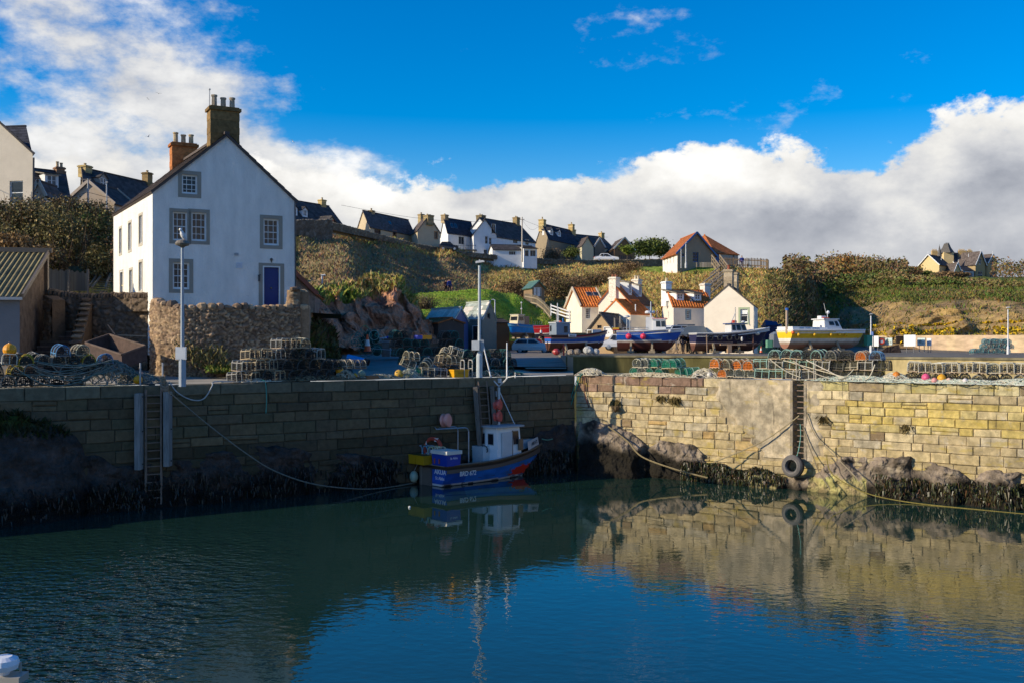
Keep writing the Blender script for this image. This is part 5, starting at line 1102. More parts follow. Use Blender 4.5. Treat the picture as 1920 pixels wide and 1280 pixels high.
for i, (px, py, D, rx, hh, cols, lab) in enumerate([
    (945, 555, 126, 3.0, 2.4, DRYB, 'brown leafless shrub left of the green roofed summer house'),
    (968, 548, 130, 2.6, 2.6, DRYB, 'brown shrub directly behind the summer house roof'),
    (1035, 550, 134, 3.2, 3.4, DRYB, 'dark brown thicket right of the summer house'),
    (1062, 560, 128, 3.0, 3.2, DRYB[:2] + OLV[:3], 'dark thicket above the terrace fence'),
    (1085, 550, 132, 2.6, 3.0, DRYB, 'dark brown shrub above the orange side roof'),
    (1022, 530, 146, 3.6, 2.8, DRYB + [GOLD], 'rust brown scrub halfway up the bank above the summer house'),
    (1150, 522, 148, 3.4, 2.6, DRYB, 'brown scrub on the bank behind the tall gable chimney'),
    (1115, 530, 142, 3.0, 2.6, DRYB + OLV[:2], 'brown scrub on the bank above the orange roof cottage'),
    (1180, 512, 156, 2.6, 2.0, DRYB, 'brown scrub near the top of the bank by the lawn'),
    (1040, 484, 184, 2.6, 3.2, [(.16, .11, .06), (.2, .14, .08)], 'pale brown leafless shrub against the brown stone house')]):
    bush('shrub', lab, 'shrub', (*XY(px, D), hill.ground(px, D) - .15), rx, rx * .7, hh, 1700, cols, .12, 70, 'brown shrubs on the bank', 80 + i, 6)
bush('evergreen_bush', 'round dark green bush in front of the brown stone house on the ridge', 'bush', W(1076, 486, 180), 2.3, 2, 2.5, 1500, GRN, .14, 10, None, 95, 5)
bush('cordyline_tree', 'bright green spiky topped tree in front of the timber gable', 'tree', W(1176, 487, 182), 2.0, 1.6, 1.8, 1300, [(.10, .14, .02), (.16, .2, .03), (.2, .24, .04)], .16, 20, None, 96, 4, trunk=1.0)
for i, (px, py, D, rx, hh, cols) in enumerate([(1198, 487, 250, 6, 4.5, GRN[:3]), (1218, 486, 255, 6, 5, GRN[:3] + OLV[:2]), (1236, 488, 260, 5, 4.6, GRN[:3])]):
    bush('round_tree', ['low rounded tree beyond the stone wall, next to the timber gable', 'middle of the three low round trees behind the lawn wall', 'low round tree nearest the hall'][i], 'tree', W(px, py, D), rx, 4, hh, 1500, cols, .3, 12, 'low trees behind the lawn', 100 + i, 5, trunk=.8)
# the wood and hedges on the far cliff: woods read as one mass, single bushes in front of it
def wood(name, n, seed, segs, cols, size):
    r = np.random.default_rng(seed); P, C = [], []
    for _ in range(n):
        a = segs[r.integers(len(segs))]; px, t = r.uniform(a[0], a[1]), r.uniform(a[2], a[3]); g = hill.pos(px, t)
        z = a[4] * (.55 + .6 * abs(noise.noise(Vector((g.x * .12, g.y * .12, seed))))) * r.random() ** .6; p_ = g + Vector((r.normal() * .3, 0, z)); P.append(p_[:])
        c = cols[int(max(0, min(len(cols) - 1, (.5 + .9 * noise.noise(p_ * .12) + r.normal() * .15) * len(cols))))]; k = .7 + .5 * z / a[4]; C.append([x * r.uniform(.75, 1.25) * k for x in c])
    V, Q = leaf_quads(np.array(P), size, seed); o = npmesh(name, V, Q, C, MFOL); o['kind'] = 'stuff'
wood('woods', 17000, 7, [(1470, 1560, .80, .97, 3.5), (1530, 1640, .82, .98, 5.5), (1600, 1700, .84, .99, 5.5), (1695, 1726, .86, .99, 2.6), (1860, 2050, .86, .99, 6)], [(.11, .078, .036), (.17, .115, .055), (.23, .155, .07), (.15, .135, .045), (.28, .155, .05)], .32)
wood('hedge', 11000, 8, [(1545, 1700, .70, .82, 2.6), (1690, 1800, .72, .80, 1.2), (1790, 2000, .72, .79, .7)], GRN[:3] + OLV[1:4], .26)
for i, (px, py, D, rx, hh, cols, lab) in enumerate([
    (1590, 512, 235, 6.5, 6.2, RUST, 'rust orange leafless tree mass left of the long grey shed'), (1555, 508, 220, 4.5, 4.0, RUST[:3], 'rust brown shrub at the edge of the far wood'),
    (1537, 510, 210, 4, 2.6, RUST + GRN[:1], 'russet scrub at the head of the gully'), (1655, 505, 290, 2.4, 4.2, [(.015, .03, .008), (.025, .045, .012)], 'single dark evergreen standing above the long grey shed'),
    (1735, 521, 262, 2.4, 1.7, GRN, 'leafy green bush in front of the left gable of the villa'), (1752, 522, 258, 2.0, 1.2, GRN[1:], 'yellow-green bush against the villa wall'),
    (1785, 530, 245, 5, 1.8, DRYB, 'brown thicket below the villa porch'), (1640, 530, 225, 4, 2.8, GRN, 'green hedge bush hiding the foot of the long shed')]):
    bush('tree' if hh > 4.5 else 'bush', lab, 'tree' if hh > 4.5 else 'bush', (*XY(px, D), hill.ground(px, D) - .2), rx, rx * .7, hh, 2200, cols, .26, 60, 'trees on the far cliff', 120 + i, 7, trunk=.6 if hh > 4.5 else 0)
P, C = [], []
for i in range(1500):                                             # gorse in flower along the foot of the cliff
    px = random.choice([random.gauss(1640, 9), random.gauss(1715, 20), random.gauss(1770, 14), random.gauss(1900, 20), random.uniform(1640, 1920)]); t = random.uniform(.03, .17) if random.random() < .8 else .22
    q = hill.pos(px, t); q.z += .25; P.append(q[:]); C.append(rc((.55, .36, .015) if random.random() < .7 else (.12, .11, .02), .3))
V, Q = leaf_quads(np.array(P), .24, 5); o = npmesh('gorse', V, Q, C, MFOL); o['kind'] = 'stuff'

# walls and fences on the ridge
def ridge_wall(name, label, pts, h, col, cell=.5, th=.5, cop=True):
    q = [W(*a) for a in pts]; return rubble(name, label, [v.xy[:] for v in q], [v.z for v in q], [v.z + h_ for v, h_ in zip(q, h)], cell, cols=(col, tuple(x * .75 for x in col), tuple(x * 1.2 for x in col)), res=.16, coping=((.3, .5), (.15, .3)) if cop else None, seed=int(pts[0][0]))
ridge_wall('field_wall', 'tall grey stone wall at the top of the slope right of the white house', [(545, 455, 120), (623, 455, 124)], [2.6, 2.7], (.17, .145, .115))
ridge_wall('field_wall', 'low dry stone wall running down the ridge in front of the sand coloured house', [(623, 432, 126), (700, 448, 140), (780, 466, 154), (870, 481, 164), (930, 487, 168), (985, 492, 172)], [.9, .7, .6, .6, .6, .7], (.20, .17, .12))
ridge_wall('field_wall', 'long dry stone wall below the parked white car on the ridge', [(985, 494, 176), (1100, 499, 182), (1180, 500, 186), (1242, 499, 190)], [.8, .9, 1.1, 1.2], (.21, .17, .12))
def fence(name, label, pts, h, rails, col, post=1.8, pales=0, cat='fence'):
    q = [W(*a) for a in pts]; root = thing(name, label, cat, q[0]); o = q[0]; mb = MB(col); L = [0]
    for a, b in zip(q[:-1], q[1:]): L.append(L[-1] + (b - a).length)
    def at(s): i = min(max(int(np.searchsorted(L, s)) - 1, 0), len(q) - 2); return q[i].lerp(q[i + 1], (s - L[i]) / (L[i + 1] - L[i]))
    n = max(1, int(L[-1] / post))
    for i in range(n):
        a, b = at(L[-1] * i / n) - o, at(L[-1] * (i + 1) / n) - o
        for z in rails: mb.beam(a + Vector((0, 0, z)), b + Vector((0, 0, z)), .045, .13, rc(col, .2))
    if pales:
        k = int(L[-1] / pales)
        for i in range(k): a = at(L[-1] * i / k) - o; mb.obb(a + Vector((0, -.05, .05)), Vector((pales * .6, 0, 0)), (0, .03, 0), (0, 0, h * random.uniform(.92, 1.04)), rc(col, .3))
    mb.build('rails', MPAINT, root)
    for i in range(n + 1): a = at(L[-1] * i / n) - o; mb = MB(col); mb.box(a + Vector((0, .03, h / 2 - .1)), (.12, .12, h + .3)); mb.build('post', MPAINT, root)
    return root
fence('paling_fence', 'weathered paling fence curving down the edge of the green mound', [(984, 570, 118), (1003, 572, 117), (1018, 583, 115), (1032, 600, 113)], 1.15, [.3, .9], (.36, .29, .19), 1.8, .16)
fence('white_fence', 'short white three-railed fence sloping down beside the cottage', [(1033, 588, 110), (1068, 600, 108)], 1.0, [.2, .55, .9], WHITE, 1.5)
fence('black_fence', 'black railing on the grass strip in front of the rock, left of the bins', [(634, 640, 74), (668, 640, 75)], .95, [.2, .85], (.018, .018, .018), 1.2, .15)
fence('black_fence', 'low black rail below the rock between the traffic cone and the sheds', [(718, 634, 78), (760, 634, 79), (806, 637, 80)], .62, [.2, .5], (.02, .02, .018), 1.6)
fence('clifftop_fence', 'brown board fence along the cliff top right of the hall', [(1350, 501, 139), (1384, 501, 139), (1436, 503, 138), (1440, 506, 135)], 1.25, [.3, 1.0], (.23, .16, .09), 1.8, .2)
fence('terrace_fence', 'pale timber terrace fence in front of the orange roof cottage', [(1062, 575, 116), (1092, 574, 112)], 1.1, [.2, .5, .8, 1.05], (.60, .52, .38), 1.4)
sp = thing('planter', 'pale timber planter box stepping down beside the cottage terrace', 'planter', W(1070, 582, 110)); o = sp.location; mb = MB((.55, .40, .24)); mb.box((0, 0, .3), (1.1, .8, .9)); mb.box((0, 0, .78), (1.2, .9, .08), 0, (.6, .46, .3)); mb.build('box', MPAINT, sp)
mb = MB(); [mb.ball((random.uniform(-.45, .45), random.uniform(-.3, .3), .85), random.uniform(.08, .16), 6, (.10, .10, .03)) for _ in range(14)]; mb.build('soil', MGROUND, sp)
mb = MB((.30, .23, .15)); zz = [(1342, 500, 138), (1358, 522, 133), (1340, 538, 127), (1352, 534, 126), (1322, 560, 117)]
st = thing('cliff_stairs', 'zigzag timber steps with handrails down the bank from the hall', 'steps', W(1342, 500, 138)); o = st.location
for a, b in ((zz[0], zz[1]), (zz[1], zz[2]), (zz[3], zz[4])):
    p_, q_ = W(*a) + Vector((0, 0, .5)), W(*b) + Vector((0, 0, .5))
    for k in range(10): c = p_.lerp(q_, (k + .5) / 10) - o; mb.box(c, (1.0, .35, .06), 0, rc((.3, .23, .14), .2))
mb.build('treads', MPAINT, st); mb = MB((.34, .26, .16))
for a, b in ((zz[0], zz[1]), (zz[1], zz[2]), (zz[3], zz[4])):
    for off in (-.55, .55):
        p_, q_ = W(*a) + Vector((off, 0, .5)), W(*b) + Vector((off, 0, .5))
        mb.beam(p_ - o + Vector((0, 0, 1.1)), q_ - o + Vector((0, 0, 1.1)), .12); mb.beam(p_ - o + Vector((0, 0, .6)), q_ - o + Vector((0, 0, .6)), .08); mb.beam(p_ - o, q_ - o, .1, .2)
        for k in range(5): c = p_.lerp(q_, k / 4) - o; mb.beam(c - Vector((0, 0, .4)), c + Vector((0, 0, 1.15)), .12)
mb.build('handrail', MPAINT, st)
# ------------------------------------------------------------------ boats
MHULL = mat('hull_paint', None, .42, .18, 2.5, .08, 9, spec=.4)
MMETAL = mat('galvanised', (.5, .52, .54), .45, .2, 6, .05, metal=.6, col2=(.36, .38, .4))
MFLOAT = mat('float_plastic', None, .4, .08, 3, 0, spec=.4)
MRUBBER = mat('rubber', (.03, .03, .032), .75, .3, 6, .2)
MROPE = mat('rope', None, .9, .25, 9, .3, 30, spec=.1)
def hull_shape(L, B, H, Hb, draft, trans=.85, full=.5, keel=.0):
    """half-breadth, sheer and keel lines along the boat; x from stern 0 to stem L"""
    def b(t): return B / 2 * (lerp(trans, 1, min(1, t / .4) ** .8) if t < .4 else max(.012, (1 - ((t - .4) / .6) ** (2.2 + full)) ** .75))
    def sh(t): return lerp(H, Hb, max(0, (t - .25) / .75) ** 1.9) + .02
    def kz(t): return -draft * (1 - max(0, (t - .82) / .18) ** 2 * .75) + keel * t
    return b, sh, kz
def make_hull(root, L, B, H, Hb, draft, bands, colf=None, trans=.85, full=.5, rake=.35, ns=30, nr=14, deck=.28, deckc=(.25, .22, .18), inner=(.5, .5, .48), rail=(.5, .5, .5), railr=.05, M=None):
    """outer skin in bands of colour, transom, inner side, deck and rubbing rail"""
    b, sh, kz = hull_shape(L, B, H, Hb, draft, trans, full); V, mb = [], MB(M=M)
    def P(t, s):
        w, z1, z0 = b(t), sh(t), kz(t); fl = min(1, (s * 1.0) ** .45) if s > 0 else 0; vee = max(0, (t - .5) / .5)
        y = w * lerp(fl, s ** .95 * .96 + .04 * fl, vee * .75); z = lerp(z0, z1, s); return (t * L + rake * max(0, t - .6) / .4 * s * (1 if t > .6 else 0), y, z)
    for sg in (1, -1):
        for i in range(ns):
            for j in range(nr):
                t0, t1, s0, s1 = i / ns, (i + 1) / ns, j / nr, (j + 1) / nr
                q = [P(t0, s0), P(t1, s0), P(t1, s1), P(t0, s1)]; q = [(x, y * sg, z) for x, y, z in q]; zc = sum(v[2] for v in q) / 4; tc = (t0 + t1) / 2; sc = (s0 + s1) / 2
                c = None
                if colf: c = colf(tc, sc, zc, sg)
                if c is None:
                    c = bands[-1][1]
                    for lim, cc in bands:
                        lv = lim if not callable(lim) else lim(tc)
                        if zc < lv: c = cc; break
                mb.add(q, [(0, 1, 2, 3)], c)
    for j in range(nr):                                            # transom
        s0, s1 = j / nr, (j + 1) / nr; a, d = P(0, s0), P(0, s1); zc = (a[2] + d[2]) / 2; c = colf(0, (s0 + s1) / 2, zc, 0) if colf else None
        if c is None:
            c = bands[-1][1]
            for lim, cc in bands:
                if zc < (lim if not callable(lim) else lim(0)): c = cc; break
        mb.add([a, (a[0], -a[1], a[2]), (d[0], -d[1], d[2]), d], [(0, 1, 2, 3)], c)
    h = mb.build('hull', MHULL, root); mb = MB(M=M)
    for i in range(ns):
        t0, t1 = i / ns, (i + 1) / ns; a, c = P(t0, 1), P(t1, 1); k = .93
        for sg in (1, -1): mb.quad((a[0], a[1] * k * sg, a[2]), (c[0], c[1] * k * sg, c[2]), (c[0], c[1] * k * sg, c[2] - deck), (a[0], a[1] * k * sg, a[2] - deck), inner)
        mb.quad((a[0], a[1] * k, a[2] - deck), (c[0], c[1] * k, c[2] - deck), (c[0], -c[1] * k, c[2] - deck), (a[0], -a[1] * k, a[2] - deck), deckc)
    mb.build('deck', MPAINT, root); mb = MB(rail, M)
    for sg in (1, -1): mb.tube([(P(i / ns, 1)[0], P(i / ns, 1)[1] * sg, P(i / ns, 1)[2]) for i in range(ns + 1)], railr, 5)
    a = P(0, 1); mb.tube([(a[0], a[1], a[2]), (a[0], -a[1], a[2])], railr, 5); mb.build('gunwale', MPAINT, root)
    return P
def cabin(root, x0, x1, y, z0, z1, col, roofc, wins=(), over=.12, taper=.9, slant=.0, name='wheelhouse', thick=.07, xr=0):
    """a wheelhouse with sloping sides; wins: (side, a0, a1, b0, b1) in shares of that side"""
    B_ = [(x0, -y), (x1, -y), (x1, y), (x0, y)]; T_ = [(x0 + xr, -y * taper), (x1 - slant, -y * taper), (x1 - slant, y * taper), (x0 + xr, y * taper)]
    mb = MB(col); vs = [(*p, z0) for p in B_] + [(*p, z1) for p in T_]; mb.add(vs, [(0, 1, 5, 4), (1, 2, 6, 5), (2, 3, 7, 6), (3, 0, 4, 7), (4, 5, 6, 7)]); cb = mb.build(name, MPAINT, root)
    mb = MB(roofc); mb.box(((x0 + x1 - slant + xr) / 2, 0, z1 + thick / 2), (x1 - x0 - slant - xr + 2 * over, 2 * y * taper + 2 * over, thick)); mb.build('cabin_roof', MPAINT, cb)
    sides = {'S': (0, 1), 'F': (1, 2), 'P': (2, 3), 'A': (3, 0)}
    for sd, a0, a1, b0, b1 in wins:
        i, j = sides[sd]; q = lambda a, b_: (Vector(vs[i]).lerp(Vector(vs[j]), a)).lerp(Vector(vs[i + 4]).lerp(Vector(vs[j + 4]), a), b_)
        n = (Vector(vs[j]) - Vector(vs[i])).cross(Vector((0, 0, 1))).normalized() * .012; e = .02
        mb = MB((.05, .05, .05)); mb.quad(q(a0 - e, b0 - e * 1.5) + n, q(a1 + e, b0 - e * 1.5) + n, q(a1 + e, b1 + e * 1.5) + n, q(a0 - e, b1 + e * 1.5) + n, tuple(c * .7 for c in col)); w = mb.build('window', MPAINT, cb)
        mb = MB(); mb.quad(q(a0, b0) + n * 1.8, q(a1, b0) + n * 1.8, q(a1, b1) + n * 1.8, q(a0, b1) + n * 1.8); mb.build('pane', MPANE, w)
    return cb

# the moored boat: small blue creel boat lying under the west wall
s0, s1 = W(843, 915, 41.4), W(1008, 893, 45.0); ang = math.atan2(s1.y - s0.y, s1.x - s0.x); ln = 6.15; hb = 1.06
ctr = Vector((s0.x, s0.y, 0)) + Vector((-math.sin(ang), math.cos(ang), 0)) * hb
bt = thing('moored_boat', 'small blue creel boat with white wheelhouse and red floats moored below the quay', 'boat', ctr, ang)
BLUE, DKB = (.03, .19, .66), (.02, .10, .46)
def mcol(t, s, z, sg):
    if z < .03 + .02 * math.sin(t * 30): return (.04, .03, .03)
    if z < .11: return (.62, .62, .6) if noise.noise(Vector((t * 14, z * 8, 1))) > -.25 else (.2, .2, .22)
    d = (t - .78) ** 2 / .018 + (z - .34) ** 2 / .045
    if sg == -1 and d + .8 * noise.noise(Vector((t * 22, z * 9, 3))) < 1.0: return (.70, .05, .025)
    if sg == -1 and d < 2.2 and noise.noise(Vector((t * 30, z * 12, 7))) > .05: return (.10, .16, .30)
    if sg == -1 and t > .62 and z < .2 + .3 * (t - .62): return (.38, .03, .02)
    if s > .93: return (.13, .085, .05)
    if s > .84: return (.06, .045, .035)
    c = DKB if t < .18 else BLUE; k = 1 + .35 * noise.noise(Vector((t * 9, z * 5, 2))); return tuple(x * k for x in c)
PM = make_hull(bt, ln, 2.12, .90, 1.42, .3, [(9, BLUE)], mcol, trans=.9, full=.3, rake=.45, ns=64, nr=30, deck=.34, deckc=(.16, .12, .08), inner=(.12, .10, .085), rail=(.16, .11, .065), railr=.055)
cb = cabin(bt, 3.05, 4.55, .72, .75, 2.30, (.90, .90, .88), (.42, .44, .45), [('A', .58, .83, .52, .82), ('A', .17, .42, .52, .82), ('S', .68, .92, .50, .88), ('F', .1, .45, .5, .85), ('F', .55, .9, .5, .85)], .16, .93, .12)
mb = MB((.60, .62, .62)); mb.box((3.60, -.745, 1.42), (.62, .03, 1.35)); mb.box((3.92, -.75, 1.45), (.035, .035, 1.4), 0, (.2, .14, .1)); mb.build('cabin_door', MPAINT, bt)
mb = MB((.58, .60, .60)); mb.box((2.85, .25, 1.1), (.4, .9, .75)); mb.build('engine_box', MPAINT, bt)
mb = MB((.02, .02, .02)); mb.torus((2.83, -.1, 1.35), .17, .02, (1, .2, .2), 16, 6); mb.beam((2.83, -.1, 1.2), (2.83, -.1, 1.5), .02); mb.beam((2.86, -.26, 1.35), (2.80, .06, 1.35), .02); mb.build('steering_wheel', MRUBBER, bt)
mb = MB((.55, .57, .56)); mb.add([(4.50, -.6, 1.2), (5.90, -.25, 1.33), (5.90, .25, 1.33), (4.50, .6, 1.2), (4.55, -.5, 1.62), (5.80, -.18, 1.62), (5.80, .18, 1.62), (4.55, .5, 1.62)], [(0, 1, 5, 4), (1, 2, 6, 5), (2, 3, 7, 6), (4, 5, 6, 7)]); mb.build('foredeck', MPAINT, bt)
mb = MB((.6, .6, .58)); mb.add([(4.85, -.82, 1.2), (6.00, -.36, 1.36), (5.95, -.33, 1.72), (4.85, -.76, 1.58)], [(0, 1, 2, 3)]); mb.build('bow_board', MPAINT, bt)
text_mesh('registration', 'BRD 672', .20, mat('letter_paint', (.85, .86, .86), .5, .05, 3, 0), bt, (5.45, -.64, 1.44), Vector((1.0, .40, .12)), Vector((0, .1, 1)), .002, .004, .8).data.materials[0] = mat('dark_letter', (.08, .07, .06), .6, .1, 3, 0)
mb = MB((.24, .15, .09)); mb.box((4.40, -.78, 1.5), (.25, .08, .5)); mb.build('wheelhouse_box', MPAINT, bt)
mb = MB((.62, .62, .6)); mb.tube([(3.80, 0, 2.3), (3.80, 0, 4.05)], .06, 6); mb.tube([(3.82, 0, 3.9), (4.25, -.55, 2.40)], .02, 5); mb.tube([(3.80, .55, 4.5), (3.80, .42, 4.38), (3.80, 0, 4.1), (3.80, -.42, 4.38), (3.80, -.55, 4.5)], .035, 5); mb.beam((3.80, -.5, 4.5), (3.80, -1.1, 4.6), .03); mb.beam((3.80, -1.05, 4.5), (3.80, -1.05, 4.75), .03)
mb.box((3.80, .28, 3.75), (.06, .26, .24)); mb.box((3.80, -.05, 4.35), (.1, .14, .2)); mb.build('mast', MPAINT, bt)
for y, z1, lean in ((.52, 6.15, .6), (-.52, 6.05, 0)):
    mb = MB((.75, .75, .74)); mb.tube([(3.8, y, 4.45), (3.8, y + lean, z1)], .04, 5, r2=.026); mb.build('whip_aerial', MPAINT, bt)
def reel(c, r, ax, par, col=(.75, .13, .09)):
    mb = MB(col); ax = Vector(ax).normalized()
    mb.lathe([(.3 * r, -.62 * r), (.8 * r, -.62 * r), (r, -.5 * r), (r, -.22 * r), (.72 * r, -.08 * r), (.72 * r, .08 * r), (r, .22 * r), (r, .5 * r), (.8 * r, .62 * r), (.3 * r, .62 * r)], 16, c, None, ax); mb.torus(Vector(c) - ax * .6 * r, .5 * r, .07 * r, ax, 14, 5, (.9, .45, .35)); return mb.build('net_float', MFLOAT, par)
reel((3.72, 0, 2.75), .25, (.45, -1, .1), bt); reel((3.72, 0, 3.27), .25, (.45, -1, .1), bt); reel((1.15, .55, 2.68), .30, (.45, -1, .1), bt, (.85, .36, .28))
mb = MB((.55, .54, .5)); 
for y in (-.1, .62): mb.tube([(1.9, y, .7), (1.9, y, 2.2), (1.82, y, 2.33), (1.68, y, 2.37), (.3 + .5 * (y > 0), y + .25, 2.37)], .028, 6)
mb.tube([(.3, .15, 2.37), (.8, .87, 2.37)], .025, 6); mb.build('gantry', MMETAL, bt)
text_mesh('registration', 'BRD 672', .28, mat('letter_paint', (0, 0, 0)), bt, (.98, -1.10, .46), Vector((1, -.07, 0)), Vector((0, -.12, 1)), .004, .004, .85)
text_mesh('boat_name', 'AKUA', .27, mat('letter_paint', (0, 0, 0)), bt, (-.02, -.47, .54), Vector((0, -1, 0)), Vector((0, 0, 1)), .004, .005, 1.05)
text_mesh('home_port', 'St Abbs', .19, mat('letter_paint', (0, 0, 0)), bt, (-.02, -.45, .30), Vector((0, -1, 0)), Vector((0, 0, 1)), .004, .002, 1)
mb = MB((.16, .13, .10)); mb.box((-.05, .45, .38), (.1, .75, .75)); mb.box((-.08, .68, .38), (.08, .1, .85), 0, (.22, .18, .14)); mb.build('transom_board', MPAINT, bt)
mb = MB((.05, .045, .04)); 
for x, z in ((2.0, .26), (2.75, .28), (3.6, .34)): mb.box((x, PM(x / ln, .4)[1] * -1 - .01, z), (.22, .06, .045))
mb.build('scupper', MPAINT, bt)
mb = MB((.30, .25, .18)); mb.box((.3, .05, .90), (.8, 1.7, .05)); mb.build('stern_shelf', MPAINT, bt)
mb = MB((.48, .055, .025)); mb.torus((.55, .75, 1.55), .36, .085, (-.75, -.6, .25), 24, 8)
for k in range(4): a, b_ = _basis(Vector((-.75, -.6, .25))); q = Vector((.55, .75, 1.55)) + (a * math.cos(k * 1.57 + .5) + b_ * math.sin(k * 1.57 + .5)) * .36; mb.box(q, (.15, .15, .15), .6, (.6, .6, .6))
o = mb.build('lifebuoy', MFLOAT, None); M4 = Matrix.Translation(ctr) @ Matrix.Rotation(ang, 4, 'Z'); o.matrix_world = M4; tag(o, 'orange lifebuoy with white bands standing on the stern of the moored boat', 'lifebuoy')
def onboat(n, lab, cat, grp=None): r = thing(n, lab, cat, ctr, ang, grp); return r
cr = onboat('fish_box', 'blue insulated fish box with a white lid on the stern of the moored boat', 'box')
mb = MB((.012, .05, .36)); mb.box((.25, -.55, 1.16), (.72, .95, .5), 0, None, 1.06); mb.build('box_body', MFLOAT, cr); mb = MB((.70, .68, .62)); mb.box((.25, -.55, 1.47), (.84, 1.08, .15)); mb.build('lid', MFLOAT, cr)
text_mesh('box_print', 'St Abbs', .13, mat('letter_paint', (0, 0, 0)), cr, (.25, -1.045, 1.2), Vector((1, 0, 0)), Vector((0, 0, 1)), .003)
mb = MB((.4, .1, .05)); [mb.box((-.14, -.25 - .3 * k, 1.1), (.03, .06, .2)) for k in range(2)]; mb.build('strap', MFLOAT, cr)
for k, y in enumerate((.28, .86)):
    cr = onboat('fish_box', ['yellow fish box beside the blue insulated box on the boat stern', 'outermost yellow fish box over the water at the boat stern'][k], 'box', 'yellow fish boxes'); mb = MB((.55, .30, .01)); mb.box((-.22, y + .05, 1.08), (.5, .54, .34), 0, None, 1.05); mb.box((-.22, y + .05, 1.27), (.56, .6, .04)); mb.build('box_body', MFLOAT, cr)
    mb = MB((.08, .05, .01)); mb.box((-.22, y + .05, 1.292), (.44, .48, .006)); mb.build('box_hollow_shade', MFLOAT, cr)  # dark sheet on the solid box paints the shade of an open hollow
for k, (y, c, lab) in enumerate([(1.0, (.28, .36, .42), 'blue-grey hooped creel frame above the yellow fish boxes'), (.62, (.2, .35, .42), 'second hooped creel frame on the boat stern, blue-grey'), (.25, (.6, .55, .30), 'pale yellow hooped creel frame behind the blue fish box'), (-.12, (.6, .55, .35), 'pale hooped creel frame under the lifebuoy')]):
    cr = onboat('creel', lab, 'creel', 'creels on the moored boat'); mb = MB(c)
    for x in (.05, .45): mb.tube([(x, y - .17, 1.25), (x, y - .17, 1.5), (x, y - .1, 1.62), (x, y + .1, 1.62), (x, y + .17, 1.5), (x, y + .17, 1.25)], .022, 5)
    for q in ((-.17, 1.27), (.17, 1.27), (0, 1.63)): mb.tube([(.05, y + q[0], q[1]), (.45, y + q[0], q[1])], .018, 4)
    mb.build('frame', MROPE, cr)
fd = onboat('fender', 'pale green ball fender hanging off the stern corner of the moored boat', 'fender'); mb = MB((.36, .46, .34)); mb.ball((-.3, .95, .33), .19, 12, None, 1.3); mb.build('fender_ball', MFLOAT, fd); mb = MB((.3, .3, .28)); mb.tube([(-.3, .95, .55), (-.1, .9, .92)], .015, 4); mb.build('lanyard', MROPE, fd)
bb = onboat('mooring_float', 'small pale float lying in the water off the moored boat', 'float'); bb.location = W(768, 949, 41.0 if False else 6.1 * F / 311); bb.location.z = .02; mb = MB((.6, .62, .6)); mb.ball((0, 0, 0), .05, 8); mb.build('float_ball', MFLOAT, bb)

# boats drawn up on the yard
def stand(root, xs, y, z0, z1, col=(.3, .24, .16)):
    for x in xs:
        mb = MB(col)
        for sg in (-1, 1): mb.beam((x, sg * (y + .3), z0), (x, sg * y * .75, z1), .14); mb.box((x, sg * (y + .3), z0 + .08), (.5, .4, .16))
        mb.box((x, 0, z0 + .15), (.35, y * 1.6, .3))
        mb.build('cradle', mat('old_timber', None, .9, .35, 4, .3, stretch=(1, 1, 1)), root)
def dry_boat(name, label, pxs, pxb, D, Db, ybase, draft, H, Hb, B, bands, **kw):
    """hull on the hard: stern and bow bearings; yard level under it"""
    a, b = XY(pxs, D), XY(pxb, Db); rz = math.atan2(b.y - a.y, b.x - a.x); L = (b - a).length; zg = ZY(ybase, (D + Db) / 2)
    root = thing(name, label, 'boat', (a.x, a.y, zg), rz); M = Matrix.Translation((0, 0, draft + .12))
    rake = kw.get('rake', .35); L -= rake
    P0 = make_hull(root, L, B, H, Hb, draft, bands, kw.get('colf'), kw.get('trans', .85), kw.get('full', .6), rake, 28, 16, kw.get('deck', .25), kw.get('deckc', (.2, .18, .16)), kw.get('inner', (.5, .5, .5)), kw.get('rail', (.6, .6, .6)), kw.get('railr', .045), M)
    stand(root, (L * .25, L * .62), B * .36, 0, draft + .15)
    root['L'] = L
    return root, L, draft + .12, P0
def fl(root, c, r, col, name='fender', sq=1.): mb = MB(col); mb.ball(c, r, 10, None, sq); return mb.build(name, MFLOAT, root)
AF, NAVY, WB = (.10, .035, .022), (.022, .024, .075), (.62, .62, .60)
# 1 blue and red open boat with grey cabin
b, L, z, P0 = dry_boat('beached_boat', 'old blue clinker boat with red-brown bottom and a grey box cabin beside the silver car', 1027, 1138, 73, 75, 660, .58, .50, .88, 1.75, [(-.02, (.09, .035, .022)), (.06, (.68, .62, .58)), (lambda t: .32 + .36 * t ** 2, (.02, .11, .42)), (lambda t: .37 + .40 * t ** 2, (.42, .03, .03)), (9, (.03, .025, .03))], trans=.7, inner=(.25, .2, .14), rail=(.07, .05, .05))
cabin(b, .42, 1.55, .6, z + .45, z + 1.28 + .15, (.22, .27, .33), (.55, .56, .58), [('S', .55, .8, .3, .75), ('A', .1, .3, .4, .8)], .06, .96)
mb = MB((.70, .70, .68)); mb.tube([(.8, 0, z + 1.4), (.8, 0, z + 2.9)], .035, 5); mb.tube([(.95, .1, z + 1.4), (.95, .1, z + 2.5)], .02, 5); mb.build('mast', MPAINT, b)
fl(b, (.95, -.2, z + 1.52), .11, (.65, .05, .03), 'float', .7); mb = MB((.05, .2, .5)); mb.box((1.25, 0, z + 1.65), (.06, .1, .3)); mb.build('flag', MPAINT, b)
mb = MB((.72, .72, .72)); mb.obb((1.25, -.93, z + .42), (.62, -.02, 0), (0, .02, 0), (0, 0, .2)); nb = mb.build('number_board', MPAINT, b)
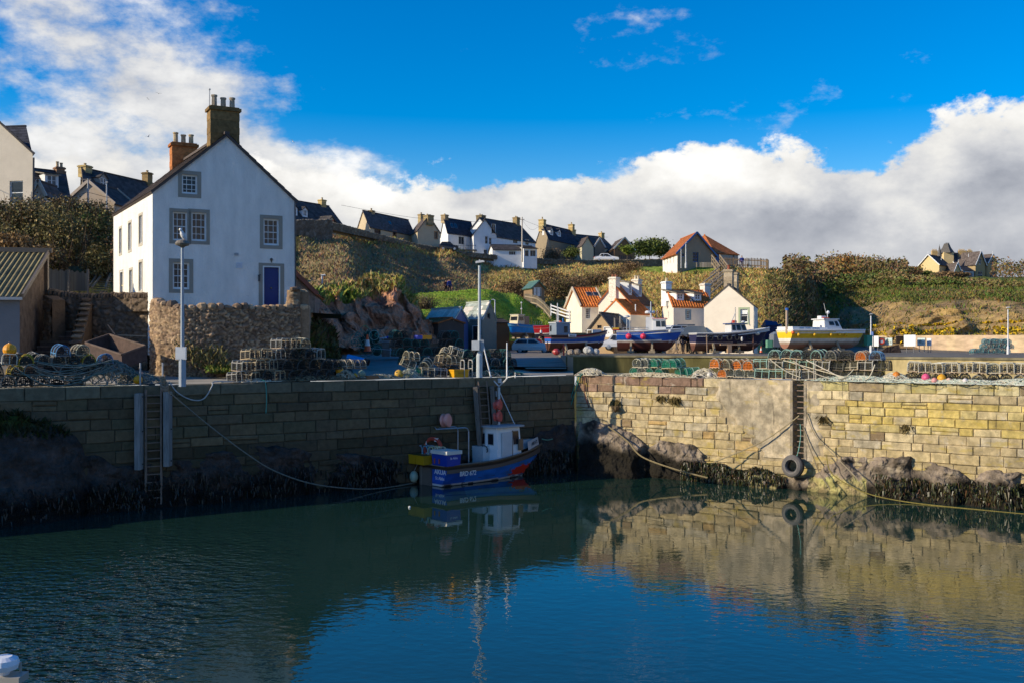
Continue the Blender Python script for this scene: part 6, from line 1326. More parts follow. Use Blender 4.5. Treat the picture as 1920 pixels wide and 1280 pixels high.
text_mesh('registration', 'BRD 81', .13, mat('dark_letter', (.08, .07, .06)), nb, (1.56, -.955, z + .46), Vector((1, 0, 0)), Vector((0, 0, 1)), .002)
mb = MB(WB); mb.box((L - .75, 0, z + .72), (.75, .9, .5)); mb.quad((L - 1.14, -.3, z + .6), (L - 1.14, .3, z + .6), (L - 1.14, .3, z + .9), (L - 1.14, -.3, z + .9), (.12, .09, .06)); mb.build('cuddy', MPAINT, b)
mb = MB((.05, .03, .03)); mb.tube([(.1, 0, .2), (.05, 0, .55)], .04, 5); mb.box((-.02, 0, .45), (.05, .06, .7)); mb.build('rudder', MPAINT, b)
for i, x in enumerate((1.75, 2.6)):
    cr = thing('fish_box', ['yellow fish box amidships in the old blue clinker boat', 'forward yellow fish box in the old blue clinker boat'][i], 'box', b.matrix_basis @ Vector((x, 0, z + .42)), b.rotation_euler.z, 'yellow boxes in the clinker boat'); mb = MB((.46, .33, .10)); mb.box((0, 0, .12), (.65, .7, .32)); mb.box((0, 0, .29), (.7, .75, .03)); mb.build('box_body', MFLOAT, cr)
# 2 blue and white boat with white wheelhouse
b, L, z, P0 = dry_boat('beached_boat', 'royal blue boat with two pink ball floats and a white wheelhouse, standing on blocks', 1158, 1282, 77, 76, 661, .78, .70, .92, 2.1, [(-.1, (.10, .03, .025)), (.0, (.45, .36, .32)), (.07, (.66, .66, .66)), (lambda t: .60 + .18 * t ** 2, (.015, .11, .50)), (9, (.62, .62, .6))], trans=.85, rake=.7, inner=(.6, .6, .58), rail=(.6, .6, .6))
cabin(b, 2.75, 3.75, .62, z + .55, z + 1.6, (.74, .74, .74), (.66, .66, .66), [('S', .25, .6, .5, .9), ('S', .68, .98, .5, .9), ('F', .1, .9, .5, .9)], .08, .9, .12)
mb = MB((.45, .03, .02)); mb.box((3.25, 0, z + 1.70), (1.1, 1.2, .05)); mb.build('roof_stripe', MPAINT, b)
mb = MB((.68, .68, .68)); mb.box((2.5, 0, z + 1.15), (.62, .9, 1.3)); mb.tube([(2.55, 0, z + 1.3), (2.55, 0, z + 3.0)], .04, 6); mb.tube([(2.55, .3, z + 1.3), (2.55, .3, z + 2.1)], .05, 5); mb.tube([(2.55, -.3, z + 1.3), (2.55, -.3, z + 2.1)], .05, 5); mb.beam((2.55, -.35, z + 2.05), (2.55, .35, z + 2.05), .09); mb.lathe([(.24, 0), (.26, .1), (.18, .2)], 12, (2.35, 0, z + 2.1)); mb.ball((2.75, .2, z + 2.2), .12, 8); mb.ball((3.2, .1, z + 1.65), .18, 8, None, .6); mb.tube([(3.0, .3, z + 1.5), (3.0, .3, z + 2.35)], .02, 4); mb.build('mast', MPAINT, b)
mb = MB((.6, .6, .6)); mb.tube([(.5, -.9, z + .8), (2.4, -.95, z + .85)], .025, 5); mb.tube([(.5, -.9, z + 1.0), (2.4, -.95, z + 1.0)], .02, 5); [mb.tube([(x, -.92, z + .6), (x, -.92, z + 1.0)], .02, 5) for x in (.5, 1.1, 1.7, 2.4)]; mb.build('guard_rail', MMETAL, b)
mb = MB((.62, .62, .6)); mb.tube([(.75, -.5, z + .6), (.75, -.5, z + 1.75)], .03, 5); mb.lathe([(.05, 0), (.26, .05), (.24, .16), (.1, .2)], 12, (.75, -.5, z + 1.75)); mb.tube([(.95, -.5, z + .6), (.95, -.5, z + 1.7)], .025, 5); mb.build('radar', MPAINT, b)
mb = MB((.14, .12, .10)); mb.box((.05, .1, z + 1.1), (.5, .6, .5)); mb.box((-.1, 0, z + .95), (.5, .9, .12), 0, (.55, .33, .03)); mb.box((-.1, 0, z + .85), (.5, .9, .06), 0, (.5, .06, .04)); mb.tube([(-.2, -.3, z + .6), (-.2, -.3, z + 1.75)], .06, 5, (.3, .25, .2)); mb.tube([(.2, .2, z + 1.2), (.2, .2, z + 1.9)], .09, 6, (.22, .2, .18)); mb.build('hauler', MPAINT, b)
for x in (.95, 2.05): f_ = fl(b, (x, -1.16, z + .33), .23, (.72, .045, .10)); mb = MB((.7, .7, .7)); mb.tube([(x, -1.1, z + .5), (x, -1.02, z + .75)], .012, 4); mb.build('lanyard', MROPE, f_)
f_ = fl(b, (4.05, -.8, z + .72), .13, (.62, .62, .6), 'fender', 1.0)
# 3 black and white boat with blue canopy
b, L, z, P0 = dry_boat('beached_boat', 'navy boat with five tyre fenders and a blue topped wheelhouse', 1299, 1443, 75, 76, 661, .70, .60, 1.05, 2.2, [(-.28, (.12, .05, .035)), (-.12, (.20, .10, .07)), (-.05, (.55, .42, .38)), (lambda t: .53 + .36 * t ** 2, NAVY), (9, (.66, .66, .64))], trans=.8, rake=.8, inner=(.55, .55, .53), rail=(.62, .62, .6))
cabin(b, 2.8, 4.15, .68, z + .5, z + 1.32, (.66, .66, .66), (.02, .06, .2), [('S', .05, .28, .45, .92), ('S', .36, .62, .45, .92), ('S', .70, .95, .45, .92), ('F', .1, .9, .45, .9)], .14, .88, .25)
mb = MB((.5, .05, .03)); mb.lathe([(.2, 0), (.2, .16), (.15, .2)], 10, (3.3, .1, z + 1.42)); mb.build('liferaft', MFLOAT, b); mb = MB((.6, .6, .6)); mb.ball((4.0, 0, z + 1.5), .16, 8, None, .6); mb.build('radar', MFLOAT, b)
mb = MB((.55, .55, .55)); mb.tube([(2.9, -.3, z + 1.4), (3.25, -.3, z + 2.15)], .03, 5); mb.tube([(3.25, -.3, z + 1.4), (3.25, -.3, z + 2.6)], .025, 5); mb.tube([(4.9, 0, z + .9), (4.9, 0, z + 2.3)], .035, 5); mb.tube([(4.55, 0, z + 1.2), (4.35, 0, z + 2.2)], .03, 5); mb.build('mast', MMETAL, b)
for x in (1.05, 1.75, 2.5, 3.1, 4.15): mb = MB(); mb.torus((x, -P0(x / L, .8)[1] - .07, z + .30 + .05 * (x > 4)), .17, .065, (0, 1, -.15), 18, 7, (.035, .033, .033)); mb.build('tyre_fender', MRUBBER, b)
fl(b, (3.45, -1.1, z + .2), .09, (.6, .6, .58), 'fender', 2.0); fl(b, (4.85, -.7, z + .62), .19, (.6, .58, .5), 'fender', .8)
mb = MB((.42, .28, .18)); mb.box((2.7, -1.2, .62), (2.0, .2, .1)); mb.box((2.4, -1.2, .3), (.3, .3, .6)); mb.beam((.7, -1.15, 0), (.7, -1.05, z + .5), .06); mb.beam((4.4, -1.0, 0), (4.4, -.9, z + .5), .07, .07, (.25, .12, .08)); mb.build('prop', MPAINT, b)
# 4 white and yellow boat
b, L, z, P0 = dry_boat('beached_boat', 'white boat with a yellow band and yellow floats beside the pier notice boards', 1471, 1622, 72, 74, 657, .62, .72, .76, 2.3, [(-.30, (.30, .15, .10)), (-.10, (.36, .27, .20)), (.02, (.62, .60, .54)), (.16, (.70, .66, .56)), (.58, (.80, .50, .02)), (.62, (.75, .60, .3)), (9, (.74, .74, .72))], trans=.95, rake=.55, full=.9, inner=(.7, .7, .68), rail=(.74, .74, .72))
mb = MB((.74, .74, .73)); mb.add([(.02, -1.05, z + .68), (2.9, -1.08, z + .68), (2.9, 1.08, z + .68), (.02, 1.05, z + .68), (.02, -1.0, z + .98), (2.9, -1.0, z + .92), (2.9, 1.0, z + .92), (.02, 1.0, z + .98)], [(0, 1, 5, 4), (1, 2, 6, 5), (2, 3, 7, 6), (3, 0, 4, 7)]); mb.build('bulwark', MPAINT, b)
cabin(b, 2.85, 4.35, .8, z + .72, z + 1.5, (.74, .74, .73), (.76, .76, .75), [('S', .30, .62, .48, .82), ('S', .70, .90, .40, .85), ('F', .1, .9, .45, .85)], .1, .86, .38)
mb = MB((.6, .6, .6)); mb.tube([(3.6, 0, z + 1.55), (3.6, 0, z + 2.1)], .03, 5); mb.ball((3.65, 0, z + 2.05), .12, 8, (.75, .75, .75)); mb.tube([(3.55, .1, z + 1.95), (3.35, .1, z + 2.7)], .015, 4); mb.box((3.1, 0, z + 1.68), (.4, .5, .2), 0, (.74, .74, .74)); mb.box((3.25, -.2, z + 1.62), (.5, .3, .08), 0, (.7, .12, .06)); mb.build('mast', MPAINT, b)
mb = MB((.25, .42, .58))
for x0, w_ in ((.55, .38), (1.05, .42), (1.62, .6)): mb.obb((x0, -1.055, z + .82), (w_, .0, 0), (0, .012, 0), (0, 0, .09)); 
for x0, w_ in ((.85, 1.1),): mb.obb((x0, -1.068, z + .72), (w_, 0, 0), (0, .012, 0), (0, 0, .045), (.4, .45, .5))
mb.build('side_sign', MPAINT, b)
for x in (.45, 1.75, 3.1, 3.85, 4.5): fl(b, (x, -P0(min(.97, x / L), .75)[1] - .12, z + .40), .125, (.75, .42, .01))
fl(b, (.05, -1.0, z + .55), .13, (.75, .14, .03), 'float')
mb = MB((.40, .30, .22)); mb.tube([(.0, -.3, z + .5), (.0, -.3, z + 2.2)], .1, 7); mb.tube([(.0, -.3, z + 2.15), (.0, -.3, z + 2.32)], .12, 8, (.02, .12, .45)); mb.build('post', MPAINT, b)
mb = MB((.03, .28, .20)); mb.box((L + .45, -.5, .75), (.45, .4, .75)); mb.build('crate_stand', MPAINT, b)
# 5 bright blue boat with a cream wheelhouse on the upper slip
b, L, z, P0 = dry_boat('beached_boat', 'bright sky blue boat with a cream wheelhouse drawn up below the green mound', 1012, 953, 101, 98, 635, .45, .70, .88, 1.9, [(-.1, (.10, .08, .06)), (.02, (.20, .18, .15)), (9, (.015, .30, .78))], rail=(.01, .17, .45), inner=(.1, .3, .5), rake=.3)
cabin(b, L - 1.35, L - .35, .62, z + .7, z + 1.75, (.62, .53, .34), (.60, .55, .42), [('P', .2, .85, .5, .85), ('F', .1, .9, .5, .85), ('S', .2, .85, .5, .85)], .06, .9, .2)
mb = MB((.45, .42, .36)); mb.tube([(L - 1.5, 0, z + .8), (L - 1.5, 0, z + 3.0)], .035, 5); mb.ball((L - 1.5, 0, z + 2.4), .09, 8, (.7, .7, .7)); mb.ball((L - 1.5, 0, z + 3.0), .09, 8, (.7, .7, .7)); mb.box((L - 1.9, 0, z + 1.2), (.6, .8, .9), 0, (.22, .16, .12)); mb.tube([(L - 2.6, .3, z + .7), (L - 2.6, .3, z + 1.5)], .05, 5, (.6, .42, .03)); [mb.tube([(x, .6, z + .7), (x, .6, z + 1.15)], .02, 4) for x in (.3, .6, .9, 1.2, 1.5)]; mb.build('mast', MPAINT, b)
# 6 red boat, only its end seen
b, L, z, P0 = dry_boat('beached_boat', 'dark red boat half hidden behind the grey box cabin of the clinker boat', 1008, 1062, 96, 94, 640, .6, .7, .9, 1.7, [(.0, (.012, .015, .035)), (.07, (.55, .5, .48)), (9, (.32, .012, .02))], rail=(.3, .02, .03), inner=(.2, .05, .05))
mb = MB((.4, .38, .34)); mb.tube([(2.2, 0, z + .7), (2.2, 0, z + 2.2)], .03, 5); mb.beam((1.9, 0, z + 1.2), (2.6, 0, z + 1.2), .06); mb.build('mast', MPAINT, b)
# small white tender and the covered boat behind
b, L, z, P0 = dry_boat('tender', 'small white tender with a blue side showing behind the royal blue boat', 1228, 1190, 84, 84, 640, .3, .5, .6, 1.3, [(.2, (.03, .08, .2)), (9, (.62, .63, .65))], rake=.2)
b, L, z, P0 = dry_boat('covered_boat', 'boat under a dark blue cover at the corner of the cream house', 1432, 1466, 92, 92, 650, .8, 1.0, 1.1, 2.0, [(9, (.02, .03, .10))], rail=(.02, .04, .12), deckc=(.02, .04, .12))
mb = MB((.015, .03, .11)); mb.add([(0, -.95, z + .9), (L, -.3, z + 1.0), (L, .3, z + 1.0), (0, .95, z + .9), (.1, 0, z + 1.55), (L - .1, 0, z + 1.35)], [(0, 1, 5, 4), (2, 3, 4, 5), (3, 0, 4)]); mb.build('cover', MPAINT, b)
# mast and radar of a boat lying against the near quay, at the very edge of the view
nb_ = thing('radar_mast', 'white radar dome on a pale post at the bottom left corner', 'radar', W(6, 1290, 14.5)); mb = MB((.36, .33, .28)); mb.tube([(0, 0, -1.0), (.0, 0, .2)], .06, 8); mb.box((.06, -.02, .16), (.5, .3, .1)); mb.tube([(.2, .1, .2), (.2, .1, .36)], .02, 5); mb.tube([(-.2, .0, .1), (-.28, .0, 1.0)], .03, 5); mb.build('post', MPAINT, nb_)
mb = MB((.8, .8, .82)); mb.lathe([(.08, .2), (.1, .26), (.20, .29), (.22, .36), (.2, .43), (.12, .47)], 18, (0, 0, 0)); mb.build('radar_dome', MPAINT, nb_)
# ------------------------------------------------------------------ lamp posts, bins, cones, boards, cars
MPOLE = mat('painted_pole', None, .45, .12, 4, .05, spec=.4)
def lamp(label, px, pyb, pyt, D, kind, col=(.36, .40, .44), thick=.075, grp='street lamps'):
    p = W(px, pyb, D); H = (pyb - pyt) / F * D; root = thing('street_lamp', label, 'street lamp', p, 0, grp); k = H / 5.4
    mb = MB(col); mb.lathe([(thick * 1.7, 0), (thick * 1.7, 1.05 * k), (thick * .95, 1.2 * k), (thick * .7, H - .1)], 10)
    if kind == 'arm': mb.tube([(0, 0, H - .1), (0, 0, H), (-.6 * k, 0, H + .08)], thick * .7, 6)
    mb.build('column', MPOLE, root); mb = MB((.55, .55, .54))
    if kind == 'bowl': mb.lathe([(.05, H - .1), (.1, H - .05), (.24, H + .0), (.27, H + .06), (.2, H + .16), (.08, H + .2)], 14, (0, 0, 0), (.20, .17, .13))
    elif kind == 'arm': mb.ball((-.75 * k, 0, H + .05), .2 * k, 8, (.6, .6, .58), .6)
    else:
        k *= .6
        mb.add([(-.32 * k, -.13 * k, H), (.42 * k, -.16 * k, H + .1 * k), (.42 * k, .16 * k, H + .1 * k), (-.32 * k, .13 * k, H), (-.3 * k, -.1 * k, H + .17 * k), (.3 * k, -.13 * k, H + .24 * k), (.3 * k, .13 * k, H + .24 * k), (-.3 * k, .1 * k, H + .17 * k)],
               [(0, 3, 2, 1), (0, 1, 5, 4), (1, 2, 6, 5), (2, 3, 7, 6), (3, 0, 4, 7), (4, 5, 6, 7)]); mb.box((0, 0, H + .25 * k), (.1 * k, .1 * k, .1 * k))
    mb.build('lantern', MPOLE, root); return root, H
l1, H1 = lamp('grey lamp post with a domed lantern and a gull on top by the quay edge', 342, 724, 460, 36.6, 'bowl')
mb = MB((.62, .63, .63)); mb.box((-.02, -.10, 1.22), (.40, .03, .46)); mb.box((-.02, -.117, 1.22), (.34, .004, .4), 0, (.68, .69, .69)); mb.build('sign_plate', MPOLE, l1)
l2, H2 = lamp('tall white street lamp standing among the creels by the middle ladder', 899, 707, 494, 44.4, 'flat', (.48, .52, .53), .085)
mb = MB((.62, .63, .62)); mb.box((-.17, -.12, 1.42), (.34, .16, .42)); mb.build('switch_box', MPOLE, l2); mb = MB((.35, .37, .38)); mb.box((.12, -.05, 1.42), (.16, .12, .5)); mb.tube([(.12, -.05, .1), (.12, -.05, 1.2)], .025, 5); mb.build('conduit', MPOLE, l2)
lamp('slim lamp post in front of the small dormer of the long stone house', 200, 404, 343, 88, 'flat', (.5, .52, .54), .07)
tp = thing('telegraph_pole', 'short pole with a crossbar at the left end of the long stone house', 'pole', W(165, 404, 84)); mb = MB((.38, .38, .38)); mb.tube([(0, 0, 0), (0, 0, 3.1)], .08, 6, r2=.06); mb.build('pole', MPOLE, tp); mb = MB((.2, .18, .16)); mb.beam((-.55, 0, 3.0), (.25, 0, 3.02), .09); mb.build('crossbar', MPOLE, tp)
lamp('small crook-headed lamp on the gable of the tarred shed', 928, 600, 563, 92, 'arm', (.6, .6, .6), .07)
lamp('white lamp post beside the yellow banded boat', 1633, 663, 590, 84, 'flat', (.68, .69, .7), .07)
lamp('slim white lamp post before the pier wall, by the blue creel stack', 1890, 668, 578, 74, 'flat', (.72, .72, .72), .055)
lamp('pale lamp post in front of the hall gable', 1286, 503, 456, 139, 'flat', (.6, .62, .62), .09)
tp = thing('telegraph_pole', 'tall wooden telegraph pole in front of the white conservatory', 'pole', W(979, 486, 166)); mb = MB((.46, .40, .33)); mb.tube([(0, 0, -.5), (0, 0, 7.0)], .17, 6, r2=.11); mb.build('pole', MPOLE, tp); mb = MB((.2, .17, .13)); mb.beam((-.4, 0, 6.6), (.4, 0, 6.6), .1); mb.build('crossbar', MPOLE, tp)
tp = thing('flagpole', 'thin bare pole at the left front corner of the hall', 'pole', W(1277, 503, 140)); mb = MB((.55, .55, .55)); mb.tube([(0, 0, 0), (0, 0, 2.7)], .07, 6, r2=.05); mb.build('pole', MPOLE, tp)
wires = [((165, 361, 84), (-60, 330, 70)), ((165, 361, 84), (460, 380, 110)), ((979, 412, 166), (640, 385, 130)), ((979, 412, 166), (1010, 425, 186)), ((979, 412, 166), (1140, 445, 200))]
for i, (a, b_) in enumerate(wires):
    a, b_ = W(*a), W(*b_); mb = MB((.03, .03, .035)); mb.tube([a.lerp(b_, k / 12) - Vector((0, 0, 1.1 * math.sin(math.pi * k / 12))) - a for k in range(13)], .018, 4)
    tag(mb.build('overhead_wire', MPOLE, None), ['thin wire crossing from the crossbar pole to the pale gable', 'thin wire from the crossbar pole behind the white house roof', 'long wire from the telegraph pole over the sand coloured house', 'short wire from the telegraph pole to the stone house chimney', 'wire from the telegraph pole over the gabled cottages'][i], 'wire', 'overhead wires').location = a
# wheelie bins
def bin_(label, px, py, D, h, col, txt, rz=0):
    r = thing('wheelie_bin', label, 'bin', W(px, py, D), rz, 'wheelie bins'); mb = MB(col); mb.box((0, 0, h * .5), (.46, .5, h * .86), 0, None, 1.18); mb.build('bin_body', MFLOAT, r)
    mb = MB(tuple(c * 1.3 for c in col)); mb.box((0, -.02, h * .95), (.58, .64, .07)); mb.beam((-.25, .34, h * .93), (.25, .34, h * .93), .05); mb.build('lid', MFLOAT, r)
    for sg in (-1, 1): mb = MB(); mb.lathe([(.1, -.03), (.1, .03)], 10, (sg * .26, .2, .1), (.02, .02, .02), (1, 0, 0)); mb.build('wheel', MRUBBER, r)
    for k, t in enumerate(txt): text_mesh('number', t, h * (.34 if len(txt) == 1 else .2), mat('letter_paint', (0, 0, 0)), r, (.06, -.285, h * (.5 if len(txt) == 1 else .48 - .19 * k)), Vector((1, 0, 0)), Vector((0, 0, 1)), .004, .006)
    return r
bin_('black wheelie bin numbered 8 beside the black railing', 640, 642, 70, 1.08, (.03, .032, .035), ['8'])
bin_('dark wheelie bin with three white figures standing at the roadside', 765, 674, 56, 1.12, (.022, .025, .04), ['8', '8', '8'])
def cone(label, px, py, D, h):
    r = thing('traffic_cone', label, 'traffic cone', W(px, py, D), 0, 'traffic cones'); mb = MB((.7, .09, .02)); w = h * .22
    prof = [(w, .04 * h), (w * .72, .36 * h), (w * .70, .36 * h), (w * .42, .70 * h), (w * .4, .70 * h), (w * .16, h)]
    for (r0, z0), (r1, z1), c in ((prof[0], prof[1], (.72, .11, .03)), (prof[2], prof[3], (.72, .70, .66)), (prof[4], prof[5], (.72, .11, .03))): mb.lathe([(r0, z0), (r1, z1)], 12, (0, 0, 0), c)
    mb.build('cone_body', MFLOAT, r); mb = MB((.03, .02, .02)); mb.box((0, 0, .03 * h), (w * 2.5, w * 2.5, .06 * h)); mb.build('base', MRUBBER, r)
cone('orange and white traffic cone in front of the green net pile', 689, 660, 52, .92); cone('small orange cone beside the dark shadow of the sky blue boat', 1014.5, 631, 92, .85); cone('small orange and white cone under the bow of the navy boat', 1427, 661, 72, .48)
# notice boards and lifebuoy on the pier wall
def board(label, x0, y0, x1, y1, D, frame, face, cat='notice board', marks=()):
    a, b_ = W(x0, y1, D), W(x1, y0, D); r = thing('notice_board', label, cat, a, math.atan2(pw1.y - pw0.y, pw1.x - pw0.x)); w, h = b_.x - a.x, b_.z - a.z
    mb = MB(frame); mb.box((w / 2, 0, h / 2), (w, .06, h)); mb.build('board_frame', MPOLE, r); mb = MB(face); mb.box((w / 2, -.035, h / 2), (w * .92, .012, h * .92)); f_ = mb.build('board_face', MPOLE, r)
    if marks:
        mb = MB()
        for (u0, v0, u1, v1, c) in marks: mb.box((w * (u0 + u1) / 2, -.045, h * (v0 + v1) / 2), (w * (u1 - u0), .008, h * (v1 - v0)), 0, c)
        mb.build('board_print', MPOLE, f_)
    
    for x in (w * .2, w * .8): mb = MB((.2, .2, .2)); mb.tube([(x, .06, -1.0), (x, .06, h)], .04, 5); mb.build('leg', MPOLE, r)
BW = (.76, .77, .77)
mp_ = [(.1, .15, .9, .85, (.45, .6, .6)), (.2, .3, .55, .75, (.6, .62, .4)), (.6, .2, .85, .5, (.62, .66, .6))]
board('plain white board on the pier wall left of the lifebuoy', 1636, 630, 1649, 649, 112, BW, BW); board('map board in a dark frame right of the lifebuoy', 1660, 633, 1675, 647, 112, (.15, .16, .16), (.62, .68, .62), marks=mp_)
board('largest plain white board in front of the pier wall', 1695, 628, 1719, 649, 110, BW, BW); board('map board on a single post beside the largest white board', 1720, 633, 1736.5, 648, 110, (.2, .2, .2), (.62, .68, .64), marks=mp_); board('narrow blue and white notice at the right end of the boards', 1738, 634, 1747, 648, 110, BW, (.62, .68, .72), marks=[(.1, .55, .9, .7, (.3, .35, .5)), (.2, .3, .8, .4, (.4, .4, .5))])
board('small blue sign fixed on the white lamp post by the yellow banded boat', 1633, 622, 1638.5, 631, 83.6, (.03, .08, .25), (.08, .16, .4), 'sign')
lb = thing('lifebuoy', 'red lifebuoy hung in its case on the far pier wall', 'lifebuoy', W(1653, 640, 111.5)); mb = MB((.62, .06, .03)); mb.torus((0, 0, 0), .27, .09, (0, 1, 0), 18, 7); mb.box((0, -.02, 0), (.3, .05, .3), 0, (.6, .6, .6)); mb.build('ring', MFLOAT, lb); mb = MB((.4, .3, .2)); mb.box((0, .12, 0), (.85, .1, .95)); mb.build('case', MPOLE, lb)
bt_ = thing('buttress', 'dark sloping stone slab leaning at the foot of the pier wall', 'slab', W(1665, 668, 108)); mb = MB((.05, .035, .03)); mb.add([(-1.2, 0, 0), (1.6, 0, 0), (1.6, .8, 0), (-1.2, .8, 0), (-.1, .2, 1.0), (1.3, .3, 1.3)], [(0, 1, 5, 4), (1, 2, 5), (2, 3, 4, 5), (3, 0, 4)]); mb.build('slab_face', MROCK, bt_)
for px, w_, c, lab in ((1690, .8, (.04, .03, .025), 'dark recess post in the pier wall left of the largest white board'), (1786, .35, (.25, .12, .07), 'rusty stained pilaster on the pier wall right of the boards'), (1790, .25, (.55, .42, .3), 'pale pilaster on the pier wall beside the rusty one'), (1856, .4, (.28, .13, .08), 'rusty stained pilaster on the pier wall above the blue creels')):
    D = itp(px, [1625, 2500], [128, 90]) - 1.2; mb = MB(c); a = W(px, 668, D); mb.box((0, 0, 1.25), (w_ * 1.6, .4, 2.6)); tag(mb.build('pilaster', MSTONE, None), lab, 'pilaster').location = a
# blue drum laid on the creels, frames and rails
pp = thing('plastic_pipe', 'short length of bright blue pipe lying on top of the creels', 'pipe', W(671, 678, 46.5)); mb = MB((.01, .23, .60)); a, b_ = Vector((-.5, .1, .22)), Vector((.32, -.1, .03)); d = (b_ - a).normalized(); L_ = (b_ - a).length
mb.lathe([(.14, 0), (.15, .01), (.15, L_), (.14, L_)], 14, a, None, d); mb.build('pipe_wall', MFLOAT, pp); mb = MB((.012, .012, .02)); mb.lathe([(.152, L_ - .005), (.156, L_), (.156, L_ + .22), (.14, L_ + .22), (.13, L_ - .0), (.001, L_)], 14, a, None, d); mb.build('pipe_mouth', MRUBBER, pp)
fr = thing('tube_barrier', 'pale tubular barrier around a concrete block by the bins', 'barrier', W(735, 668, 57)); mb = MB((.36, .42, .42))
for z in (.38, .85): mb.tube([(-.1, 0, z), (1.1, 0, z)] if z < .5 else [(-.75, .3, z), (-.1, 0, z), (1.1, 0, z), (1.15, .0, z - .3)], .025, 5)
for x in (-.1, 1.1): mb.tube([(x, 0, 0), (x, 0, .85)], .025, 5)
mb.tube([(-2.4, .4, .55), (-.1, 0, .38)], .02, 5); mb.build('rails', MPOLE, fr)
bl = thing('concrete_block', 'rough concrete block behind the tubular barrier', 'block', W(742, 668, 59)); mb = MB((.20, .17, .15)); mb.box((0, 0, .5), (1.5, 1.0, 1.0)); mb.box((0, 0, 1.02), (1.7, 1.15, .05), 0, (.13, .11, .10)); mb.build('block_body', MSTONE, bl)
tb = thing('blue_tarp', 'white and blue sacking heaped on a low wall by the cone', 'sacking', W(716, 641, 68)); mb = MB((.45, .48, .52)); 
for i in range(7): mb.ball((i * .17 - .4, .1 * math.sin(i), .1 + .04 * i), .16, 6, (.5, .52, .55) if i != 5 else (.02, .05, .4), .6)
mb.build('sacks', MROPE, tb)
lw = rubble('low_wall', 'low dark wall under the black railing, behind the traffic cone', [XY(628, 72)[:], XY(720, 73)[:], XY(850, 76)[:]], 4.9, [6.0, 6.0, 5.9], .4, dark=.6, res=.12, seed=30)
# cars
MCAR = mat('car_paint', None, .25, .05, 2, 0, spec=.6)
def car(label, px, py, D, rz, col, L=4.3, H=1.42, estate=True, name='parked_car', Wd=1.7):
    r = thing(name, label, 'car', W(px, py, D), rz, 'parked cars'); k = L / 4.3; rear = .1 if estate else .75
    prof = [(0, .32), (-.02, .62), (.05, .88), (rear * k, .95), ((rear + .35) * k, H - .06), ((rear + .6) * k, H), (2.35 * k, H), (3.05 * k, .95), (4.05 * k, .78), (4.28 * k, .6), (4.3 * k, .32)]
    def ring(y, ins): return [(x, y * (ins if z > .9 else 1), z) for x, z in prof]
    a, b_ = ring(-Wd / 2, .84), ring(Wd / 2, .84); n = len(prof); mb = MB(col); mb.add(a + b_, [tuple(range(n)), tuple(range(2 * n - 1, n - 1, -1))] + [(i, (i + 1) % n, n + (i + 1) % n, n + i) for i in range(n)]); body = mb.build('body', MCAR, r)
    for sg in (-1, 1):
        mb = MB((.02, .02, .025)); y0, y1 = sg * (Wd / 2 + .004), sg * (Wd / 2 * .86 + .004)
        for xa, xb, ta, tb_ in ((rear + .2, 1.55, rear + .5, 1.55), (1.68, 2.82, 1.68, 2.28)): mb.add([(xa * k, y0 * .99, .94), (xb * k, y0 * .99, .94), (tb_ * k, y1 + sg * .0, H - .1), (ta * k, y1, H - .1)], [(0, 1, 2, 3)])
        mb.build('side_window', MPANE, body)
    mb = MB(); w = Wd / 2 * .8; mb.quad((3.02 * k, -w * 1.1, .985), (3.02 * k, w * 1.1, .985), (2.40 * k, w, H - .02), (2.40 * k, -w, H - .02)); mb.build('windscreen', MPANE, body)
    mb = MB(); mb.quad((rear * k + .0, -w * 1.1, 1.0), (rear * k + .0, w * 1.1, 1.0), ((rear + .34) * k, w, H - .09), ((rear + .34) * k, -w, H - .09)); mb.build('rear_window', MPANE, body)
    for x in (.82, 3.4):
        for sg in (-1, 1):
            mb = MB((.02, .02, .02)); mb.torus((x * k, sg * (Wd / 2 - .08), .31), .24, .085, (0, 1, 0), 18, 7); wh = mb.build('wheel', MRUBBER, r); mb = MB((.35, .36, .38)); mb.lathe([(.19, -.06), (.19, .06), (.02, .08)], 12, (x * k, sg * (Wd / 2 - .06), .31), None, (0, sg, 0)); mb.build('rim', MMETAL, wh)
    for sg in (-1, 1):
        mb = MB((.6, .6, .58)); mb.box((4.22 * k, sg * .58, .68), (.14, .32, .13)); mb.build('headlight', MCAR, r); mb = MB((.35, .02, .015)); mb.box((-.0, sg * .66, .78), (.06, .2, .22)); mb.build('tail_light', MCAR, r)
    return r
car('silver estate car parked on the slope in front of the clinker boat', 965, 662, 92, -.30, (.62, .60, .56), L=3.9, H=1.34)
car('white car half hidden behind the stern of the royal blue boat', 1128, 656, 90, -.15, (.66, .66, .67), L=3.6, estate=False)
car('white car on the ridge above the long dry stone wall', 1114, 491, 176, 0, (.74, .75, .76), estate=False); car('black car beside the side door of the sand coloured wing', 824, 471, 158, .1, (.015, .015, .018), L=3.0)
car('pale car inside the open-fronted garage shadow behind the royal blue boat', 1246, 640, 88, .3, (.5, .52, .54), L=3.4)
tr = thing('boat_trailer', 'grey covered trailer parked between the navy and the yellow banded boats', 'trailer', W(1449, 656, 80)); mb = MB((.13, .15, .19)); mb.box((.65, 0, .75), (1.5, 1.4, 1.0)); mb.add([(-.1, -.7, 1.25), (1.4, -.7, 1.25), (1.4, .7, 1.25), (-.1, .7, 1.25), (.2, -.5, 1.45), (1.3, -.5, 1.45), (1.3, .5, 1.45), (.2, .5, 1.45)], [(0, 1, 5, 4), (1, 2, 6, 5), (2, 3, 7, 6), (3, 0, 4, 7), (4, 5, 6, 7)], (.16, .18, .22)); mb.build('trailer_body', MPOLE, tr)
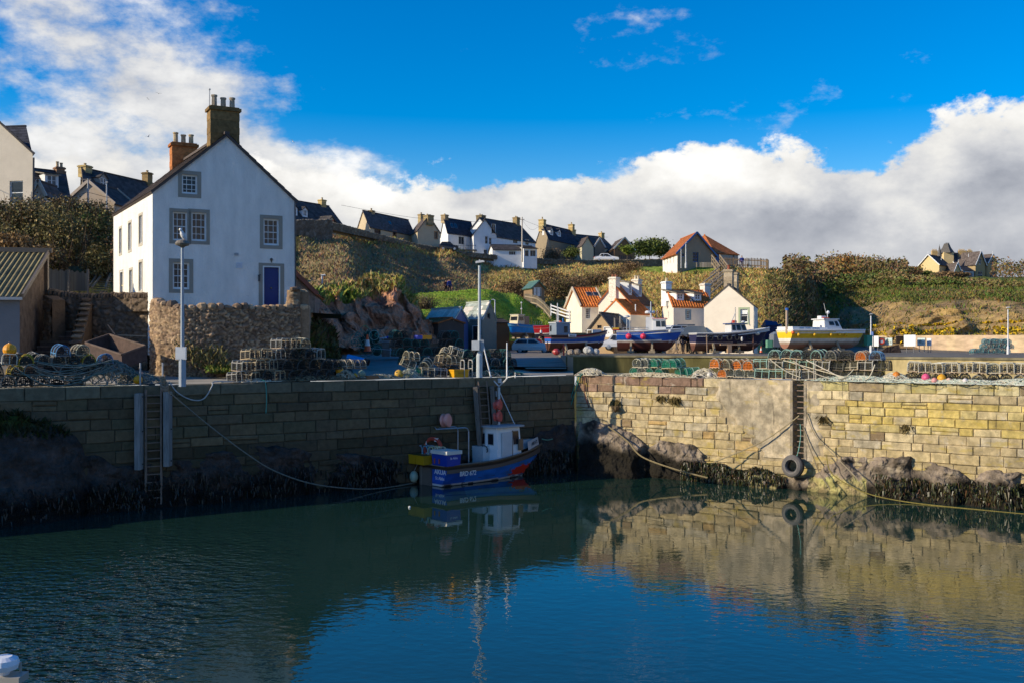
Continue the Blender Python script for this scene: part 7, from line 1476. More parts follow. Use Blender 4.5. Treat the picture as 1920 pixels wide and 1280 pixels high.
mb = MB((.10, .30, .20)); mb.box((-.35, -.2, .5), (.4, .6, .6)); mb.build('trailer_box', MPOLE, tr); mb = MB((.05, .15, .35)); mb.lathe([(.22, -.01), (.22, .01)], 14, (.7, -.72, .8), (.2, .22, .26), (0, 1, 0)); mb.build('trailer_hatch', MPOLE, tr)
for sg in (-1, 1): mb = MB((.02, .02, .02)); mb.torus((.6, sg * .72, .2), .16, .06, (0, 1, 0), 14, 6); mb.build('wheel', MRUBBER, tr)
# stones and fish tubs under the clinker boat, dark canopy behind
for i, (px, r_, c) in enumerate([(1043, .26, (.42, .05, .05)), (1070, .24, (.36, .30, .24)), (1082, .26, (.28, .23, .18)), (1103, .36, (.5, .5, .48)), (1117, .27, (.45, .44, .42))]):
    mb = MB(c); mb.ball((0, 0, r_ * .8), r_, 9, None, .85); mb.M = None; o = mb.build('boulder' if i else 'net_bag', MROCK if i else MFLOAT, None, None); o.location = W(px, 665, 66)
    tag(o, ['red net bag by the red post below the clinker boat', 'tan boulder propping the clinker boat near the red post', 'brown boulder second from the red post', 'largest pale boulder under the clinker boat', 'pale boulder under the bow of the clinker boat'][i], 'boulder' if i else 'bag')
rp = thing('marker_post', 'short bright red post at the top of the slipway wall', 'post', W(1057, 666, 60)); mb = MB((.62, .06, .03)); mb.tube([(0, 0, 0), (0, 0, .62)], .055, 8); mb.ball((0, 0, .62), .06, 8); mb.build('post_shaft', MPOLE, rp)
cn = thing('canopy_tent', 'dark grey gazebo roof between the royal blue boat and the cream house', 'canopy', W(1303, 655, 86)); mb = MB((.10, .12, .13)); mb.add([(-1.9, -1.5, 1.25), (.9, -1.5, 1.25), (.9, 1.2, 1.25), (-1.9, 1.2, 1.25), (-.6, 0, 2.0), (.8, 0, 2.0)], [(0, 1, 5, 4), (1, 2, 5), (2, 3, 4, 5), (3, 0, 4)]); mb.build('canopy_roof', MPOLE, cn); 
for x in (-1.85, .85):
    for y in (-1.4, 1.1): mb = MB((.3, .3, .3)); mb.tube([(x, y, 0), (x, y, 1.25)], .04, 5); mb.build('pole', MPOLE, cn)
rubble('yard_rubble', 'low tan stone wall between the royal blue boat and the navy boat', [XY(1250, 88)[:], XY(1318, 86)[:]], 4.9, [6.0, 5.9], .4, res=.12, seed=41, cols=((.42, .31, .2), (.36, .26, .17)))
# ------------------------------------------------------------------ creels, ropes, floats
MNET = mat('netting', None, .8, .25, 8, 0, spec=.15)
CL, CW, CH = .64, .48, .41
def creel_proto(kind, fc, nc, bc):
    r = thing('creel', 'creel', 'creel'); w, h, L = CW / 2, CH, CL / 2
    prof = {'arch': [(w * math.cos(a), .12 + (h - .12) * math.sin(a)) for a in [math.pi * i / 8 for i in range(9)]], 'box': [(w, .03), (w, h * .8), (w * .8, h), (-w * .8, h), (-w, h * .8), (-w, .03)],
            'round': [(w * math.cos(a), h / 2 + h / 2 * math.sin(a)) for a in [-.7 + (math.pi + 1.4) * i / 10 for i in range(11)]]}[kind]
    if kind == 'arch': prof = [(w, .03)] + prof + [(-w, .03)]
    mb = MB(bc)
    for y in (-w, -w * .35, w * .35, w): mb.box((0, y, .02), (CL, .045, .03), 0, rc(bc, .2))
    for x in (-L + .03, 0, L - .03): mb.box((x, 0, .045), (.05, CW, .03), 0, rc(bc, .2))
    mb.build('base', MROPE, r); mb = MB(fc)
    for x in (-L + .02, 0, L - .02): mb.tube([(x, y, z) for y, z in prof], .021, 5, rc(fc, .15))
    k = len(prof)
    for i in (1, k // 2, k - 2): mb.tube([(-L, *prof[i]), (L, *prof[i])], .016, 4, rc(fc, .15))
    if kind == 'box':
        for x in (-L + .02, L - .02): mb.beam((x, 0, .04), (x, 0, h), .025, .025, fc)
    mb.build('frame', MROPE, r); mb = MB(nc); t = .0085
    n = 10
    for i in range(k - 1):                                         # real open meshes of twine
        a, b = Vector((0, *prof[i])), Vector((0, *prof[i + 1])); m_ = max(1, round((b - a).length / .07))
        for j in range(m_):
            p_ = a.lerp(b, j / m_); q_ = a.lerp(b, (j + 1) / m_); d = (q_ - p_).normalized() * t
            mb.quad((-L, p_.y - d.y, p_.z - d.z), (L, p_.y - d.y, p_.z - d.z), (L, p_.y + d.y, p_.z + d.z), (-L, p_.y + d.y, p_.z + d.z))
        for j in range(n + 1):
            x = -L + CL * j / n; mb.quad((x - t, a.y, a.z), (x + t, a.y, a.z), (x + t, b.y, b.z), (x - t, b.y, b.z))
    ymax = w
    for x in (-L + .015, L - .015):
        for j in range(1, 7): y = -w + CW * j / 7; mb.quad((x, y - t, .04), (x, y + t, .04), (x, y + t, h * .88), (x, y - t, h * .88))
        for j in range(1, 6): z = h * j / 6; ww = w * (.92 if z < h * .6 else .8); mb.quad((x, -ww, z - t), (x, ww, z - t), (x, ww, z + t), (x, -ww, z + t))
    for x in (-.12, .12): mb.tube([(x, -w * .7, h * .35), (x * .5, 0, h * .5), (x, w * .7, h * .35)], .02, 4); mb.torus((x, 0, h * .45), .1, .012, (1, 0, 0), 10, 4)
    mb.build('netting', MNET, r)
    return r
STY = {'weather': ('arch', (.27, .25, .20), (.05, .055, .05), (.20, .15, .10)), 'dark': ('arch', (.10, .10, .085), (.03, .032, .03), (.10, .08, .06)), 'wood': ('box', (.55, .44, .28), (.06, .055, .05), (.42, .32, .2)),
       'grey': ('box', (.42, .40, .35), (.05, .05, .05), (.36, .28, .2)), 'yellow': ('arch', (.48, .34, .05), (.06, .06, .05), (.25, .2, .12)), 'blue': ('arch', (.12, .28, .46), (.06, .05, .05), (.2, .2, .2)),
       'green': ('arch', (.20, .34, .28), (.02, .22, .14), (.42, .33, .22)), 'orange': ('arch', (.42, .38, .30), (.66, .17, .025), (.5, .36, .22)), 'ring': ('round', (.52, .50, .40), (.10, .11, .10), (.45, .38, .28)),
       'mint': ('box', (.30, .46, .38), (.045, .045, .04), (.52, .38, .25)), 'mintarch': ('arch', (.30, .46, .38), (.05, .045, .04), (.5, .36, .22)), 'white': ('box', (.62, .57, .45), (.07, .065, .055), (.48, .36, .24)),
       'sea': ('round', (.10, .30, .34), (.12, .22, .24), (.2, .22, .22)), 'teal': ('arch', (.05, .15, .14), (.02, .05, .045), (.08, .08, .07)), 'tan': ('arch', (.50, .44, .30), (.12, .11, .08), (.40, .31, .2))}
NAMES = {'weather': 'weathered arched', 'dark': 'dark arched', 'wood': 'pale timber-framed', 'grey': 'grey box', 'yellow': 'yellow-framed', 'blue': 'blue-roped', 'green': 'green-netted', 'orange': 'orange-netted', 'ring': 'round-hooped', 'mint': 'mint green box', 'mintarch': 'mint green arched', 'white': 'white-framed', 'sea': 'blue-green round', 'teal': 'dark teal', 'tan': 'tan arched'}
PRO = {}
def creel(sty, p, rz, label, grp, tilt=0., sc=None):
    rot = (random.uniform(-.07, .07), tilt + random.uniform(-.09, .09), rz + random.uniform(-.2, .2))
    if sty not in PRO:
        r = creel_proto(*STY[sty]); PRO[sty] = r; r.location = p; r.rotation_euler = rot; r['label'] = label; r['group'] = grp
        if sc: r.scale = (sc,) * 3
        return r
    return dup(PRO[sty], p, rot, label, grp, sc)
aL, aR = math.atan2(uL.y, uL.x), math.atan2(uR.y, uR.x)
def QL(px, z, d=0.):                                              # point over the west wall's edge; d inward from the water
    k = (px - CX) / F; a = (k * pA.y - pA.x) / (uL.x - k * uL.y); q = Vector((*pA, 0)) + uL * a - nL * d; return Vector((q.x, q.y, z))
def row(edge, pxs, z, d, stys, rz, rowname, where, grp, sc=None, tilt=0.):
    for i, px in enumerate(pxs):
        s = stys[i % len(stys)] if isinstance(stys, (list, tuple)) else stys
        p = edge(px + random.uniform(-1.8, 1.8), z, d + random.uniform(-.06, .06)); p.z += random.uniform(-.015, .02)
        creel(s, p, rz, f"{NAMES[s]} creel, {ORD[i]} in the {rowname} row {where}", grp, tilt if i % 3 == 0 else 0, sc)
ER = lambda px, z, d: QP(px, z, -d)
# pile under the draped ropes, west quay
g = 'creels in the pile by the lean-to shed'; w = 'of the rope-draped shed pile'
end = aL + math.pi / 2
row(QL, [-16, 16, 48, 80, 112, 143], 4.52, .55, ['weather', 'weather', 'dark', 'weather', 'dark', 'weather'], end, 'bottom', w, g)
row(QL, [-4, 33, 66, 98, 130, 160], 4.88, .65, ['dark', 'yellow', 'weather', 'dark', 'weather', 'weather'], end, 'second', w, g)
row(QL, [22, 55, 88, 115, 142, 172, 204], 5.24, .75, ['white', 'yellow', 'weather', 'weather', 'dark', 'yellow', 'blue'], end, 'third', w, g, .95)
row(QL, [42, 74], 5.24, 1.5, ['weather', 'weather'], end, 'rear', w, g, 1.1); row(QL, [121, 157], 5.56, .8, ['blue', 'tan'], end, 'topmost', w, g, 1.)
# timber-framed stack between the lamp posts
g = 'creels in the timber-framed stack'; w = 'of the stepped stack'
row(QL, [453, 478, 502, 526, 550, 574, 598, 620], 4.52, .55, ['grey', 'wood', 'dark', 'wood', 'dark', 'dark', 'dark', 'dark'], end + .35, 'bottom', w, g)
row(QL, [465, 490, 515, 540, 564, 588, 612, 634], 4.95, .65, ['grey', 'wood', 'wood', 'dark', 'dark', 'dark', 'dark', 'dark'], end + .35, 'second', w, g)
row(QL, [480, 507, 532, 556, 580, 606], 5.38, .75, ['wood', 'wood', 'grey', 'dark', 'dark', 'grey'], end + .35, 'third', w, g)
row(QL, [540, 563, 582], 5.81, .85, ['grey', 'wood', 'tan'], end + .35, 'topmost', w, g)
row(QL, [628, 648, 668, 690], 4.95, 1.1, ['tan', 'weather', 'tan', 'weather'], aL, 'low rear', 'behind the orange and green floats', 'creels behind the floats', .95)
row(QL, [640, 662], 4.55, .9, ['dark', 'dark'], aL, 'bottom', 'under the bright blue pipe', 'creels behind the floats')
# tan heap by the middle ladder, dark pile behind
g = 'creels heaped by the middle ladder'
for i, (px, z, d, s, rz, tl, lab) in enumerate([(786, 4.95, 1.2, 'tan', .3, .5, 'tan arched creel propped on end at the left of the middle heap'), (797, 5.25, 1.3, 'tan', .9, .2, 'topmost tan creel at the left of the middle heap'), (799, 4.55, 1.0, 'green', .2, 0, 'green-netted creel at the left of the middle heap'), (822, 4.9, 1.1, 'tan', 1.2, -.3, 'tan creel leaning in the centre of the middle heap'),
      (815, 4.52, .8, 'wood', .5, 0, 'pale timber-framed creel low in the middle heap'), (838, 4.52, .8, 'grey', .4, .1, 'grey box creel by the yellow fish tub'), (853, 5.0, 1.2, 'wood', .9, .45, 'tilted pale creel left of the tall white lamp'), (862, 4.6, 1.1, 'dark', .6, 0, 'dark creel behind the yellow fish tub'),
      (874, 5.05, 1.2, 'tan', .7, .1, 'tan creel just left of the tall white lamp'), (880, 5.45, 1.3, 'white', .4, .2, 'white-framed creel on top beside the tall white lamp'), (888, 4.6, 1.3, 'dark', .6, 0, 'dark creel directly behind the foot of the tall white lamp'), (867, 5.35, 1.6, 'tan', 1.4, -.4, 'tan hooped creel topping the middle heap')]):
    creel(s, QL(px, z, d), rz, lab, g, tl)
g = 'dark creels stacked behind the middle ladder'; w = 'of the dark pile'
row(QL, [916, 934, 952, 970, 986], 4.55, 1.6, ['teal', 'dark', 'teal', 'dark', 'teal'], end, 'bottom front', w, g); row(QL, [908, 925, 943, 961, 979, 992], 4.93, 1.7, ['dark', 'teal', 'dark', 'weather', 'teal', 'dark'], end, 'second front', w, g)
row(QL, [912, 930, 949, 968, 984], 5.31, 1.9, ['teal', 'dark', 'teal', 'dark', 'teal'], end, 'third front', w, g)
row(QL, [846, 864, 882, 906, 924, 942, 958], 5.0, 4.5, ['teal', 'dark', 'teal', 'teal', 'dark', 'teal', 'dark'], end, 'bottom rear', w, g); row(QL, [838, 856, 872, 890, 912, 930, 946], 5.4, 4.6, ['teal', 'teal', 'dark', 'teal', 'dark', 'teal', 'teal'], end, 'second rear', w, g)
row(QL, [834, 852, 868, 886, 934, 952], 5.8, 4.7, ['dark', 'teal', 'teal', 'teal', 'dark', 'teal'], end, 'third rear', w, g); row(QL, [836, 848, 930, 946], 6.2, 4.8, ['teal', 'dark', 'dark', 'teal'], end, 'topmost rear', w, g)
# north quay
eR = aR + math.pi / 2
g = 'green and round creels near the corner'; w = 'of the green corner pile'
row(ER, [1178, 1196, 1213, 1229], 4.52, .6, ['green', 'ring', 'green', 'green'], eR, 'bottom', w, g, .9); row(ER, [1188, 1206, 1222, 1244, 1259], 4.88, .65, ['ring', 'ring', 'green', 'green', 'green'], eR - .35, 'top', w, g, 1.05); row(ER, [1270, 1288], 4.52, .6, ['green', 'green'], eR - .6, 'short', 'beside the green corner pile', g, 1.)
g = 'orange and mixed creels on the north quay'; w = 'of the orange pile'
row(ER, [1346, 1364, 1384, 1404], 4.52, .6, ['orange', 'ring', 'ring', 'ring'], eR, 'bottom', w, g, .95); row(ER, [1336, 1357, 1378, 1400], 4.88, .65, ['orange', 'tan', 'orange', 'orange'], eR - .15, 'top', w, g, 1.1)
g = 'box creels above the recessed ladder'; w = 'above the recessed ladder'
row(ER, [1424, 1452, 1482, 1512, 1542, 1572, 1602, 1632], 4.52, .5, ['mint', 'mint', 'grey', 'grey', 'dark', 'dark', 'weather', 'dark'], aR, 'bottom', w, g)
row(ER, [1420, 1447, 1477, 1508, 1538, 1566, 1592, 1618, 1648], 4.93, .55, ['mint', 'grey', 'mint', 'mint', 'grey', 'dark', 'tan', 'grey', 'dark'], aR, 'second', w, g)
row(ER, [1446, 1468, 1487, 1509, 1530, 1554, 1582, 1610, 1638], 5.34, .6, ['mintarch', 'mintarch', 'mintarch', 'dark', 'mintarch', 'weather', 'dark', 'orange', 'blue'], eR, 'top', w, g)
g = 'white-framed creels on the north quay'; w = 'of the white-framed line'
row(ER, [1705, 1729, 1754, 1780, 1806, 1832, 1858, 1885, 1912, 1938], 4.86, .8, ['white', 'white', 'white', 'white', 'white', 'white', 'ring', 'white', 'white', 'white'], eR, 'top', w, g, 1.02)
row(ER, [1700, 1725, 1750, 1776, 1802, 1828, 1854, 1880, 1906, 1932], 4.5, .8, ['dark', 'dark', 'weather', 'dark', 'dark', 'weather', 'dark', 'dark', 'weather', 'dark'], eR, 'bottom', w, g, .9)
g = 'blue-green creels before the pier wall'; w = 'of the far pier stack'; EF = lambda px, z, d: Vector((*XY(px, 76), z))
for j, pxs in enumerate(([1826, 1836, 1846, 1856, 1866, 1876, 1886], [1844, 1854, 1864, 1874, 1884, 1894], [1848, 1858, 1868, 1878, 1888])): row(EF, pxs, yz(76) + .02 + .37 * j, 0, ['sea'], math.pi / 2, ['bottom', 'middle', 'top'][j], w, g, .9)
# nets piled beside the cone
np_ = thing('net_pile', 'tall heap of blue-green netting and creels behind the traffic cone', 'net pile', W(690, 662, 58)); mb = MB((.05, .26, .20))
r_ = random.Random(4)
for i in range(46):
    c = Vector((r_.uniform(-.75, .75), r_.uniform(-.4, .4), 0)); z = r_.uniform(.05, 1.55) * (1 - abs(c.x) * .55); a = r_.uniform(.12, .30); n = Vector((r_.uniform(-.6, .6), -1, r_.uniform(-.5, .5)))
    mb.torus(c + Vector((0, -.1, z)), a, .014, n, 14, 4, rc(r_.choice([(.05, .28, .21), (.03, .18, .15), (.16, .34, .28), (.3, .4, .34)]), .3))
mb.build('twine', MNET, np_); mb = MB((.02, .07, .055))
for i in range(9): mb.ball((r_.uniform(-.55, .55), .15, .2 + .13 * i), .34 - .02 * i, 7, rc((.02, .07, .055), .3))
mb.build('net_mass', MNET, np_)
# ropes
def rope(label, pts, r, col, cat='rope', grp=None, smooth=8):
    q = [Vector(p) for p in pts]; out = []
    for i in range(len(q) - 1):
        p0, p1, p2, p3 = q[max(i - 1, 0)], q[i], q[i + 1], q[min(i + 2, len(q) - 1)]
        for k in range(smooth):
            t = k / smooth; out.append(.5 * ((2 * p1) + (p2 - p0) * t + (2 * p0 - 5 * p1 + 4 * p2 - p3) * t * t + (3 * p1 - p0 - 3 * p2 + p3) * t ** 3))
    out.append(q[-1]); mb = MB(col); mb.tube(out, r, 5); o = mb.build('rope', MROPE, None, q[0]); return tag(o, label, cat, grp)
def heap(label, c, rx, ry, h, cols, n, rz=0., r=.014, seed=1, name='rope_heap', cat='rope heap', grp=None, amp=1.):
    rr_ = random.Random(seed); mb = MB()
    for i in range(n):
        a, b = rr_.uniform(.12, .42) * amp, rr_.uniform(.10, .3) * amp; cx, cy = rr_.gauss(0, .42) * rx, rr_.gauss(0, .42) * ry; ph = rr_.uniform(0, 6.28); t0 = rr_.uniform(.4, 1.0); pts = []
        for k in range(14):
            t = ph + 2 * math.pi * t0 * k / 13; x, y = cx + a * math.cos(t) + .05 * math.sin(3 * t + i), cy + b * math.sin(t); q = (x / rx) ** 2 + (y / ry) ** 2; pts.append((x, y, max(.015, h * (1 - min(1, q)) * rr_.uniform(.85, 1.0) + .02 * math.sin(5 * t))))
        mb.tube(pts, r * rr_.uniform(.8, 1.3), 4, rc(rr_.choice(cols), .2))
    o = mb.build(name, MROPE); o.location = c; o.rotation_euler = (0, 0, rz); return tag(o, label, cat, grp)
GRY = [(.20, .215, .18), (.14, .155, .135), (.27, .27, .22), (.13, .19, .165)]; PALE = [(.58, .52, .38), (.48, .43, .32), (.66, .60, .48), (.40, .36, .28)]; MINT = [(.52, .56, .45), (.60, .60, .50), (.42, .48, .40), (.56, .50, .38), (.35, .42, .36)]
heap('big tangle of grey-green rope spilling from the pile near the shed', QL(213, 4.52, .9), 1.35, .8, .95, GRY, 150, aL, .016, 1); heap('low trailing heap of dull rope behind the left ladder', QL(275, 4.52, 1.0), .9, .6, .42, GRY, 70, aL, .015, 2)
heap('grey netting flopped along the top of the shed pile', QL(150, 5.2, .9), .9, .5, .5, GRY, 40, aL, .014, 3)
for i in range(13):
    a, b = random.uniform(20, 110), random.uniform(185, 225); za, zb_ = random.uniform(4.9, 5.5), random.uniform(5.0, 5.5); sag = random.uniform(.15, .75); n_ = 5
    rope(f"{ORD[i]} of the long grey-green ropes swagged across the front of the shed pile", [QL(lerp(a, b, k / n_), max(4.56, lerp(za, zb_, k / n_) - sag * math.sin(math.pi * k / n_)), .22 - .02 * (i % 4)) for k in range(n_ + 1)], .017, rc(random.choice(GRY), .2), 'rope', 'ropes swagged over the shed pile')
heap('pale coiled rope at the foot of the stepped creel stack', QL(484, 4.52, .28), .8, .16, .14, PALE, 26, aL, .013, 5); heap('bundle of tan rope ends below the orange float', QL(655, 4.52, .45), .55, .3, .42, [(.36, .30, .2), (.3, .25, .17), (.45, .4, .28)], 44, aL, .014, 6)
heap('loose rope and rags trailing left of the patterned ball', QL(722, 4.52, .45), 1.2, .28, .2, [(.2, .18, .13), (.36, .3, .2), (.45, .42, .34), (.15, .2, .15)], 60, aL, .014, 7); heap('brown weed-stained netting along the foot of the stepped stack', QL(600, 4.52, .3), 2.6, .2, .2, [(.10, .08, .05), (.15, .12, .08), (.2, .17, .1)], 90, aL, .014, 8)
heap('pale green net heap at the left of the middle heap', QL(782, 4.52, .7), .55, .4, .42, [(.36, .38, .3), (.45, .44, .34), (.3, .3, .24)], 60, aL, .013, 9); heap('dark green twine spread round the foot of the dark pile', QL(945, 4.52, .7), 1.9, .3, .3, [(.05, .16, .14), (.08, .09, .07), (.3, .3, .26)], 70, aL, .014, 10)
heap('heap of pale rope on the quay corner', QP(1100, 4.5, -.4), .85, .45, .34, PALE, 80, aR, .016, 11); heap('tan rope spread under the green creel pile', QP(1215, 4.5, -.3), 2.3, .25, .2, PALE[:2] + [(.45, .36, .22)], 110, aR, .015, 12)
heap('mound of pale rope between the green and the orange piles', QP(1313, 4.5, -.5), .75, .45, .42, PALE, 80, aR, .015, 13); heap('pale mint netting spilled along the edge right of the ladder', QP(1600, 4.5, -.3), 2.0, .28, .24, MINT, 170, aR, .013, 14)
heap('long strip of mint netting along the edge below the white-framed creels', QP(1770, 4.5, -.22), 3.6, .24, .17, MINT, 230, aR, .013, 15); heap('last stretch of mint netting at the right end of the quay edge', QP(1925, 4.5, -.3), 1.8, .3, .24, MINT, 110, aR, .013, 16); heap('tangle of tan rope beside the orange float', QP(1672, 4.5, -.5), .75, .4, .38, PALE + MINT[:2], 70, aR, .014, 17)
for i, (a, b, za, zb_, sg) in enumerate([(1466, 1590, 5.32, 4.62, .02), (1485, 1560, 5.30, 4.56, .1), (1510, 1580, 5.34, 4.6, .0), (1442, 1500, 5.36, 4.62, .1), (1600, 1572, 5.0, 4.6, .1), (1640, 1622, 5.2, 4.6, .15)]):
    rope(f"{ORD[i]} of the pale ropes slanting down the stack above the recessed ladder", [QP(lerp(a, b, k / 4), lerp(za, zb_, k / 4) - sg * math.sin(math.pi * k / 4), -.18 + .03 * i) for k in range(5)], .02, rc(PALE[i % 3], .1), 'rope', 'pale ropes on the ladder stack')
rope('long mooring line drooping along the shaded wall to the blue boat', [W(316, 733, 36.3), W(350, 762, 36.6), W(400, 803, 37.2), W(460, 848, 37.6), W(515, 882, 38.2), W(590, 907, 39.0), W(680, 916, 40.3), W(740, 911, 41.7), W(781, 903, 42.7)], .024, (.20, .19, .15))
rope('slack grey rope looped over the shaded quay edge', [QL(318, 4.62, .1), QL(332, 4.2, -.12), QL(358, 3.92, -.14), QL(380, 3.95, -.14), QL(396, 4.4, -.1), QL(402, 4.56, .1), QL(430, 4.56, .3), QL(455, 4.53, .5)], .025, (.46, .45, .42))
rope('thin green stern line from the blue boat to the shaded wall', [W(640, 893, 41.4), W(690, 888, 42), W(735, 876, 42.5), W(775, 858, 43)], .014, (.06, .2, .16)); rope('green rope end hanging at the foot of the stepped stack', [QL(490, 4.55, .2), QL(497, 4.54, .0), QL(498, 3.9, -.1), QL(497, 3.3, -.1)], .02, (.1, .34, .26))
rope('green ropes hanging down the inner corner of the harbour', [QP(1092, 4.6, -.2), QP(1090, 4.45, .1), QP(1080, 3.6, .15), QP(1070, 2.6, .3), QP(1062, 1.9, .6)], .024, (.05, .24, .18)); rope('second green rope in the harbour corner, nearer the shaded wall', [QP(1088, 4.6, -.2), QP(1086, 4.45, .1), QP(1074, 3.4, .2), QP(1066, 2.5, .4)], .02, (.08, .3, .24))
rope('brown rope hanging beside the green ropes in the corner', [QP(1096, 4.6, -.2), QP(1097, 4.4, .08), QP(1098, 3.7, .08), QP(1106, 3.0, .1)], .024, (.14, .05, .04))
rope('taut tan rope rising along the sunlit wall to the recessed ladder', [QP(1500, 3.05, .1), QP(1484, 2.75, .12), QP(1440, 2.0, .2), QP(1400, 1.5, .35), QP(1352, .95, .7)], .026, (.33, .27, .16)); rope('weedy chain rope slanting from the shaded rock to the waterline', [QP(1150, 2.2, .5), QP(1190, 1.6, .7), QP(1225, 1.0, 1.1), QP(1290, .6, 1.35), QP(1352, .35, 1.4)], .035, (.24, .19, .10))
rope('left of the two lines slanting down right of the recessed ladder', [QP(1507, 2.6, .1), QP(1516, 2.0, .15), QP(1530, 1.35, .3), QP(1545, .9, .7), QP(1575, .3, 1.3)], .022, (.22, .18, .12)); rope('long line slanting from the ladder to the seaweed rock', [QP(1512, 3.2, .1), QP(1530, 2.3, .12), QP(1560, 1.7, .3), QP(1600, 1.1, .8), QP(1634, .6, 1.25)], .02, (.30, .25, .17))
rope('thick weedy rope draped over the yellow-green ledge', [QP(1553, 1.5, .2), QP(1566, 1.05, .8), QP(1585, .7, 1.0), QP(1640, .25, 1.2), QP(1720, .04, 1.2), QP(1860, .0, 1.25), QP(1960, .0, 1.3)], .022, (.22, .18, .05))
rope('short green bow line of the blue boat tied to the corner rock', [W(1016, 822, 45.6), W(1026, 824, 45.8), W(1036, 822, 46.1)], .022, (.15, .35, .25)); rope('blue-green rope holding the tyre on the sunlit wall', [QP(1502, 2.7, .1), QP(1503, 2.2, .12), QP(1500, 1.6, .2), QP(1496, 1.25, .3)], .018, (.2, .4, .34))
# floats and tubs
def float_(label, p, r, col, grp='floats lying on the quays', stripe=None):
    f = thing('float', label, 'float', p, 0, grp); mb = MB(col); mb.ball((0, 0, r), r, 14); mb.build('float_ball', MFLOAT, f)
    mb = MB(stripe or tuple(c * .5 for c in col)); mb.lathe([(r * .26, 1.86 * r), (r * .2, 2.08 * r), (r * .1, 2.1 * r)], 8, (0, 0, 0)); mb.build('eyelet', MFLOAT, f)
    if stripe:
        mb = MB(stripe)
        for k in range(9): a, e = k * 2.4, (-.7 + .17 * k); mb.ball((r * .93 * math.cos(a) * math.cos(e), r * .93 * math.sin(a) * math.cos(e), r + r * .93 * math.sin(e)), r * .2, 6)
        mb.build('net_cover', MNET, f)
OR_ = (.74, .33, .012)
float_('large orange ball float on top of the creel pile near the shed', QL(24, 5.58, .8), .23, (.80, .33, .012)); float_('orange ball float on the quay edge beside the left ladder rail', QL(263, 4.52, .35), .17, OR_); float_('small peach float half buried in rope behind the left ladder', QL(276, 4.78, .9), .10, (.62, .30, .17)); float_('peach float resting on the tangle right of the shed pile', QL(196, 5.33, .6), .11, (.62, .34, .24))
float_('orange ball float among the creels under the blue pipe', QL(647, 4.72, .55), .17, OR_); float_('grey-green float beside the orange one, right of the rope bundle', QL(690, 4.58, .6), .16, (.22, .28, .19)); float_('small orange float left of the grey-green float', QL(677, 4.54, .6), .12, OR_); float_('patterned orange ball with dark patches on the bare quay edge', QL(758, 4.52, .5), .19, (.62, .36, .04), stripe=(.12, .10, .09))
float_('pink and magenta float in front of the white-framed creels', QP(1733, 4.55, -.25), .16, (.72, .10, .22)); float_('orange-yellow float right of the pink and magenta one', QP(1763, 4.52, -.25), .17, (.72, .35, .02)); float_('small pink float on the edge below the orange-yellow one', QP(1751, 4.50, -.08), .11, (.70, .30, .28)); float_('cream float third in the group on the mint netting', QP(1777, 4.5, -.2), .11, (.68, .46, .36))
float_('orange float tangled in tan rope by the long stack', QP(1676, 4.62, -.4), .15, (.62, .20, .02)); float_('white float lying under the orange creel pile', QP(1326, 4.5, -.25), .13, (.62, .58, .5)); float_('small red and white float at the right end of the mint netting', QP(1808, 4.52, -.15), .10, (.66, .6, .58))
for k, (px, d) in enumerate(((868, .35),)):
    tb = thing('fish_tub', 'bright yellow plastic fish tub by the middle ladder rails', 'tub', QL(px, 4.52, d), aL); mb = MB((.72, .36, .01)); mb.box((0, 0, .16), (.72, .42, .32), 0, None, 1.06); mb.box((0, 0, .32), (.80, .5, .05)); mb.box((0, -.235, .2), (.3, .02, .08), 0, (.5, .24, .01)); mb.build('tub_body', MFLOAT, tb); mb = MB((.3, .15, .01)); mb.box((0, 0, .347), (.66, .38, .006)); mb.build('tub_hollow_shade', MFLOAT, tb)  # darker sheet on the solid tub paints its shaded hollow
tb = thing('fish_tub', 'yellow and blue tub on top of the dark rear pile, left of the lamp', 'tub', QL(886, 6.2, 4.6), aL); mb = MB((.72, .28, .01)); mb.box((.12, 0, .1), (.5, .4, .2)); mb.box((-.25, 0, .1), (.3, .38, .19), 0, (.06, .08, .4)); mb.build('tub_body', MFLOAT, tb)
tb = thing('orange_tub', 'broken orange-brown tub lying by the loose rope', 'tub', QL(703, 4.52, .3), aL); mb = MB((.25, .09, .02)); mb.box((0, 0, .08), (.6, .3, .16), 0, None, .8); mb.build('tub_body', MFLOAT, tb)

# ------------------------------------------------------------------ ladders, rails, tyre
MWOOD = mat('grey_timber', None, .85, .45, 3, .5, 12, stretch=(6, 6, .5), spec=.15)
MRUST = mat('rusty_iron', (.30, .21, .15), .8, .4, 7, .3, col2=(.19, .13, .10))
def ladder(label, E, px, ztop, zbot, w, fend, lean=0., out=.16):
    r = thing('quay_ladder', label, 'ladder', E(px, 4.5, -out)); o = r.location; a = aL; ux_ = uL
    mb = MB((.30, .22, .16)); P_ = lambda s, z, d=0.: E(px, z, -out - d) + ux_ * (s + lean * (ztop - z)) - o
    for s in (-w / 2, w / 2): mb.beam(P_(s, ztop), P_(s, zbot), .08, .06)
    mb.build('stringer', MRUST, r); mb = MB(); n = int((ztop - zbot) / .29)
    for i in range(n): z = ztop - .22 - .29 * i; mb.beam(P_(-w / 2, z), P_(w / 2, z), .03, .03)
    mb.build('rungs', MRUST, r)
    for (s, wd, z0, z1, c) in fend:
        mb = MB(c); mb.beam(P_(s, z1, .03), P_(s, z0, .03), wd, .2)
        for z in (z1 - .12, (z0 + z1) / 2, z0 + .2):
            for q in (-.13, .1): mb.box(P_(s + q, z, .14), (.035, .035, .035), 0, (.02, .02, .02))
        mb.build('timber_fender', MWOOD, r)
ladder('left iron ladder between two pale timber fenders on the shaded wall', QL, 286, 4.35, .1, .55, [(-.52, .40, 1.45, 4.22, (.27, .255, .235)), (.50, .40, 1.5, 4.25, (.27, .255, .235))])
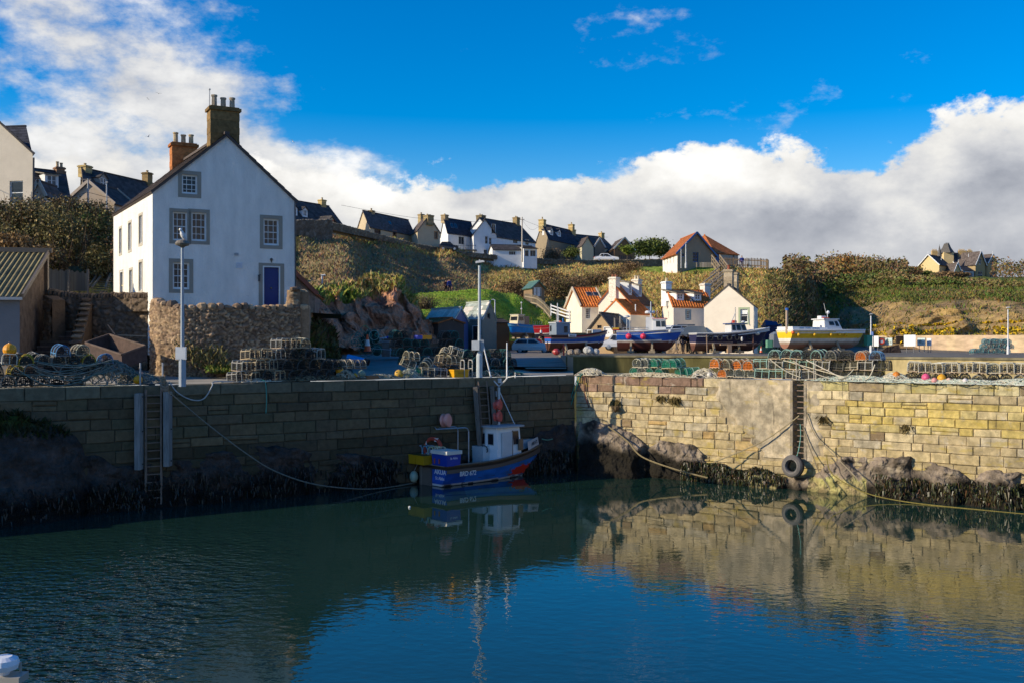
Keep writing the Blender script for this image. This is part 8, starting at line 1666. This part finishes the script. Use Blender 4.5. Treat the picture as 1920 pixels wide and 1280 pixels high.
ladder('middle ladder with grey timber fenders behind the blue boat', QL, 901, 4.35, .1, .45, [(-.42, .36, 1.2, 4.1, (.17, .145, .12)), (.46, .34, 1.3, 4.1, (.17, .145, .12))], lean=.09)
r = thing('quay_ladder', 'short iron rung ladder set in the recess of the sunlit wall', 'ladder', QP(1497, 4.4, -.2)); o = r.location; mb = MB()
for i in range(13): z = 4.3 - .235 * i; mb.tube([QP(1487.5, z, -.16) - o, QP(1506, z, -.16) - o], .024, 5)
mb.build('rungs', MRUST, r)
for i, px in enumerate((264.5, 306.5)):
    p_ = thing('ladder_rail', ['grey iron post at the left side of the left ladder head', 'grey iron post wound with rope at the right side of the left ladder head'][i], 'rail post', QL(px, 4.5, .12)); mb = MB((.42, .42, .42)); mb.tube([(0, 0, 0), (0, 0, .82)], .032, 7); mb.build('post_shaft', MPOLE, p_)
    if i: mb = MB((.3, .24, .17)); [mb.torus((.0 + .02 * math.sin(k), 0, .05 + .06 * k), .085, .034, (.1 * math.sin(k), .1, 1), 12, 5, rc((.32, .26, .19), .2)) for k in range(5)]; [mb.torus((.1, -.1, .02 - .05 * k), .13, .035, (.3, -.6, .6), 12, 5, rc((.26, .21, .15), .2)) for k in range(4)]; mb.build('rope_lashing', MROPE, p_)
for i, px in enumerate((873, 888)):
    p_ = thing('ladder_rail', ['left hooped handrail over the middle ladder', 'right hooped handrail over the middle ladder, next to the lamp foot'][i], 'handrail', QL(px, 4.5, .1), 0, 'hooped handrails'); mb = MB((.42, .40, .36)); v_ = -nL * .5 + uL * .1
    mb.tube([Vector((0, 0, 0)), Vector((0, 0, .7)), v_ * .15 + Vector((0, 0, .78)), v_ * .85 + Vector((0, 0, .78)), v_ + Vector((0, 0, .7)), v_], .026, 6); mb.tube([Vector((0, 0, .4)), v_ + Vector((0, 0, .4))], .02, 5); mb.build('hoop', MPOLE, p_)
for i, px in enumerate((1491, 1498, 1524, 1532)):
    p_ = thing('ladder_rail', ['thin grey post at the head of the recessed ladder, leftmost of four', 'second thin post at the head of the recessed ladder', 'third thin post at the head of the recessed ladder', 'thin post at the head of the recessed ladder, farthest from the orange creels'][i], 'rail post', QP(px, 4.5, -.15 - .5 * (i % 2))); mb = MB((.45, .40, .33)); mb.tube([(0, 0, 0), (0, 0, .9)], .022, 6); mb.build('post_shaft', MPOLE, p_)
ty = thing('tyre', 'big worn tyre hung as a fender on the sunlit wall', 'tyre', QP(1492, .98, .42)); mb = MB((.115, .105, .10)); ax = (nR + Vector((-.25, 0, .12))).normalized()
mb.torus((0, 0, 0), .345, .125, ax, 30, 10); mb.torus(ax * .085, .30, .05, ax, 28, 6, (.16, .145, .135)); mb.build('tread', mat('old_rubber', None, .8, .3, 5, .4, 20), ty); mb = MB((.02, .02, .02)); mb.torus(-ax * .16, .335, .12, ax, 26, 8, (.05, .047, .045)); mb.build('inner_tyre', MRUBBER, ty)
st = thing('mooring_pin', 'dark stone corbel standing out of the sunlit wall near the corner', 'corbel', QP(1157, 2.98, .12)); mb = MB((.16, .11, .06)); mb.add([Vector((0, 0, .14)) + uR * -.17 + nR * 0, uR * .19 + Vector((0, 0, .16)), uR * .17 + Vector((0, 0, -.02)), uR * -.02 + Vector((0, 0, -.17)), uR * -.14 + nR * .22 + Vector((0, 0, .1)), uR * .15 + nR * .25 + Vector((0, 0, .12)), uR * .13 + nR * .22, uR * 0 + nR * .12 + Vector((0, 0, -.12))], [(4, 5, 6, 7), (0, 1, 5, 4), (1, 2, 6, 5), (2, 3, 7, 6), (3, 0, 4, 7)]); mb.build('corbel_stone', MSTONE, st)

# ------------------------------------------------------------------ people and gulls
def skin_mesh(name, nodes, edges, m, parent, col=None, sub=1, extra=None):
    me = bpy.data.meshes.new(name + '_src'); keys = list(nodes); me.from_pydata([nodes[k][0] for k in keys], [], []) if False else me.from_pydata([nodes[k][0] for k in keys], [(keys.index(a), keys.index(b)) for a, b in edges], [])
    o = bpy.data.objects.new(name + '_src', me); COLL.objects.link(o); o.modifiers.new('skin', 'SKIN'); sd = o.modifiers.new('sub', 'SUBSURF'); sd.levels = sub; sd.render_levels = sub
    for i, k in enumerate(keys): sv_ = me.skin_vertices[0].data[i]; rr_ = nodes[k][1]; sv_.radius = rr_ if isinstance(rr_, tuple) else (rr_, rr_); sv_.use_root = (i == 0)
    dg = bpy.context.evaluated_depsgraph_get(); ev = bpy.data.meshes.new_from_object(o.evaluated_get(dg)); bpy.data.objects.remove(o)
    mb = MB(col or (.5, .5, .5)); mb.add([v.co[:] for v in ev.vertices], [tuple(p.vertices) for p in ev.polygons])
    if extra: extra(mb)
    return mb.build(name, m, parent, None, True)
MCLOTH = mat('cloth', None, .9, .15, 8, .1, spec=.1)
def person(label, p, rz, H, coat, legs, hair, step=.12, hood=None):
    r = thing('person', label, 'person', p, rz); k = H / 1.75; skin = (.45, .27, .19)
    hip = {'pelvis': ((0, 0, .93), (.13, .10)), 'belly': ((0, -.01, 1.10), (.13, .095)), 'chest': ((0, 0, 1.32), (.155, .105)), 'neck': ((0, .0, 1.49), .052), 'jaw': ((0, -.025, 1.56), .066), 'head': ((0, -.005, 1.65), (.078, .092)), 'crown': ((0, .005, 1.72), .06)}
    E = [('pelvis', 'belly'), ('belly', 'chest'), ('chest', 'neck'), ('neck', 'jaw'), ('jaw', 'head'), ('head', 'crown')]; arm, leg = {}, {}; EA, EL = [], []
    for s, t in ((-1, 'a'), (1, 'b')):
        arm |= {'sh' + t: ((s * .19, 0, 1.40), .062), 'el' + t: ((s * .255, .03, 1.12), .046), 'wr' + t: ((s * .25, -.06, .88), .033), 'pm' + t: ((s * .245, -.085, .80), (.022, .036))}
        leg |= {'hp' + t: ((s * .095, 0, .88), .088), 'kn' + t: ((s * .105, -.03 - s * step * .5, .49), .062), 'an' + t: ((s * .11, .02 - s * step, .09), .042), 'to' + t: ((s * .12, -.15 - s * step, .035), .035)}
        EA += [('chest', 'sh' + t), ('sh' + t, 'el' + t), ('el' + t, 'wr' + t), ('wr' + t, 'pm' + t)]; EL += [('pelvis', 'hp' + t), ('hp' + t, 'kn' + t), ('kn' + t, 'an' + t), ('an' + t, 'to' + t)]
    sc_ = lambda d, g=0.: {a: (tuple(c * k for c in b), (tuple((x + g) * k for x in q) if isinstance(q, tuple) else (q + g) * k)) for a, (b, q) in d.items()}
    def hands(mb):
        for s in (-1, 1):
            for f in range(5):
                b0 = Vector((s * .245, -.105 + .018 * f, .775)) if f else Vector((s * .235, -.115, .82)); L_ = (.055, .075, .082, .076, .06)[f]; d = Vector((-s * .15, -.1, -1)) if f else Vector((-s * .3, -.8, -.6)); d.normalize(); q = b0 + d * L_ * .55
                mb.tube([b0 * k, q * k, (q + (d + Vector((-s * .4, 0, 0))).normalized() * L_ * .45) * k], .009 * k, 5, skin)
        for s in (-1, 1): mb.ball((s * .03 * k, -.088 * k, 1.645 * k), .011 * k, 5, (.03, .02, .02)); mb.ball((s * .082 * k, .0, 1.635 * k), .02 * k, 5, skin)
        mb.ball((0, -.105 * k, 1.615 * k), .017 * k, 6, skin); mb.box((0, -.092 * k, 1.575 * k), (.045 * k, .012 * k, .01 * k), 0, (.3, .1, .09))
    skin_mesh('body', sc_({**hip, **arm, **leg}), E + EA + EL, MCLOTH, r, skin, 1, hands)
    top = {a: hip[a] for a in ('pelvis', 'belly', 'chest')} | {'hem': ((0, 0, .80), (.15, .115)), 'coll': ((0, 0, 1.46), .065)} | {a: arm[a] for a in arm if a[:2] in ('sh', 'el', 'wr')}
    skin_mesh('coat', sc_(top, .022), [('pelvis', 'belly'), ('belly', 'chest'), ('pelvis', 'hem'), ('chest', 'coll')] + [e for e in EA if e[1][:2] != 'pm'], MCLOTH, r, coat)
    skin_mesh('trousers', sc_({'pelvis': hip['pelvis']} | {a: leg[a] for a in leg if a[:2] != 'to'}, .014), [e for e in EL if e[1][:2] != 'to'], MCLOTH, r, legs)
    mb = MB((.03, .025, .02)); [mb.ball(((s * .115) * k, (-.07 - s * step) * k, .045 * k), .075 * k, 8, None, .6, None) for s in (-1, 1)]; mb.build('shoes', MCLOTH, r)
    mb = MB(hair); mb.lathe([(.088 * k, -.03 * k), (.098 * k, .02 * k), (.09 * k, .07 * k), (.06 * k, .11 * k), (.01, .125 * k)], 12, (0, .015 * k, 1.645 * k)); mb.build('hair', MCLOTH, r); return r
person('taller of the couple in dark coats standing between two beached boats', W(1280.5, 662, 86), 2.6, 1.74, (.012, .014, .03), (.015, .017, .03), (.05, .035, .025))
person('shorter of the couple in dark coats between two beached boats', W(1290, 661, 86.6), 2.9, 1.62, (.012, .012, .014), (.02, .02, .022), (.06, .03, .02))
person('walker in a blue jacket on the path below the dark slope', W(842.5, 551, 113), .6, 1.72, (.02, .04, .22), (.02, .02, .03), (.05, .04, .03)); person('walker in a dark brown coat beside the one in blue on the slope path', W(836, 551, 113.5), .4, 1.62, (.06, .03, .03), (.03, .025, .025), (.04, .03, .02))
person('person in a blue coat leaning at the cliff top board fence', W(1391, 503, 138.2), 0., 1.72, (.03, .05, .22), (.05, .04, .06), (.3, .18, .12))
def gull_fly(label, px, py, D, span, rz, roll, up=.25):
    r = thing('gull', label, 'gull', W(px, py, D), rz, 'gulls in flight'); r.rotation_euler = (0, roll, rz); k = span / 2; mb = MB((.72, .73, .74))
    mb.lathe([(.005, -.28 * k), (.07 * k, -.15 * k), (.10 * k, .05 * k), (.075 * k, .2 * k), (.06 * k, .28 * k), (.03 * k, .33 * k), (.005, .40 * k)], 8, (0, 0, 0), None, (0, -1, 0)); mb.quad((-.03 * k, .22 * k, 0), (.03 * k, .22 * k, 0), (.10 * k, .45 * k, 0), (-.10 * k, .45 * k, 0)); mb.build('body', MFLOAT, r)
    for s in (-1, 1):
        mb = MB((.42, .44, .47)); pts = [(0, -.12, .02, .26), (.3, -.2, .02 + up * .6, .24), (.62, -.12, .02 + up * .85, .18), (1.0, .08, .02 + up * .7, .03)]
        for (a, y, z, c), (a2, y2, z2, c2) in zip(pts[:-1], pts[1:]): mb.quad((s * a * k, y * k, z * k), (s * a2 * k, y2 * k, z2 * k), (s * a2 * k, (y2 + c2) * k, z2 * k), (s * a * k, (y + c) * k, z * k), (.10, .10, .11) if a2 > .9 else None)
        mb.build('wing', MFLOAT, r)
for a in [('topmost gull gliding above the back chimney of the white house', 297, 176, 110, .75, .3, .15), ('gull flying just below the topmost one', 277, 186, 110, .5, 1.2, .5), ('gull with raised wings left of the orange chimney', 278, 257, 110, .8, -.4, -.2, .45), ('lone gull against blue sky right of the white house gable', 549, 266, 110, .6, 1.0, .6), ('tiny far gull over the sand coloured house', 778, 347, 150, .5, .2, .1)]: gull_fly(*a)
g_ = thing('gull', 'white gull perched on top of the grey lamp post', 'gull', l1.location + Vector((.02, 0, H1 + .17)), .5); mb = MB((.78, .78, .78))
mb.lathe([(.01, -.2), (.05, -.14), (.085, -.03), (.085, .06), (.06, .13), (.05, .17)], 12, (0, 0, .19), None, (-.35, -.1, .9)); mb.ball((-.09, -.02, .39), .062, 10); mb.build('body', MFLOAT, g_)
for s in (-1, 1): mb = MB((.52, .54, .57)); mb.add([(-.05, s * .078, .28), (.02, s * .09, .30), (.11, s * .06, .06), (.13, s * .03, .0), (.03, s * .082, .12)], [(0, 1, 2, 4), (4, 2, 3)]); mb.build('wing', MFLOAT, g_)
mb = MB((.7, .45, .05)); mb.lathe([(.016, 0), (.012, .05), (.003, .075)], 6, (-.145, -.03, .385), None, (-1, -.2, -.1)); mb.build('beak', MFLOAT, g_)
for s in (-1, 1): mb = MB((.6, .42, .3)); mb.tube([(.02, s * .03, .1), (.02, s * .03, 0)], .008, 5); mb.box((0, s * .03, .005), (.06, .035, .01)); mb.build('leg', MFLOAT, g_)
